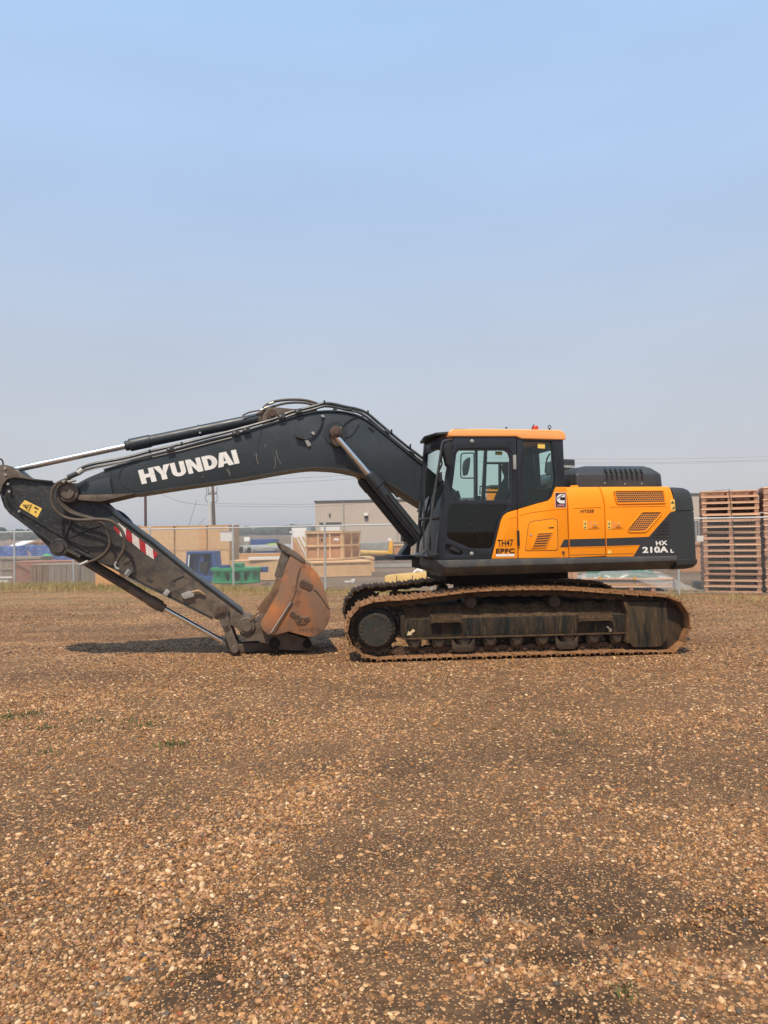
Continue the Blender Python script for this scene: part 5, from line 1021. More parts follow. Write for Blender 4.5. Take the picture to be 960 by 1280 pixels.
# red and white reflective tape
q0, q1 = (141.8, 659.5), (197.8, 692.5)
tape = [([(141.8, 660), (144, 657.8), (149.2, 667.5), (148, 665)], None)]
def tp_(pts, m_): b_ = B(); P = PU(pts, AY0-.003); b_.prism(P, AY0-.003, AY0-.0008); U(b_, 'reflective_tape', m_, ARM, smooth=False)
up_e = lambda t: (148.0+(197.8-148.0)*t, 653.5+(692.3-653.5)*t); lo_e = lambda t: (142.0+(192.5-142.0)*t, 660.5+(699-660.5)*t)
segs = [(0.0, .09, mRED), (.09, .20, mRFW), (.20, .40, mRED), (.40, .57, mRFW), (.57, .75, mRED), (.75, .93, mRFW), (.93, 1.04, mRED)]
ang_ = [(142, 659), (146.5, 658), (150, 668), (148.5, 669)]
for k, (pts, m_) in enumerate((([(141.5, 659.8), (143.8, 657.6), (149.8, 663.8), (149.2, 669)], mRED), ([(147.6, 653.3), (157.4, 660.5), (157.6, 674), (149.6, 669), (149.8, 663.8), (147, 660)], mRFW), ([(157.4, 660.5), (164.8, 666.2), (165.7, 679.2), (157.6, 674)], mRED), ([(164.8, 666.2), (173.6, 673), (174.9, 687), (165.7, 679.2)], mRFW), ([(173.6, 673), (181.6, 679), (182.8, 693), (174.9, 687)], mRED), ([(181.6, 679), (190.8, 686), (192.3, 699.2), (182.8, 693)], mRFW), ([(190.8, 686), (197.8, 692.3), (192.3, 699.2)], mRED))): tp_(pts, m_)
# warning plate on the arm head
b = B(); b.prism(rnd(PU([(24, 633.5), (31, 624.9), (52.6, 635.6), (46.6, 647.3)], AY0-.003), .012), AY0-.003, AY0-.0008); ST = U(b, 'warning_plate', mYST, ARM)
def tri(pts, w=.004): b_ = B(); P = PU(pts, AY0-.004); b_.tube([(x, AY0-.005, z) for x, z in P+[P[0]]], w, 4); U(b_, 'plate_symbol', mBLT, ARM)
tri([(28.8, 631.2), (39, 631.2), (35.3, 638.6)]); b = B()
for pts in ([(31.5, 632.5), (34, 636), (33, 632.8), (36.5, 634)], ): b.tube([U3(x, y, AY0-.005) for x, y in pts], .005, 4)
b.prism(PU([(42, 634.5), (44.5, 633.3), (49, 636.8), (46.5, 637)], AY0-.0055), AY0-.0055, AY0-.003); b.prism(PU([(43.6, 639), (45.4, 638.6), (45.6, 641), (43.8, 641.2)], AY0-.0055), AY0-.0055, AY0-.003); U(b, 'plate_symbol', mBLT, ARM)
b = B(); b.tube([U3(40.2, 629.8, AY0-.0045), U3(35.6, 641.6, AY0-.0045)], .002, 4); U(b, 'plate_divider', mBLT, ARM)
# hoses from boom to arm
HZ = ([(88, 597.5), (79, 600.5), (71, 605), (66, 612), (64.3, 622), (66, 632), (71, 640), (80, 646.2), (93, 649.6), (110, 650), (125, 649.2), (137, 651), (146, 656), (153, 665), (156, 676), (154, 688), (149.5, 696), (146, 702)], .021, -0.40), \
     ([(85, 600), (75, 606), (72, 614), (73, 624), (78, 633), (88, 640.5), (102, 645.5), (116, 649), (126, 655), (133, 664), (137, 675), (135.5, 685), (128, 694), (117, 700.5), (108, 703)], .017, -0.34), \
     ([(86, 602), (77, 608), (74, 616), (75.5, 624), (80, 631.5), (90, 638.8), (103, 643.8), (118, 648), (129, 655), (136, 668), (138.3, 680), (134, 690), (124, 698.5), (108, 703.5)], .015, -0.30)
for pts, r, yy in HZ:
    b = B(); b.tube([U3(x, y, yy) for x, y in pts], r, 10, smooth=4); U(b, 'hydraulic_hose', mRUB, ARM)
b = B(); b.tube([U3(x, y, 0.30) for x, y in [(128, 636), (139, 637.5), (150, 641), (159, 648), (165, 656), (168, 664)]], .026, 8, smooth=4); U(b, 'hydraulic_hose', mPIPE, ARM)
for a, c_, r in (((78, 603), (88, 596), .026), ((84.5, 597), (99, 590.5), .034), ((97, 592), (103, 587.5), .036), ((85, 602.5), (95, 600), .02)):
    b = B(); b.tube([U3(*a, -0.40), U3(*c_, -0.38)], r, 10); U(b, 'hose_fitting', mSIL if r != .034 else mPIPE, BOOM)
for pts, r in (([(146.3, 701), (143.5, 706), (145, 710), (149, 711)], .016), ([(100, 706), (110, 701.5)], .020)):
    b = B(); b.tube([U3(x, y, -0.36) for x, y in pts], r, 8); U(b, 'hose_fitting', mSIL, ARM)
for px, py in ((161, 716), (209, 740.5)):
    b = B(); c = U3(px, py, AY0); b.box(-.035, .03, -.06, .0, -.045, .04, Matrix.Translation(c) @ Matrix.Rotation(R(35), 4, 'Y')); U(b, 'pipe_clamp', mSIL, ARM, bevel=.008)
b = B(); b.tube([U3(93, 686, AY0-.03), U3(117, 698, AY0-.03), U3(147, 713, AY0-.03), U3(160, 719, AY0-.03)], .012, 6); b.tube([U3(120, 651, AY0-.01), U3(126, 645, AY0-.01)], .005, 5); b.tube([U3(80, 672, AY0-.02), U3(85.5, 658, AY0-.02), U3(88, 651, AY0-.02)], .010, 6, smooth=3); U(b, 'arm_pipe', mPIPE, ARM)
b = B(); b.tube([U3(88, 671.5, AY0-.008), U3(110, 662, AY0-.008), U3(125, 657, AY0-.008)], .006, 5); U(b, 'arm_weld', mARM, ARM)
b = B(); b.prism(rnd(PU([(226.5, 742.5), (236, 738.5), (242, 740), (243, 745.5), (231, 748.8), (228, 746)], AY0-.02), .008), AY0-.05, AY0); VB = U(b, 'valve_block', mWPL if 'mWPL' in globals() else mSIL, ARM, bevel=.004)
b = B(); b.tube([U3(239, 740.5, AY0-.04), U3(247, 738.6, AY0-.04), U3(251, 740, AY0-.04), U3(255.5, 743.5, AY0-.02)], .015, 8, smooth=3); U(b, 'elbow_pipe', mat('copper_elbow', (0.42, 0.26, 0.15), 0.5, var=.3), ARM)
b = B(); P = PU([(183.5, 723), (186, 721), (191, 725), (189, 727.5)], AY0); b.prism(P, AY0-.012, AY0); b.tube([U3(216, 726, AY0-.004), U3(230, 719.5, AY0-.004)], .008, 5); U(b, 'small_lug', mPIPE, ARM)
for k in range(4):
    b = B(); b.tube([U3(155+2.6*k, 702-2*k+4, AY0-.004), U3(158+2.6*k, 694-1*k+4, AY0-.004)], .009, 5); U(b, 'spring_guard', mRUST3, ARM)
# bucket cylinder and linkage
BK = cylinder('bucket_cylinder', (281.5, 803.2), (200, 757.6), (93, 692.3), 0.03, 0.036, 0.068, 0.16, mb=mARM)
b = B(); b.bar(LU(73.5, 684.5, .03), LU(96, 694, .03), .07, .06, -.04, .10); U(b, 'base_eye', mARM, BK, bevel=.008)
b = B(); b.tube([U3(101, 699, -.09), U3(117, 709, -.09), U3(150, 731, -.09)], .010, 6); U(b, 'cylinder_pipe', mPIPE, BK)
b = B(); b.bar(LU(281, 803, .03), LU(289.5, 807.6, .03), .04, .06, -.03, .09); U(b, 'rod_end', mRUST3, BK, bevel=.008)
LK0, LK1 = AY0-.09, AY0-.045
b = B(); b.bar(LU(276.3, 763, LK0), LU(284, 786, LK0), .075, .052, LK0, LK1); b.bar(LU(284, 786, LK0), LU(293.2, 811, LK0), .052, .062, LK0, LK1); LNK = U(b, 'guide_link', mRUST3, bevel=.006)
c = LU(293.4, 811.5, LK0); b = B(); b.lathe_y(c, [(AY1+.09, .05), (LK0-.02, .05), (LK0-.03, .045), (LK0-.03, .001)], 20); U(b, 'link_pin', mRUST3, LNK)
c = LU(276.3, 763, LK0); b = B(); b.lathe_y(c, [(LK0, .07), (LK0-.03, .065), (LK0-.03, .038), (LK0-.045, .036), (LK0-.045, .001)], 20); U(b, 'link_pin', mPIN, LNK)
o3 = Vector((0, AY1+.045-LK0, 0)); b = B(); b.bar(LU(276.3, 763, LK0), LU(284, 786, LK0), .075, .052, AY1+.045, AY1+.09); b.bar(LU(284, 786, LK0), LU(293.2, 811, LK0), .052, .062, AY1+.045, AY1+.09); U(b, 'guide_link', mRUST3, bevel=.006)
b = B(); b.bar(LU(293.4, 810, -.02), LU(350, 807, -.02), .06, .06, -.07, -.03); b.bar(LU(293.4, 810, -.02), LU(350, 807, -.02), .06, .06, .10, .14); U(b, 'bucket_link', mRUST3, bevel=.008)
# ---- bucket
KY0, KY1 = -.56, .64
prof = [(352.5, 687), (366, 691.5), (381.5, 703.5), (390.5, 710), (399, 721), (406, 738), (411, 756), (412.6, 767), (411.8, 775), (408.5, 783), (402.5, 790.5), (394, 795.2), (386, 796.3), (374, 793.2), (361, 789.6), (352, 791.8), (343, 794.2), (335, 793.2), (328.5, 787.5), (325.6, 781), (328, 774), (333, 766)]
Pk = PU(prof, KY0)
sidep = PU([(363.5, 692.5), (370, 695.5)] + prof[2:], KY0)
inner = PU([(348, 740), (355, 715)], KY0)
sideo = sidep+inner
b = B(); b.prism(sideo, KY0, KY0+.028); BU = U(b, 'bucket', mRUST, bevel=.008, ang=40)
b = B(); b.prism(sideo, KY1-.028, KY1); U(b, 'far_side_plate', mRUST2, BU, bevel=.008, ang=40)
wr = [(p.x, p.y) for p in smooth_line([Vector((*q_, 0)) for q_ in Pk[1:-1]], 3)]
b = B(); b.strip(wr, KY0+.026, KY1-.026, -.025); U(b, 'wrapper_plate', mRUST2, BU)
b = B(); b.prism(rnd(PU([(349.5, 679.0), (354, 680.2), (359, 683), (372, 691.2), (382.3, 700.8), (381, 704), (377.5, 702.3), (365, 694.5), (357.5, 691.8), (352.5, 687)], KY0-.01), .008), KY0-.012, KY1+.012); U(b, 'cutting_edge', mRUST3, BU, bevel=.006)
b = B(); b.prism(rnd(PU([(352, 688), (362.5, 692), (360.5, 697.5), (354, 721.5), (345, 722.5), (343.2, 719)], KY0+.02), .012), KY0+.014, KY0+.05); U(b, 'side_cutter', mRUST3, BU, bevel=.006)
b = B(); b.prism(rnd(PU([(345, 722.5), (354, 721.5), (349, 741), (332.5, 767.5), (326, 764.5), (320.5, 762), (330, 749.5), (339, 738)], KY0+.02), .02), KY0+.01, KY0+.045); U(b, 'side_edge_bar', mRUST2, BU, bevel=.006)
def brd(pts, r, m_, y=KY0): b_ = B(); b_.tube([U3(x, z, y) for x, z in pts], r, 6, smooth=3); U(b_, 'weld_bead', m_, BU)
brd([(375.5, 709), (372, 722), (369.6, 735), (367.5, 744), (364, 751), (352, 770)], .011, mRUST2)
b = B(); b.prism(rnd(PU([(364, 750.5), (366.2, 752), (341.5, 792.5), (337, 792), (350, 772)], KY0-.02), .008), KY0-.022, KY0); U(b, 'wear_strip', mRUST2, BU, bevel=.006)
b = B(); b.tube([U3(363.5, 753, KY0-.024), U3(338.8, 791, KY0-.024)], .008, 6); U(b, 'edge_highlight', mRUST3 if False else mSIL, BU)  # pale metal line put in for the highlight along the strip edge
brd([(392, 737), (397, 741), (404, 750.5), (410.5, 760.5)], .009, mPIN)
b = B(); b.prism(rnd(PU([(373, 728), (376.8, 724), (379, 723.6), (391, 730), (391, 733), (387.5, 738.4), (374, 732)], KY0-.014), .015), KY0-.016, KY0+.002); U(b, 'cast_plate', mRUST2, BU, bevel=.004)
lettering('cast_letters', 'DCB', LU(389.6, 731.2, KY0-.02), LU(377.0, 725.5, KY0-.02), LU(387.2, 735.2, KY0-.02), KY0-.021, mPIN, BU, bold=.03, depth=.006)
b = B(); b.prism(rnd(PU([(361.2, 768.5), (364.5, 763.5), (367, 763.8), (375.8, 770.5), (378.5, 770.2), (385, 769.8), (388, 773), (386.5, 775.5), (381.5, 780), (373, 781), (369.5, 777), (367.5, 773)], KY0-.012), .012), KY0-.014, KY0+.002); U(b, 'cast_plate', mRUST2, BU, bevel=.004)
for pts in ([(363.5, 768.5), (366, 765.3), (368.4, 767), (366.3, 770.6)], [(368.6, 772), (370.4, 768.6)], [(371, 773.6), (372.8, 770), (375, 771.5), (372.6, 777.5), (374.6, 778.2), (377.2, 772.8), (378.6, 773.4)], [(379.2, 777.6), (382.2, 772)], [(382, 777), (384.8, 772.6), (386, 771.8)]):
    b = B(); b.tube([U3(x, y, KY0-.015) for x, y in pts], .009, 5); U(b, 'cast_letter', mPIN, BU)
for k in range(5):
    x_ = 374+k*3.6; b = B(); b.tube([U3(x_, 789+(k % 2)*.6, KY0), U3(x_+2.2, 785.5, KY0)], .005, 5); U(b, 'casting_mark', mPIN, BU)
# ears and coupler
for yy in (AY0-.10, AY1+.04):
    b = B(); b.prism(rnd(PU([(299, 787), (300, 777), (306, 772), (314, 773.5), (322, 778), (330, 770), (337, 765), (346, 774), (356, 790), (372, 795), (386, 800), (391, 806), (388, 812.5), (372, 813.5), (352, 812), (336, 806), (322, 800.5), (308, 802), (301, 797)], AY0-.1), .02), yy, yy+.06); o = U(b, 'coupler_plate', mRUST3, BU, bevel=.01)
b = B(); b.prism(PU([(322, 782), (338, 772), (352, 790), (380, 798), (378, 808), (350, 808), (330, 802)], AY0), AY0-.04, AY1+.04); U(b, 'coupler_body', mUND, BU, bevel=.01)
for px, py, r in ((308, 782.5, .115), (343, 804, .075), (384, 805, .06)):
    c = LU(px, py, AY0-.1); b = B(); b.lathe_y(c, [(AY1+.12, r), (AY0-.12, r), (AY0-.13, r*.92), (AY0-.13, r*.62), (AY0-.155, r*.58), (AY0-.155, .001)], 28); U(b, 'coupler_pin', mRUST3 if r > .1 else mUND, BU)
b = B(); b.strip([(p.x, p.y) for p in smooth_line([Vector((*q_, 0)) for q_ in PU([(312, 777.5), (319, 771), (324, 767.3), (329.5, 766), (333.5, 768.5), (334, 774)], AY0-.14)], 4)], AY0-.14, AY0-.11, .025); U(b, 'lock_handle', mRUST2, BU)
# ------------------------------------------------------------------ chain-link fence
mGALV = mat('galvanised', (0.30, 0.31, 0.31), 0.5, 0.3, var=.1); mPOST = mat('fence_post_zinc', (0.48, 0.50, 0.50), 0.55, 0.1, var=.08)
FN = empty('chain_link_fence', POSTS[4]); tag(FN, 'galvanised chain-link fence running behind the excavator across the whole yard', 'fence')
o_ = POSTS[4]
TOPS = {}
hF = 1.86
for i, p in enumerate(POSTS):
    c = p-o_; b = B(); b.loft([[(c.x+r*math.cos(2*math.pi*k/10), c.y+r*math.sin(2*math.pi*k/10), z) for k in range(10)] for r, z in ((.030, -.05), (.030, hF+.01), (.035, hF+.012), (.030, hF+.05), (.008, hF+.06))]); b.done('post', mPOST, FN)
    if i+1 < len(POSTS):
        q = POSTS[i+1]-o_; d = (q-c); Lg = d.length; d.normalize(); b = B(); b.tube([c+Vector((0, 0, hF-.03)), q+Vector((0, 0, hF-.03))], .021, 8); b.done('top_rail', mPOST, FN)
        b = B(); n_ = Vector((-d.y, d.x, 0)); H0, H1 = .04, hF-.02; Hh = H1-H0; step = .078
        u0_ = -Hh
        def wire(a0, z0_, a1, z1_, off, w_=.0024):
            A_ = c+d*a0+n_*off+Vector((0, 0, z0_)); B__ = c+d*a1+n_*off+Vector((0, 0, z1_)); b.tube([A_, B__], w_, 3)
        for sgn in (1, -1):
            s = -Hh
            while s < Lg+Hh:
                if sgn == 1: a0, z0_, a1, z1_ = s, H0, s+Hh, H1
                else: a0, z0_, a1, z1_ = s, H1, s+Hh, H0
                if a0 < 0: z0_ += sgn*(0-a0); a0 = 0
                if a1 > Lg: z1_ -= sgn*(a1-Lg); a1 = Lg
                if a1-a0 > .02: wire(a0, z0_, a1, z1_, -.034+.004*sgn)
                s += step
        b.tube([c+n_*-.034+Vector((0, 0, H0)), q+n_*-.034+Vector((0, 0, H0))], .004, 4)
        b.done('chain_link_mesh', mGALV, FN, smooth=False)
# fence signs
mSGN = mat('sign_white', (.78, .77, .75), .5, var=.03)
def fence_sign(px0, px1, py0, py1, label, back=.06):
    X0 = AT(px0, py0, 1); 
    # on the fence line
    def onf(px, py):
        d = ray(px, py); a = POSTS[4]; b2 = POSTS[5]; e = (b2-a).normalized(); n = Vector((-e.y, e.x, 0)); t = ((a-cam_o).dot(n)+back)/d.dot(n); return cam_o+d*t
    A, B_, C_, D_ = onf(px0, py1), onf(px1, py1), onf(px1, py0), onf(px0, py0); n = (B_-A).cross(C_-A).normalized()*.006
    b = B(); b.loft([[A, B_, C_, D_], [A-n, B_-n, C_-n, D_-n]]); o = b.done('fence_sign', mSGN); tag(o, label, 'sign'); return o
fence_sign(275.5, 291.5, 664, 676.3, 'blank white sign wired to the fence beside the post right of the plywood crates')
# ------------------------------------------------------------------ yard goods behind the fence
def wood(name, c, var=.16, rnd_=.10, st=(.6, 4, 4)): return mat(name, c, .8, var=var, vscale=5, dirt=tuple(x*.72 for x in c), damt=.3, dscale=6, streak=st, objrand=rnd_, bump=.001, bscale=80, spec=.25)
mOSB = wood('plywood_tan', (.64, .41, .225), .10, .08, (2, 2, 2)); mOSB2 = wood('plywood_orange', (.62, .35, .17), .1, .05); mCRT = wood('crate_board', (.50, .26, .14)); mBAT = wood('crate_batten', (.62, .42, .24))
mPAL = wood('pallet_wood', (.60, .34, .21), .2, .32); mPALL = wood('pallet_edge', (.88, .55, .36), .2, .26); mSTR = wood('pallet_stringer', (.42, .23, .15), .2, .2)
mGRYW = wood('grey_board', (.27, .215, .17), .18, .12, (4, 4, .5)); mPNK = wood('red_board', (.33, .145, .095), .15, .06); mBLU = mat('blue_tarp', (.015, .05, .22), .45, var=.4, vscale=3, dirt=(.12, .2, .42), damt=.25, dscale=6, bump=.01, bscale=5)
mBLP = mat('blue_paint', (.02, .07, .24), .5, var=.2, vscale=2); mGRP = mat('green_plastic', (.02, .28, .12), .5, var=.2, vscale=2); mGRB = mat('bright_green', (.02, .40, .10), .5, var=.3)
mSTL = mat('beige_cladding', (.50, .425, .355), .55, var=.04, vscale=.3); mTRM = mat('dark_trim', (.10, .10, .10), .5); mGST = mat('grey_steel', (.32, .31, .29), .5, var=.2, vscale=1.5)
mDST = mat('black_beam', (.03, .03, .032), .6, var=.2); mYBR = mat('yellow_wrap', (.66, .42, .12), .75, var=.2, vscale=3, dirt=(.5, .33, .12), damt=.4); mYMC = mat('yellow_machine', (.75, .38, .03), .5)
mWBX = mat('white_sheet', (.72, .71, .68), .5, var=.05); mFIL = mat('film', (.55, .54, .52), .35, var=.12, vscale=4)
def base(px, py): p = G(px, py); p.z = 0; return p
def crate(px0, px1, py_top, py_base, depth, name, label, m=mOSB, mb=None, cols=1, rows=1, yaw=-12, z0=0.0, z1=None, cat='crate', group=None, bt=.09, lip=True, side_b=True, Yb=None):
    """a boarded crate whose front bottom edge stands on the ground between two picture columns"""
    pm = (px0+px1)/2; 
    P = base(pm, py_base) if Yb is None else Vector((AT(pm, 660, Yb).x, Yb, 0)); W = (px1-px0)/FPX*P.y/math.cos(R(yaw)); 
    zt = z1 if z1 is not None else AT(pm, py_top, P.y).z
    o = empty(name, (P.x, P.y, z0), R(yaw)); tag(o, label, cat, group); H = zt-z0
    b = B(); b.box(-W/2+.01, W/2-.01, .01, depth-.01, .03 if z0 == 0 else 0, H-.01); b.done('core', m, o)
    cw = W/cols; rh = H/rows
    for i in range(cols):
        for j in range(rows):
            b = B(); b.box(-W/2+cw*i+.006, -W/2+cw*(i+1)-.006, -.012, .008, rh*j+.006+(.02 if j == 0 else 0), rh*(j+1)-.006); b.done('panel', m, o, bevel=.002, seg=1)
    b = B(); b.box(-W/2-.012, -W/2+.008, .005, depth-.005, .02, H-.006); b.done('side_panel', m, o); b = B(); b.box(W/2-.008, W/2+.012, .005, depth-.005, .02, H-.006); b.done('side_panel', m, o)
    if mb:
        for i in range(cols+1):
            x = min(max(-W/2+cw*i, -W/2+bt/2), W/2-bt/2); b = B(); b.box(x-bt/2, x+bt/2, -.036, -.013, .0, H); b.done('batten', mb, o, bevel=.003, seg=1)
        for j in range(rows+1):
            z = min(max(rh*j, bt/2), H-bt/2); b = B(); b.box(-W/2-.01, W/2+.01, -.058, -.037, z-bt/2, z+bt/2); b.done('batten', mb, o, bevel=.003, seg=1)
        if side_b:
            for s in (-1, 1):
                nn = max(2, round(depth/max(cw, .4))+1)
                for i in range(nn):
                    y = bt/2+(depth-bt)*i/(nn-1); b = B(); b.box(min(s*(W/2+.013), s*(W/2+.036)), max(s*(W/2+.013), s*(W/2+.036)), y-bt/2, y+bt/2, 0, H); b.done('batten', mb, o)
                for j in range(rows+1):
                    z = min(max(rh*j, bt/2), H-bt/2); b = B(); b.box(min(s*(W/2+.037), s*(W/2+.058)), max(s*(W/2+.037), s*(W/2+.058)), 0, depth, z-bt/2, z+bt/2); b.done('batten', mb, o)
    if lip: b = B(); b.box(-W/2-.02, W/2+.02, -.02, depth+.02, H-.008, H+.014); b.done('lid', mb or m, o, bevel=.004, seg=1)
    if z0 == 0:
        for x in (-W/2+.1, 0, W/2-.1): b = B(); b.box(x-.05, x+.05, .03, depth-.03, -.01, .03); b.done('skid', mSTR, o)
    return o, P, W, zt
gp = 'plywood crates stacked in a wall'; mNET = mat('green_net', (.03, .13, .075), .8, var=.4, vscale=12)
zlow = 1.06
crate(118, 150.5, 697, 735, 1.0, 'plywood_crate', 'plain plywood crate standing behind the lower end of the arm, nearest the fence', mOSB2, z1=.98, yaw=-14)
for k, (a, b_, lab) in enumerate(((165, 217.5, 'leftmost lower plywood crate of the wall, partly hidden by the excavator arm'), (218.5, 258, 'middle lower plywood crate of the wall, behind the blue steel frame'), (259, 286, 'rightmost lower plywood crate of the wall, behind the green plastic drum end'))):
    crate(a, b_, 690, 730, 1.3, 'plywood_crate', lab, mOSB, z1=zlow, yaw=-4, group=gp, Yb=26.2)
for k, (a, b_, lab) in enumerate(((160, 217.5, 'long upper plywood crate at the left of the wall'), (218.5, 258.3, 'upper plywood crate with a brighter board at its right edge'), (259.3, 286.5, 'upper plywood crate at the right end of the wall, behind the blank sign'))):
    o, P, W, zt = crate(a, b_, 659, 690, 1.3, 'plywood_crate', lab, mOSB, z0=zlow+.01, z1=1.95, yaw=-4, group=gp, Yb=26.2)
    if k == 1: b = B(); b.box(W/2-.27, W/2-.01, -.03, -.014, .04, zt-zlow-.05); b.done('bright_board', mOSB2, o)
# blue steel frame
P = base(252, 730.5); sP = P.y/FPX; o = empty('blue_steel_frame', P, R(-8)); tag(o, 'tapered blue steel frame standing in front of the plywood crate wall', 'frame')
w0, w1, h = 19.5*sP, 16*sP, 39*sP
b = B(); b.prism([(-w0, .1), (w0, .1), (w1, h), (-w1, h)], .25, .3); b.prism([(-w0*.2, .1), (w0*.2, .1), (w0*.15, h), (-w0*.15, h)], .0, .25); b.done('back_plate', mBLP, o, bevel=.01)
for s in (-1, 1): b = B(); b.prism([(s*w0-.06, 0), (s*w0+.06, 0), (s*w1+.05, h), (s*w1-.05, h)], -.08, .5); b.done('side_leg', mBLP, o, bevel=.01)
b = B(); b.box(-w1-.05, w1+.05, -.1, .52, h-.02, h+.06); b.done('top_beam', mBLP, o, bevel=.01); b = B(); b.box(-w0, w0, -.1, .1, .1, .28); b.done('cross_beam', mBLP, o, bevel=.01)
b = B(); b.tube([(-w0+.10, -.13, .35), (-w1+.06, -.13, h-.05)], .025, 8); b.done('white_pipe', mWHT, o)
b = B(); b.box(-.03, .22, -.05, .0, .4, .75); b.done('opening', mBLK, o)
# green plastic drum end
P = base(290, 734); sP = P.y/FPX; o = empty('green_drum_end', P, R(-6)); tag(o, 'flat green plastic drum end with waisted ribs lying on a dark pallet behind the fence', 'drum')
rr_ = 33*sP; hz = 19*sP
el = lambda r, z, n=40: [(r*math.cos(2*math.pi*k/n), .55*r*math.sin(2*math.pi*k/n)+.55*rr_, z) for k in range(n)]
b = B(); b.loft([el(rr_, .12+hz), el(rr_*1.02, .12+hz-.03), el(rr_*1.0, .12+hz-.10), el(rr_*.90, .12+hz-.13)]); b.done('top_disc', mGRP, o)
b = B(); b.loft([el(rr_*.93, .10), el(rr_*.97, .14), el(rr_*.90, .17)]); b.done('bottom_disc', mGRP, o); b = B(); b.loft([el(rr_*.72, .1), el(rr_*.72, .12+hz-.1)]); b.done('inner_core', mBLK, o)
for k in range(14):
    a = 2*math.pi*k/14+.2; p = [(rr_*f*math.cos(a+da), .55*rr_*f*math.sin(a+da)+.55*rr_) for f, da in ((.95, 0), (.80, .0))]
    b = B(); b.loft([[(rr_*.93*math.cos(a-s), .55*rr_*.93*math.sin(a-s)+.55*rr_, z), (rr_*.93*math.cos(a+s), .55*rr_*.93*math.sin(a+s)+.55*rr_, z), (rr_*.6*math.cos(a+s), .55*rr_*.6*math.sin(a+s)+.55*rr_, z), (rr_*.6*math.cos(a-s), .55*rr_*.6*math.sin(a-s)+.55*rr_, z)] for s, z in ((.17, .13), (.08, .25), (.06, .32), (.08, .40), (.19, .12+hz-.08))]); b.done('rib', mGRP, o)
b = B(); b.box(-.02, 6*sP*1.6, .3, .6, .12+hz, .12+hz+5.5*sP); b.done('hub_block', mGRP, o, bevel=.01); b = B(); b.box(-18*sP, -6*sP, .1, .35, .12+hz, .12+hz+3.4*sP); b.done('blue_clamp', mBLP, o, bevel=.01)
b = B(); b.box(rr_*.93, rr_*1.02+5*sP, .5, .75, hz-.05, hz+.12); b.done('blue_clamp', mBLP, o, bevel=.01)
b = B(); b.box(-rr_, rr_*1.1, .1, 1.1, 0, .09); b.done('base_pallet', mSTR, o)
# long low plywood box behind the drum and behind the bucket
crate(286, 352, 700, 724, 1.0, 'long_box', 'long pale plywood box with a white top edge behind the bucket', mOSB, yaw=-4, Yb=25.6, z1=AT(320, 701, 25.6).z)
b = B(); P = AT(325, 699, 25.5); b.box(P.x-.4, P.x+1.0, P.y, P.y+.35, P.z-.0, P.z+.07); tag(b.done('white_sheet', mWBX), 'white plastic strip lying on the long plywood box behind the bucket', 'sheet')
crate(280, 360, 691.5, 705, .6, 'long_box', 'orange-toned plywood box standing behind the long pale box', mOSB2, yaw=-2, Yb=29, z1=AT(320, 692.5, 29).z)
# steel pipes and distant yard goods
o = empty('pipe_stack', base(300, 700.5), 0); tag(o, 'grey steel pipes stacked far back between the plywood wall and the bucket', 'pipes'); sP = o.location.y/FPX
for k, (dx, z, r) in enumerate(((-12, 13.5, 5), (2, 13, 5.2), (12, 12, 5), (-4, 5, 4.5), (9, 4.5, 4.5))):
    b = B(); b.tube([(dx*sP, 0, z*sP), (dx*sP+3, 4.2, z*sP)], r*sP, 16); p = b.done('pipe', mGST, o); b = B(); b.tube([(dx*sP-.01, -.02, z*sP), (dx*sP+.01, .02, z*sP)], r*sP*.8, 16); b.done('bore', mBLK, p)
def far_box(px0, px1, py0, py1, Y, depth, name, label, cat, m, ground=True, group=None, yaw=0, bevel=.03):
    A = AT(px0, py1, Y); C_ = AT(px1, py0, Y); zb = 0 if ground else A.z; b = B(); W = C_.x-A.x
    o = empty(name, ((A.x+C_.x)/2, Y, zb), R(yaw)); tag(o, label, cat, group); b.box(-W/2, W/2, 0, depth, 0, C_.z-zb); b.done('body', m, o, bevel=bevel); return o, W, C_.z-zb
o, W, H = far_box(313, 343, 673.8, 690, 70, 3, 'blue_container', 'low dark blue container far back left of the bucket tip', 'container', mBLP)
for k in range(9): b = B(); b.box(-W/2+W*(k+.3)/9, -W/2+W*(k+.6)/9, -.06, .0, .1, H-.1); b.done('rib', mBLP, o)
o, W, H = far_box(334, 347, 679.4, 700, 48, 1.5, 'lime_box', 'lime green box on a blue skip just left of the bucket tip', 'box', mat('lime', (.35, .50, .03), .5)); b = B(); b.box(-W/2, W/2+.1, -.1, 1.4, 0, H*.55); b.done('lower_box', mBLP, o)
o, W, H = far_box(322, 343, 686, 696, 42, 1.2, 'blue_skip', 'small blue skip far behind the long plywood box', 'skip', mBLP); b = B(); b.box(-W/2-.04, W/2+.04, -.04, 1.2, H-.1, H); b.done('rim', mGST, o)
o, W, H = far_box(305, 312, 671.3, 677, 46, .04, 'notice_board', 'small white notice board on a post far back beside the steel pipes', 'sign', mSGN, ground=False); b = B(); b.box(-.04, .04, .05, .1, -o.location.z, H); b.done('post', mGST, o)
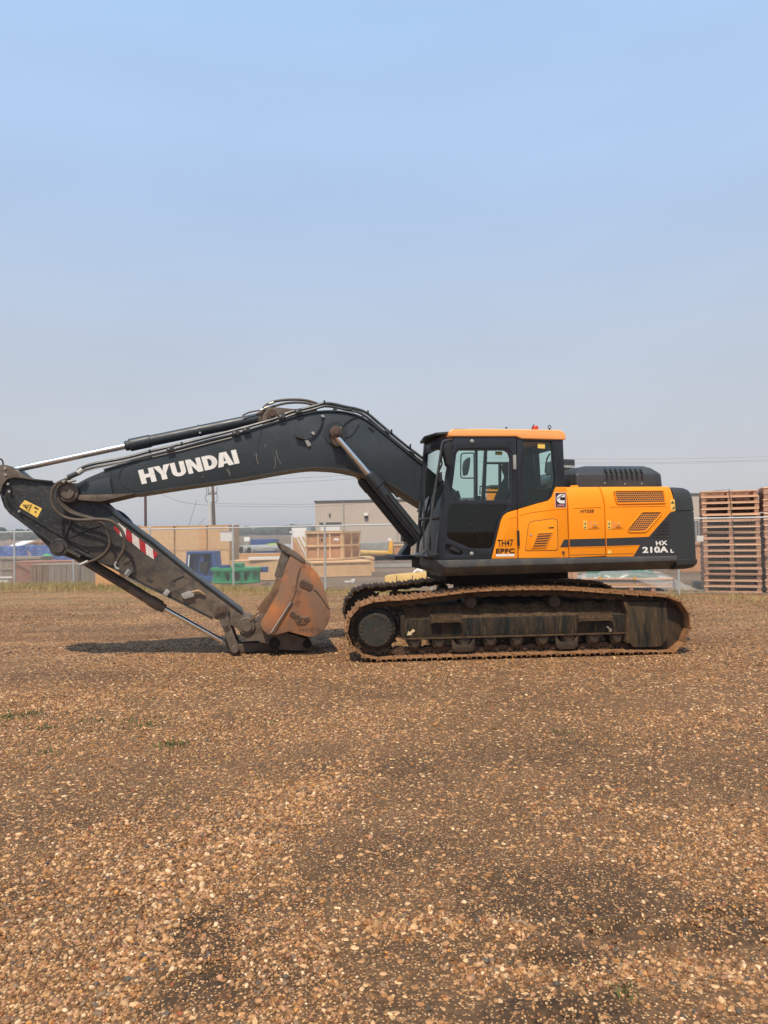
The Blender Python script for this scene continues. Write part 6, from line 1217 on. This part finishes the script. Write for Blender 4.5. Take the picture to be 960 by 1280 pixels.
# big ribbed crate on low crates
o, P, W, zt = crate(391, 463, 702, 720.5, 1.5, 'low_crate', 'long low plywood crate with upright battens under the tall brown crate', mOSB, mOSB, 5, 1, yaw=13, bt=.05)
Yc = P.y
crate(399, 466, 699, 716, 1.4, 'low_crate', 'second long low crate directly behind the front low crate', mOSB, mOSB, 4, 1, yaw=8, Yb=Yc+2.4, z1=zt+.05)
z0c = zt+.04; Yt = Yc+.9
pxa, pxb = 382, 428; W_ = (pxb-pxa)/FPX*Yt; o = empty('tall_crate', (AT(428, 690, Yt).x, Yt, z0c), R(0)); tag(o, 'tall reddish-brown crate with pale battens standing on the low crates', 'crate'); Hc = AT(405, 664.5, Yt).z-z0c
b = B(); b.loft([[(-W_, .0, z), (0, -.02, z), (.62, 1.0, z), (-W_+.5, 1.1, z)] for z in (0, Hc)]); b.done('panel_box', mCRT, o)
for i in range(4):
    x = -W_+(W_-.06)*i/3; b = B(); b.box(x, x+.075, -.06, -.022, 0, Hc); b.done('batten', mBAT, o, bevel=.003, seg=1)
for z in (0.0, Hc*.47, Hc-.075): b = B(); b.box(-W_, 0.02, -.085, -.061, z, z+.075); b.done('batten', mBAT, o, bevel=.003, seg=1)
Ms = Matrix.Rotation(math.atan2(1.02, .62), 4, 'Z'); ls = math.hypot(.62, 1.02)
for t in (0, .46, .93): b = B(); b.box(ls*t, ls*t+.07, -.06, -.01, 0, Hc, Ms); b.done('batten', mBAT, o)
for z in (0.0, Hc*.47, Hc-.075): b = B(); b.box(0, ls, -.085, -.061, z, z+.075, Ms); b.done('batten', mBAT, o)
for (u, v, w_) in ((.42, .66, .07), (.78, .68, .12), (.86, .67, .07)): b = B(); b.box(-W_+W_*u, -W_+W_*u+w_, -.028, -.021, Hc*v, Hc*v+.09); b.done('paper_label', mWBX if u > .5 else mBLK, o)
b = B(); b.box(-W_-.03, .03, -.09, 1.05, Hc, Hc+.03); b.done('lid', mBAT, o)
# open timber brace frames left of it
o = empty('timber_braces', (AT(374, 690, Yt+.5).x, Yt+.5, z0c), 0); tag(o, 'sloping timber braces with an orange board leaning left of the tall brown crate', 'timber')
sP = Yt/FPX
for k in range(3): b = B(); b.prism([(-9*sP+k*.16, 29*sP), (-6.5*sP+k*.16, 29.5*sP), (10*sP+k*.16, -2*sP), (7.5*sP+k*.16, -2*sP)], k*.25, k*.25+.06); b.done('brace', mBAT, o)
b = B(); b.prism([(-11*sP, -3*sP), (-11*sP, 28*sP), (-7*sP, 28*sP), (4*sP, 6*sP), (4*sP, -3*sP)], .8, .83); b.done('board', mCRT, o); b = B(); b.box(-11*sP, 9*sP, .0, .9, -z0c, -z0c+.02); 
b.bm.free(); b = B(); b.box(-11*sP, 8*sP, .1, .8, -z0c, -3*sP); b.done('low_box', mGRYW, o)
o, W, H = far_box(365, 383, 656.2, 690, 40, 2.5, 'white_trailer', 'white site trailer behind the timber braces', 'trailer', mWBX); b = B(); b.box(-W/2-.05, W/2+.05, -.05, 2.5, H-.06, H+.02); b.done('roof_edge', mGST, o)
c = AT(364.5, 665.5, 38); b = B(); b.box(c.x-.1, c.x+.12, 38, 38.2, c.z-.03, c.z+.06); b.tube([(c.x, 38.1, 0), (c.x, 38.1, c.z)], .04, 8); tag(b.done('yard_lamp', mWBX), 'small white lamp head on a thin post at the left end of the white trailer', 'lamp')
# warehouse
Yw = 110; A = AT(394, 627.8, Yw); Hw = A.z; WH = empty('warehouse', (A.x, Yw, 0), R(-4.5)); tag(WH, 'long beige metal warehouse with a flat dark roof edge far behind the fence', 'building'); Lw = 66
b = B(); b.box(0, Lw, 0, 30, 0, Hw); b.done('wall', mSTL, WH)
b = B(); k = 0.0
while k < Lw: b.box(k, k+.13, -.05, .01, .1, Hw-.25); k += .42
b.done('cladding_ribs', mSTL, WH)['kind'] = 'stuff'
b = B(); b.box(-.15, Lw+.1, -.14, 30.2, Hw-.02, Hw+.22); b.done('roof', mTRM, WH)
for x in (4.25, 12.2, 20.5, 40, 60): b = B(); b.box(x-.06, x+.06, -.17, -.06, 0, Hw); b.done('downpipe', mGST, WH)
def on_w(px): d = ray(px, 660); e = Vector((math.cos(R(-4.5)), math.sin(R(-4.5)), 0)); n = Vector((-e.y, e.x, 0)); t = (WH.location-cam_o).dot(n)/d.dot(n); return ((cam_o+d*t)-WH.location).dot(e)
xa, xb = on_w(401), on_w(425); b = B(); b.box(xa, xb, -.10, -.02, 0, AT(412, 658.5, Yw).z); b.done('roller_door', mWBX, WH); b = B(); b.box(xa-.2, xb+.2, -.2, 0, AT(412, 654.5, Yw).z, AT(412, 653, Yw).z); b.done('door_canopy', mTRM, WH)
x = on_w(458); zl = AT(458, 645, Yw).z; b = B(); b.box(x-.28, x+.28, -.5, 0, zl, zl+.35); l_ = b.done('wall_light', mWBX, WH, bevel=.04); b = B(); b.box(x-.25, x+.25, -.3, 0, zl-.4, zl); b.done('light_body', mTRM, l_)
x = on_w(412.5); zl = AT(412, 646, Yw).z; b = B(); b.box(x-.12, x+.12, -.15, 0, zl, zl+.5); b.done('wall_vent', mTRM, WH)
# things at mid distance between bucket and cab
o, W, H = far_box(445, 485, 677.2, 689, 62, 2.6, 'grey_container', 'long grey ribbed container to the right of the tall brown crate', 'container', mGST)
for k in range(14): b = B(); b.box(-W/2+W*(k+.2)/14, -W/2+W*(k+.55)/14, -.06, 0, .05, H-.08); b.done('rib', mGST, o)
b = B(); P = AT(446, 691.5, 44); Q = AT(487, 692.5, 46); b.tube([P, Q], .20, 12); o = b.done('yellow_pipe', mYBR); tag(o, 'pale yellow pipe lying to the right of the tall brown crate', 'pipe')
b = B(); b.box(P.x+.3, P.x+.5, P.y-.3, P.y+.5, 0, P.z-.2); b.box(Q.x-.5, Q.x-.3, Q.y-.3, Q.y+.5, 0, Q.z-.2); b.done('support', mGRYW, o)
o = empty('yellow_lift', (AT(488, 690, 45).x, 45, 0), 0); tag(o, 'small yellow lift with upright mast in front of the cab, beyond the fence', 'lift'); sP = 45/FPX
b = B(); b.prism([(-3.5*sP, 0), (3.5*sP, 0), (3*sP, 18*sP+.2), (0, 22*sP), (-2*sP, 17*sP)], 0, .8); b.done('body', mYMC, o, bevel=.04); b = B(); b.box(-3*sP, 1.5*sP, .2, .6, 22*sP, 25*sP); b.done('head', mWBX, o); b = B(); b.box(-4*sP, 4*sP, -.1, .9, 0, .25); b.done('wheel_base', mDST, o)
crate(490.5, 513, 680.5, 692, 1.0, 'orange_crate', 'orange-brown crate with cross braces in front of the cab, beyond the fence', mCRT, mBAT, 2, 1, yaw=0, Yb=46, z1=AT(500, 681, 46).z, bt=.08)
o = empty('black_beam', (AT(490, 695, 34).x, 34, 0), R(-3)); tag(o, 'long black steel beam on blocks behind the yellow bundle', 'beam'); sP = 34/FPX; zbm = AT(490, 700.5, 34).z
b = B(); b.box(-31*sP, 31*sP, 0, .03, zbm+.0, zbm+6*sP); b.box(-31*sP, 31*sP, -.12, .15, zbm+6*sP-.03, zbm+6*sP); b.box(-31*sP, 31*sP, -.12, .15, zbm, zbm+.03); b.done('web', mDST, o)
for s in (-.7, 0, .7): b = B(); b.box(s*31*sP-.1, s*31*sP+.1, -.2, .3, 0, zbm-.004); b.done('block', mGRYW, o)
b = B(); b.box(-29*sP, 33*sP, -.55, -.35, .02, .17); b.done('lower_beam', mGST, o)
o = empty('yellow_bundle', base(512, 732), R(-10)); tag(o, 'yellow-tan wrapped bundle lying just behind the fence left of the tracks', 'bundle'); sP = o.location.y/FPX
b = B(); b.loft([[(x, y*1.0, z) for x, y, z in pr] for pr in ([(-32*sP, 0, 0), (-32*sP, .8, 0), (-32*sP, .75, 12*sP), (-32*sP, .05, 12.5*sP)], [(-10*sP, -.04, 0), (-10*sP, .82, 0), (-10*sP, .75, 14*sP), (-10*sP, .05, 14*sP)], [(16*sP, -.04, 0), (16*sP, .8, 0), (16*sP, .7, 16.5*sP), (16*sP, .05, 15.5*sP)], [(33*sP, 0, 0), (33*sP, .8, 0), (33*sP, .7, 12*sP), (33*sP, .05, 12*sP)])]); b.done('wrap', mYBR, o, bevel=.05)
for x in (-16, 4, 22): b = B(); b.tube([(x*sP, -.045, .01), (x*sP, -.05, 13*sP)], .012, 5); b.done('strap', mPIN, o)
b = B(); b.tube([(4*sP, .3, 15.5*sP), (9*sP, .3, 19*sP), (15*sP, .3, 16.5*sP)], .05, 6); b.done('white_tie', mWBX, o)
b = B(); P = base(437, 728.5); b.box(P.x-.16, P.x+.16, P.y, P.y+.1, .02, .06); b.box(P.x+.06, P.x+.17, P.y, P.y+.1, .05, .12); b.box(P.x-.12, P.x-.08, P.y, P.y+.06, 0, .03); b.box(P.x+.08, P.x+.12, P.y, P.y+.06, 0, .03); tag(b.done('litter', mWBX), 'small piece of white litter on the soil under the low crates', 'litter')
# left-hand goods
b = B(); P0 = AT(-12, 684, 40); P1 = AT(118, 682.5, 40); o = empty('blue_tarp_stack', ((P0.x+P1.x)/2, 40, 0), 0); tag(o, 'long stack covered by wrinkled blue tarpaulin at the left behind the timber boxes', 'tarp stack'); W = P1.x-P0.x; H = P0.z
nx = 46; rg = []
for i in range(nx+1):
    x = -W/2+W*i/nx; f = lambda s: random.uniform(-s, s); rg.append([(x, -.2+f(.06), -.0), (x, -.1+f(.08), H*.5), (x, f(.06), H+f(.07)), (x, .8, H+.05+f(.06)), (x, 1.6, 0)])
b.loft(rg); b.done('tarpaulin', mBLU, o)
b = B(); P = AT(36, 693, 39.7); b.prism([(P.x-o.location.x-.1, P.z+.25), (P.x-o.location.x+.05, P.z+.12), (P.x-o.location.x+.15, P.z-.1), (P.x-o.location.x+.3, P.z-.15), (P.x-o.location.x+.28, P.z-.3), (P.x-o.location.x+.05, P.z-.3)], -.32, -.3); b.done('torn_patch', mGRYW, o)
o = empty('green_tarp_bundle', AT(59, 700, 32), 0); o.location.z = 0; tag(o, 'small bright green crumpled tarp bundle in front of the blue tarpaulin', 'tarp'); sP = 32/FPX; zg = AT(59, 701, 32).z; b = B()
for k in range(9): c = Vector((random.uniform(-5, 5)*sP, random.uniform(0, .3), zg+random.uniform(1, 5.5)*sP)); g_ = bmesh.ops.create_icosphere(b.bm, subdivisions=2, radius=random.uniform(2.4, 3.6)*sP, matrix=Matrix.Translation(c)); [setattr(v, 'co', v.co+Vector([random.uniform(-.02, .02) for _ in range(3)])) for v in g_['verts']]
b.done('folds', mGRB, o); b = B(); b.box(-7*sP, 7*sP, -.1, .5, 0, zg+.04); b.done('box_under', mGRYW, o)
crate(-14, 50.5, 697, 722, 1.0, 'grey_lumber_crate', 'weathered grey board crate at the far left, behind the reddish box', mGRYW, mGRYW, 4, 2, yaw=0, Yb=28.5, z1=AT(20, 696.5, 28.5).z, bt=.08)
crate(16.5, 96, 701.5, 728.5, 1.1, 'reddish_box', 'reddish-brown plywood box with plain face behind the grey slatted box', mPNK, None, 2, 1, yaw=4, Yb=25.8, z1=AT(60, 702, 25.8).z)
o, P, W, zt = crate(40.5, 119, 706, 733, 1.2, 'grey_slatted_box', 'weathered grey box of upright boards standing just behind the fence', mGRYW, None, 11, 1, yaw=5)
b = B(); P = base(-2, 728); b.box(P.x-.5, P.x+.55, P.y-.1, P.y+.15, .16, .2); b.box(P.x-.3, P.x+.4, P.y-.05, P.y+.1, 0, .16); tag(b.done('white_plank', mWBX), 'short white plank on a block at the foot of the leftmost fence post', 'plank')
# lumber heaps with a pale sheet on top
o = empty('lumber_heap', (AT(40, 690, 58).x, 58, 0), 0); tag(o, 'heap of loose tan lumber offcuts beyond the blue tarpaulin', 'lumber'); sP = 58/FPX; b = B()
for k in range(130):
    x = random.uniform(-50, 55)*sP; z = max(.2, 1.0-abs(x/(60*sP))**2)*random.uniform(0, 1.35); b.box(-random.uniform(.3, 1.1), random.uniform(.3, 1.1), -.06, .06, -.03, .05, Matrix.Translation((x, random.uniform(-1, 2), z)) @ Matrix.Rotation(random.uniform(-.5, .5), 4, 'Y') @ Matrix.Rotation(random.uniform(-.8, .8), 4, 'Z'))
b.done('offcuts', mPAL, o)['kind'] = 'stuff'
b = B(); b.prism([(-52*sP, 0), (-48*sP, .8), (-10*sP, 1.15), (25*sP, 1.2), (52*sP, .7), (56*sP, 0)], .2, 3); b.done('heap_core', mSTR, o)
b = B(); P = AT(23, 679, 56.5)-o.location; b.loft([[(P.x-13*sP, -2.2, P.z-5*sP), (P.x+2*sP, -2.2, P.z-5*sP), (P.x+13*sP, -.6, P.z+3.2*sP), (P.x-2*sP, -.6, P.z+2.6*sP)], [(p_[0], p_[1], p_[2]-.06) for p_ in [(P.x-13*sP, -2.2, P.z-5*sP), (P.x+2*sP, -2.2, P.z-5*sP), (P.x+13*sP, -.6, P.z+3.2*sP), (P.x-2*sP, -.6, P.z+2.6*sP)]]]); b.done('pale_sheet', mWBX, o)
b = B(); P = AT(74, 682, 56)-o.location; b.box(P.x-12*sP, P.x+14*sP, -2, -.6, P.z-2*sP, P.z+2*sP); b.box(P.x-34*sP, P.x-22*sP, -2, -.6, P.z-1*sP-.4, P.z); b.done('board_pack', mOSB2, o)
# right-hand goods under the counterweight
o = empty('wrapped_pallet', base(785, 739), R(-14)); tag(o, 'pallet of boards under green netting and clear plastic film seen below the engine panels', 'pallet load'); sP = o.location.y/FPX
b = B()
for x in (-54, -22, 4, 30, 50): b.box(x*sP-.05, x*sP+.05, 0, 1.1, 0, .10)
b.done('skid', mSTR, o)
for k, (z, x0_, x1_) in enumerate(((.10, -56, 52), (.155, -54, 50), (.30, -56, 54))): b = B(); b.box(x0_*sP, x1_*sP, -.02, .1, z, z+.045); b.done('board', mPALL if k != 1 else mOSB2, o)
b = B(); b.box(-54*sP, 50*sP, .02, 1.08, .10, .335); b.done('load', mGST, o)
b = B(); n_ = 24; rg = []
for i in range(n_+1):
    x = (-50+86*i/n_)*sP; k = .20*math.sin(math.pi*i/n_)**.6; rg.append([(x, .02+random.uniform(-.02, .02), .35), (x, .1, .38+k*.8+random.uniform(-.02, .02)), (x, .55, .40+k+random.uniform(-.03, .03)), (x, 1.0, .36)])
b.loft(rg); b.done('green_netting', mNET, o)
b = B(); n_ = 30; rg = []
for i in range(n_+1):
    t = i/n_; x = (-62+150*t)*sP; zt_ = .40+.14*math.sin(math.pi*min(1, t*1.25))-.62*max(0, t-.72)/.28*.72; zt_ = max(zt_, .03); zl_ = .34-.30*min(1, max(0, (t-.45)/.25)); zl_ = max(.0, min(zl_, zt_-.02)); rg.append([(x, -.06+random.uniform(-.04, .02), zl_), (x+.04, -.03+random.uniform(-.03, .03), (zl_+zt_)/2), (x, .10, zt_+random.uniform(-.03, .03))])
b.loft(rg, cap=False, closed=False)
mfl = bpy.data.materials.new('clear_film'); mfl.use_nodes = True; bsf = mfl.node_tree.nodes['Principled BSDF']; bsf.inputs['Base Color'].default_value = (.8, .8, .78, 1); bsf.inputs['Roughness'].default_value = .25; bsf.inputs['Alpha'].default_value = .28
b.done('plastic_film', mfl, o)
for px in (752, 793): b = B(); b.box((px-785)*sP-.03, (px-785)*sP+.03, -.08, 0, .30, .37); b.done('yellow_clip', mYMC, o)
o = empty('board_stack', base(694, 737), R(-8)); tag(o, 'stack of orange and brown boards seen through the gap behind the slewing ring', 'boards'); sP = o.location.y/FPX
cols_ = (mOSB2, mGRYW, mCRT, mOSB, mPNK, mGRYW, mSTR, mPAL)
for k in range(8): b = B(); b.box((-24+6.5*k)*sP, (-24+6.5*k+6)*sP, random.uniform(0, .06), .5, 0, .50+random.uniform(0, .05)); b.done('board', cols_[k], o)
# orange crate and corrugated screen right of the counterweight
o, P, W, zt = crate(852, 884, 679, 714.5, 1.6, 'orange_crate', 'orange-brown crate between the counterweight and the pallet stacks', mCRT, mCRT, 2, 1, yaw=-5, bt=.07)
far_s, W2, H2 = far_box(850, 905, 650, 690, 44, .2, 'grey_screen', 'dark grey ribbed screen panel beyond the orange crate right of the counterweight', 'screen', mGST)
for k in range(16): b = B(); b.box(-W2/2+W2*(k+.2)/16, -W2/2+W2*(k+.6)/16, -.05, 0, .05, H2-.02); b.done('rib', mTRM, far_s)
fs = fence_sign(871, 879.3, 669.5, 677, 'small white sign with faded print right of the counterweight', back=.05)
b = B(); b.box(-0.001, .001, 0, .001, 0, .001); b.bm.free()
# pallet stacks
def pallet(w_, d_, h_):
    r = empty('pallet', (0, 0, 0)); t = .025; n = 7
    for x in (-w_/2+.045, 0, w_/2-.045): b = B(); b.box(x-.045, x+.045, 0, d_, t+.001, h_-t-.001); b.done('stringer', mSTR, r)
    for k in range(n):
        y = k*(d_-.10)/(n-1); b = B(); b.box(-w_/2-.01, w_/2+.01, y-.012 if k == 0 else y, y+.10, h_-t, h_); b.done('deck_board', mPALL if k == 0 else mPAL, r)
    for k in range(3): y = k*(d_-.10)/2; b = B(); b.box(-w_/2-.01, w_/2+.01, y-.010 if k == 0 else y, y+.10, 0, t); b.done('bottom_board', mPAL, r)
    return r
YAWP = R(-21); exj = Vector((math.cos(YAWP), math.sin(YAWP), 0)); PL_ = base(880, 739.8); d_ = ray(951.5, 700); nn_ = Vector((-d_.y, d_.x, 0)); wp = -(PL_-cam_o).dot(nn_)/exj.dot(nn_); Pp = PL_+exj*wp/2; Pp.z = 0; hT = AT(916, 612.5, Pp.y).z; NP = 17; hp = hT/NP-.004
proto = pallet(wp-.03, 1.05, hp); tag(proto, 'x', 'pallet', 'wooden pallets stacked behind the fence at the right')
ordn = ['bottom', 'second', 'third', 'fourth', 'fifth', 'sixth', 'seventh', 'eighth', 'ninth', 'tenth', 'eleventh', 'twelfth', 'thirteenth', 'fourteenth', 'fifteenth', 'sixteenth', 'seventeenth', 'eighteenth', 'nineteenth']
first = True
SIDE_P = pallet(1.15, wp-.05, hp); tag(SIDE_P, 'bottom pallet of the crosswise stack added behind to darken the gaps', 'pallet', 'wooden pallets stacked behind the fence at the right')  # crosswise stack added so the gaps of the full stack look dark
env = Vector((-exj.y, exj.x, 0))
for k in range(NP):
    o = SIDE_P if k == 0 else copy_tree(SIDE_P); o.location = Pp+env*1.75-exj*(wp/2-.03)+Vector((0, 0, k*(hp+.0035))); o.rotation_euler = (0, 0, YAWP-math.pi/2+random.uniform(-.01, .01))
    o['label'] = '%s pallet%s of the crosswise stack added behind to darken the gaps' % ('topmost' if k == NP-1 else ordn[k], '' if k in (0, NP-1) else ' from the ground')
for st_, (off, np_, nm) in enumerate(((0, NP, 'full stack beside the counterweight'), (wp+.035, NP+0, 'stack cut by the right photo edge'), (2*wp+.10, NP-1, 'x'))):
    if st_ == 2: break
    for k in range(np_):
        o = proto if first else copy_tree(proto); first = False
        jx = random.uniform(-.012, .012)-.022*((k/np_)-.5)*(1 if st_ == 0 else .5); o.location = Pp+exj*(off+jx)+Vector((0, random.uniform(-.015, .015)-.10*st_, k*(hp+.0035)+.0+(.035 if st_ and k > 12 else 0)+(.02*st_))); o.rotation_euler = (0, 0, YAWP+random.uniform(-.01, .01))
        o['label'] = ('topmost pallet of the ' if k == np_-1 else '%s pallet%s of the ' % (ordn[k], '' if k == 0 else ' from the ground'))+nm
for st_, off in ((0, 0), (1, wp+.035)):
    b = B(); c = Pp+exj*off+Vector((-.02+.05, -.03, 0)); 
    b.tube([c+Vector((.10, -.01, 0.02)), c+Vector((-.06, -.01, hT+.02+.06*st_)), c+Vector((-.06, 1.0, hT+.02+.06*st_))], .007, 4)
    tag(b.done('strap', mat('strap_green%d' % st_, (.02, .05, .03), .5)), ('dark green strap running up the front of the full pallet stack' if st_ == 0 else 'dark green strap on the pallet stack at the right photo edge'), 'strap')
# ------------------------------------------------------------------ poles, wires, distance
mPOLE = mat('pole_wood', (.16, .12, .095), .8, var=.2); mCON = mat('pale_pole', (.55, .53, .49), .7, var=.05)
Y1 = 62; P = AT(182, 655, Y1); b = B(); b.loft([[(P.x+r*math.cos(2*math.pi*k/8), Y1+r*math.sin(2*math.pi*k/8), z) for k in range(8)] for r, z in ((.13, 0), (.10, AT(182, 592, Y1).z))]); tag(b.done('thin_pole', mat('brown_pole', (.10, .06, .055), .7)), 'thin dark brown pole rising behind the plywood crates, left of the utility pole', 'pole')
Y2 = 70; UPx = empty('utility_pole', (AT(268, 660, Y2).x, Y2, 0)); tag(UPx, 'wooden utility pole with crossarm and looped cables behind the crates', 'utility pole'); o0 = UPx.location
def W3(px, py, Y=Y2): return AT(px, py, Y)-o0
b = B(); A = W3(268.6, 659); A.z = 0; T = W3(265.2, 592); b.tube([A, T], [.17, .12], 10); b.done('shaft', mPOLE, UPx)
b = B(); A = W3(266, 659)+Vector((-.15, -.25, 0)); A.z = 0; b.tube([A, W3(265.2, 628)+Vector((-.15, -.25, 0))], [.19, .16], 10); b.done('cable_guard', mCON, UPx)
for py, hw in ((605, 6.5), (617.5, 5)):
    b = B(); A = W3(265.5-hw, py); C_ = W3(265.5+hw, py-.5); b.tube([A, C_], .06, 6); ca = b.done('crossarm', mPOLE, UPx)
    for s in (-1, -.55, .55, 1): p = W3(265.5+hw*s, py-1.6); b = B(); b.tube([p-Vector((0, 0, .12)), p+Vector((0, 0, .12))], .05, 6); b.done('insulator', mGST, ca)
for pts in ([(257.5, 609), (258.5, 616), (256.5, 622), (259, 627.5), (263, 628.5), (265.5, 627)], [(271.5, 609), (271, 616), (271.5, 622), (270.5, 627), (267, 629)], [(259, 607), (261, 613), (259.5, 620)], [(274, 605), (278, 605.5), (279, 603)]):
    b = B(); b.tube([W3(x, y) for x, y in pts], .028, 5, smooth=4); b.done('cable_loop', mTRM, UPx)
def wire_(pts, label, r=.011, m=mTRM): b = B(); b.tube([AT(*p) for p in pts], r, 4, smooth=5); tag(b.done('power_line', m), label, 'power line')
wire_([(270, 629.5, 70), (330, 630.2, 72), (400, 629.8, 75), (467, 623.5, 78), (530, 614, 80)], 'upper thin power line running right from the utility pole towards the cab')
wire_([(270, 632.5, 70), (330, 633.3, 72), (400, 633, 75), (467, 627.5, 78), (530, 618, 80)], 'lower thin power line running right from the utility pole towards the cab')
wire_([(190, 612, 70), (210, 621.5, 70), (232, 628.5, 70), (264, 632, 70)], 'sagging thin cable between the brown pole and the utility pole', .015)
wire_([(235, 660, 66), (246, 625, 70)], 'thin slanting guy wire left of the utility pole', .02)
wire_([(245, 660, 66), (255.5, 648, 70)], 'short slanting guy wire at the foot of the utility pole', .02)
wire_([(300, 601, 90), (400, 596, 95), (480, 591, 100), (560, 585, 105)], 'faint power line seen under the boom near the boom cylinder', .014)
wire_([(300, 606, 90), (400, 601, 95), (480, 596, 100), (560, 590, 105)], 'second faint power line just under the first one beneath the boom', .014)
for k, (dy, lab) in enumerate(((0, 'topmost of the power lines crossing the sky right of the cab'), (4.4, 'middle of the power lines crossing the sky right of the cab'), (6.2, 'lowest of the power lines crossing the sky right of the cab'))):
    wire_([(560, 571+dy, 90), (720, 573.8+dy, 92), (840, 573.5+dy*.95, 94), (960, 570.8+dy*.85, 96), (1100, 566+dy*.8, 98)], lab, .0105)
# tree line and low hills
def crowns(name, label, px0, px1, Y, h0, h1, n, m):
    X0 = AT(px0, 665, Y).x; X1 = AT(px1, 665, Y).x; b = B()
    for k in range(n):
        x = X0+(X1-X0)*(k+random.random())/n; h = random.uniform(h0, h1); w_ = random.uniform(.5, .9)*h; y = Y+random.uniform(-8, 8)
        for j in range(4):
            c = Vector((x+random.uniform(-.5, .5)*w_, y+random.uniform(-2, 2), h*random.uniform(.3, .75))); g_ = bmesh.ops.create_icosphere(b.bm, subdivisions=2, radius=h*random.uniform(.22, .38), matrix=Matrix.Translation(c))
            for v in g_['verts']: v.co += (v.co-c)*random.uniform(-.35, .35)
        b.tube([(x, y, 0), (x, y, h*.5)], .2, 5)
    o = b.done(name, m, smooth=False); tag(o, label, 'trees', kind='stuff')
mTREE = mat('far_foliage', (.045, .060, .030), .9, var=.3, vscale=.2)
crowns('far_trees', 'dark far tree line on the horizon at the left behind the lumber', -140, 165, 380, 4.0, 6.4, 130, mTREE)
crowns('far_trees', 'low far trees on the horizon between the plywood crates and the warehouse', 286, 402, 560, 3.5, 7.5, 70, mTREE)
crowns('far_trees', 'far trees beyond the right-hand pallet stacks', 860, 1250, 430, 3.5, 7, 110, mTREE)
b = B(); X0 = AT(250, 660, 1500).x; nx = 40; rg = []
for i in range(nx+1):
    x = -900+2600*i/nx; h = 8+7*math.sin(i*.35)+5*math.sin(i*.9+1); rg.append([(x, 1450, -1), (x, 1500, max(2, h)), (x, 1640, -1)])
b.loft(rg); tag(b.done('hills', mat('hill_grass', (.08, .10, .05), .9)), kind='structure')
# ------------------------------------------------------------------ smoke haze
HAZE = 0.0006
if HAZE:
    b = B(); b.box(-700, 700, -60, 1800, -1.2, 22); hz_ = b.done('haze', bpy.data.materials.new('haze_air'), smooth=False); tag(hz_, kind='stuff')
    hm = hz_.data.materials[0]; hm.use_nodes = True; hm.node_tree.nodes.clear(); pv = hm.node_tree.nodes.new('ShaderNodeVolumePrincipled'); pv.inputs['Density'].default_value = HAZE; pv.inputs['Color'].default_value = (.86, .87, .90, 1); pv.inputs['Anisotropy'].default_value = .2
    ho = hm.node_tree.nodes.new('ShaderNodeOutputMaterial'); hm.node_tree.links.new(pv.outputs[0], ho.inputs['Volume'])
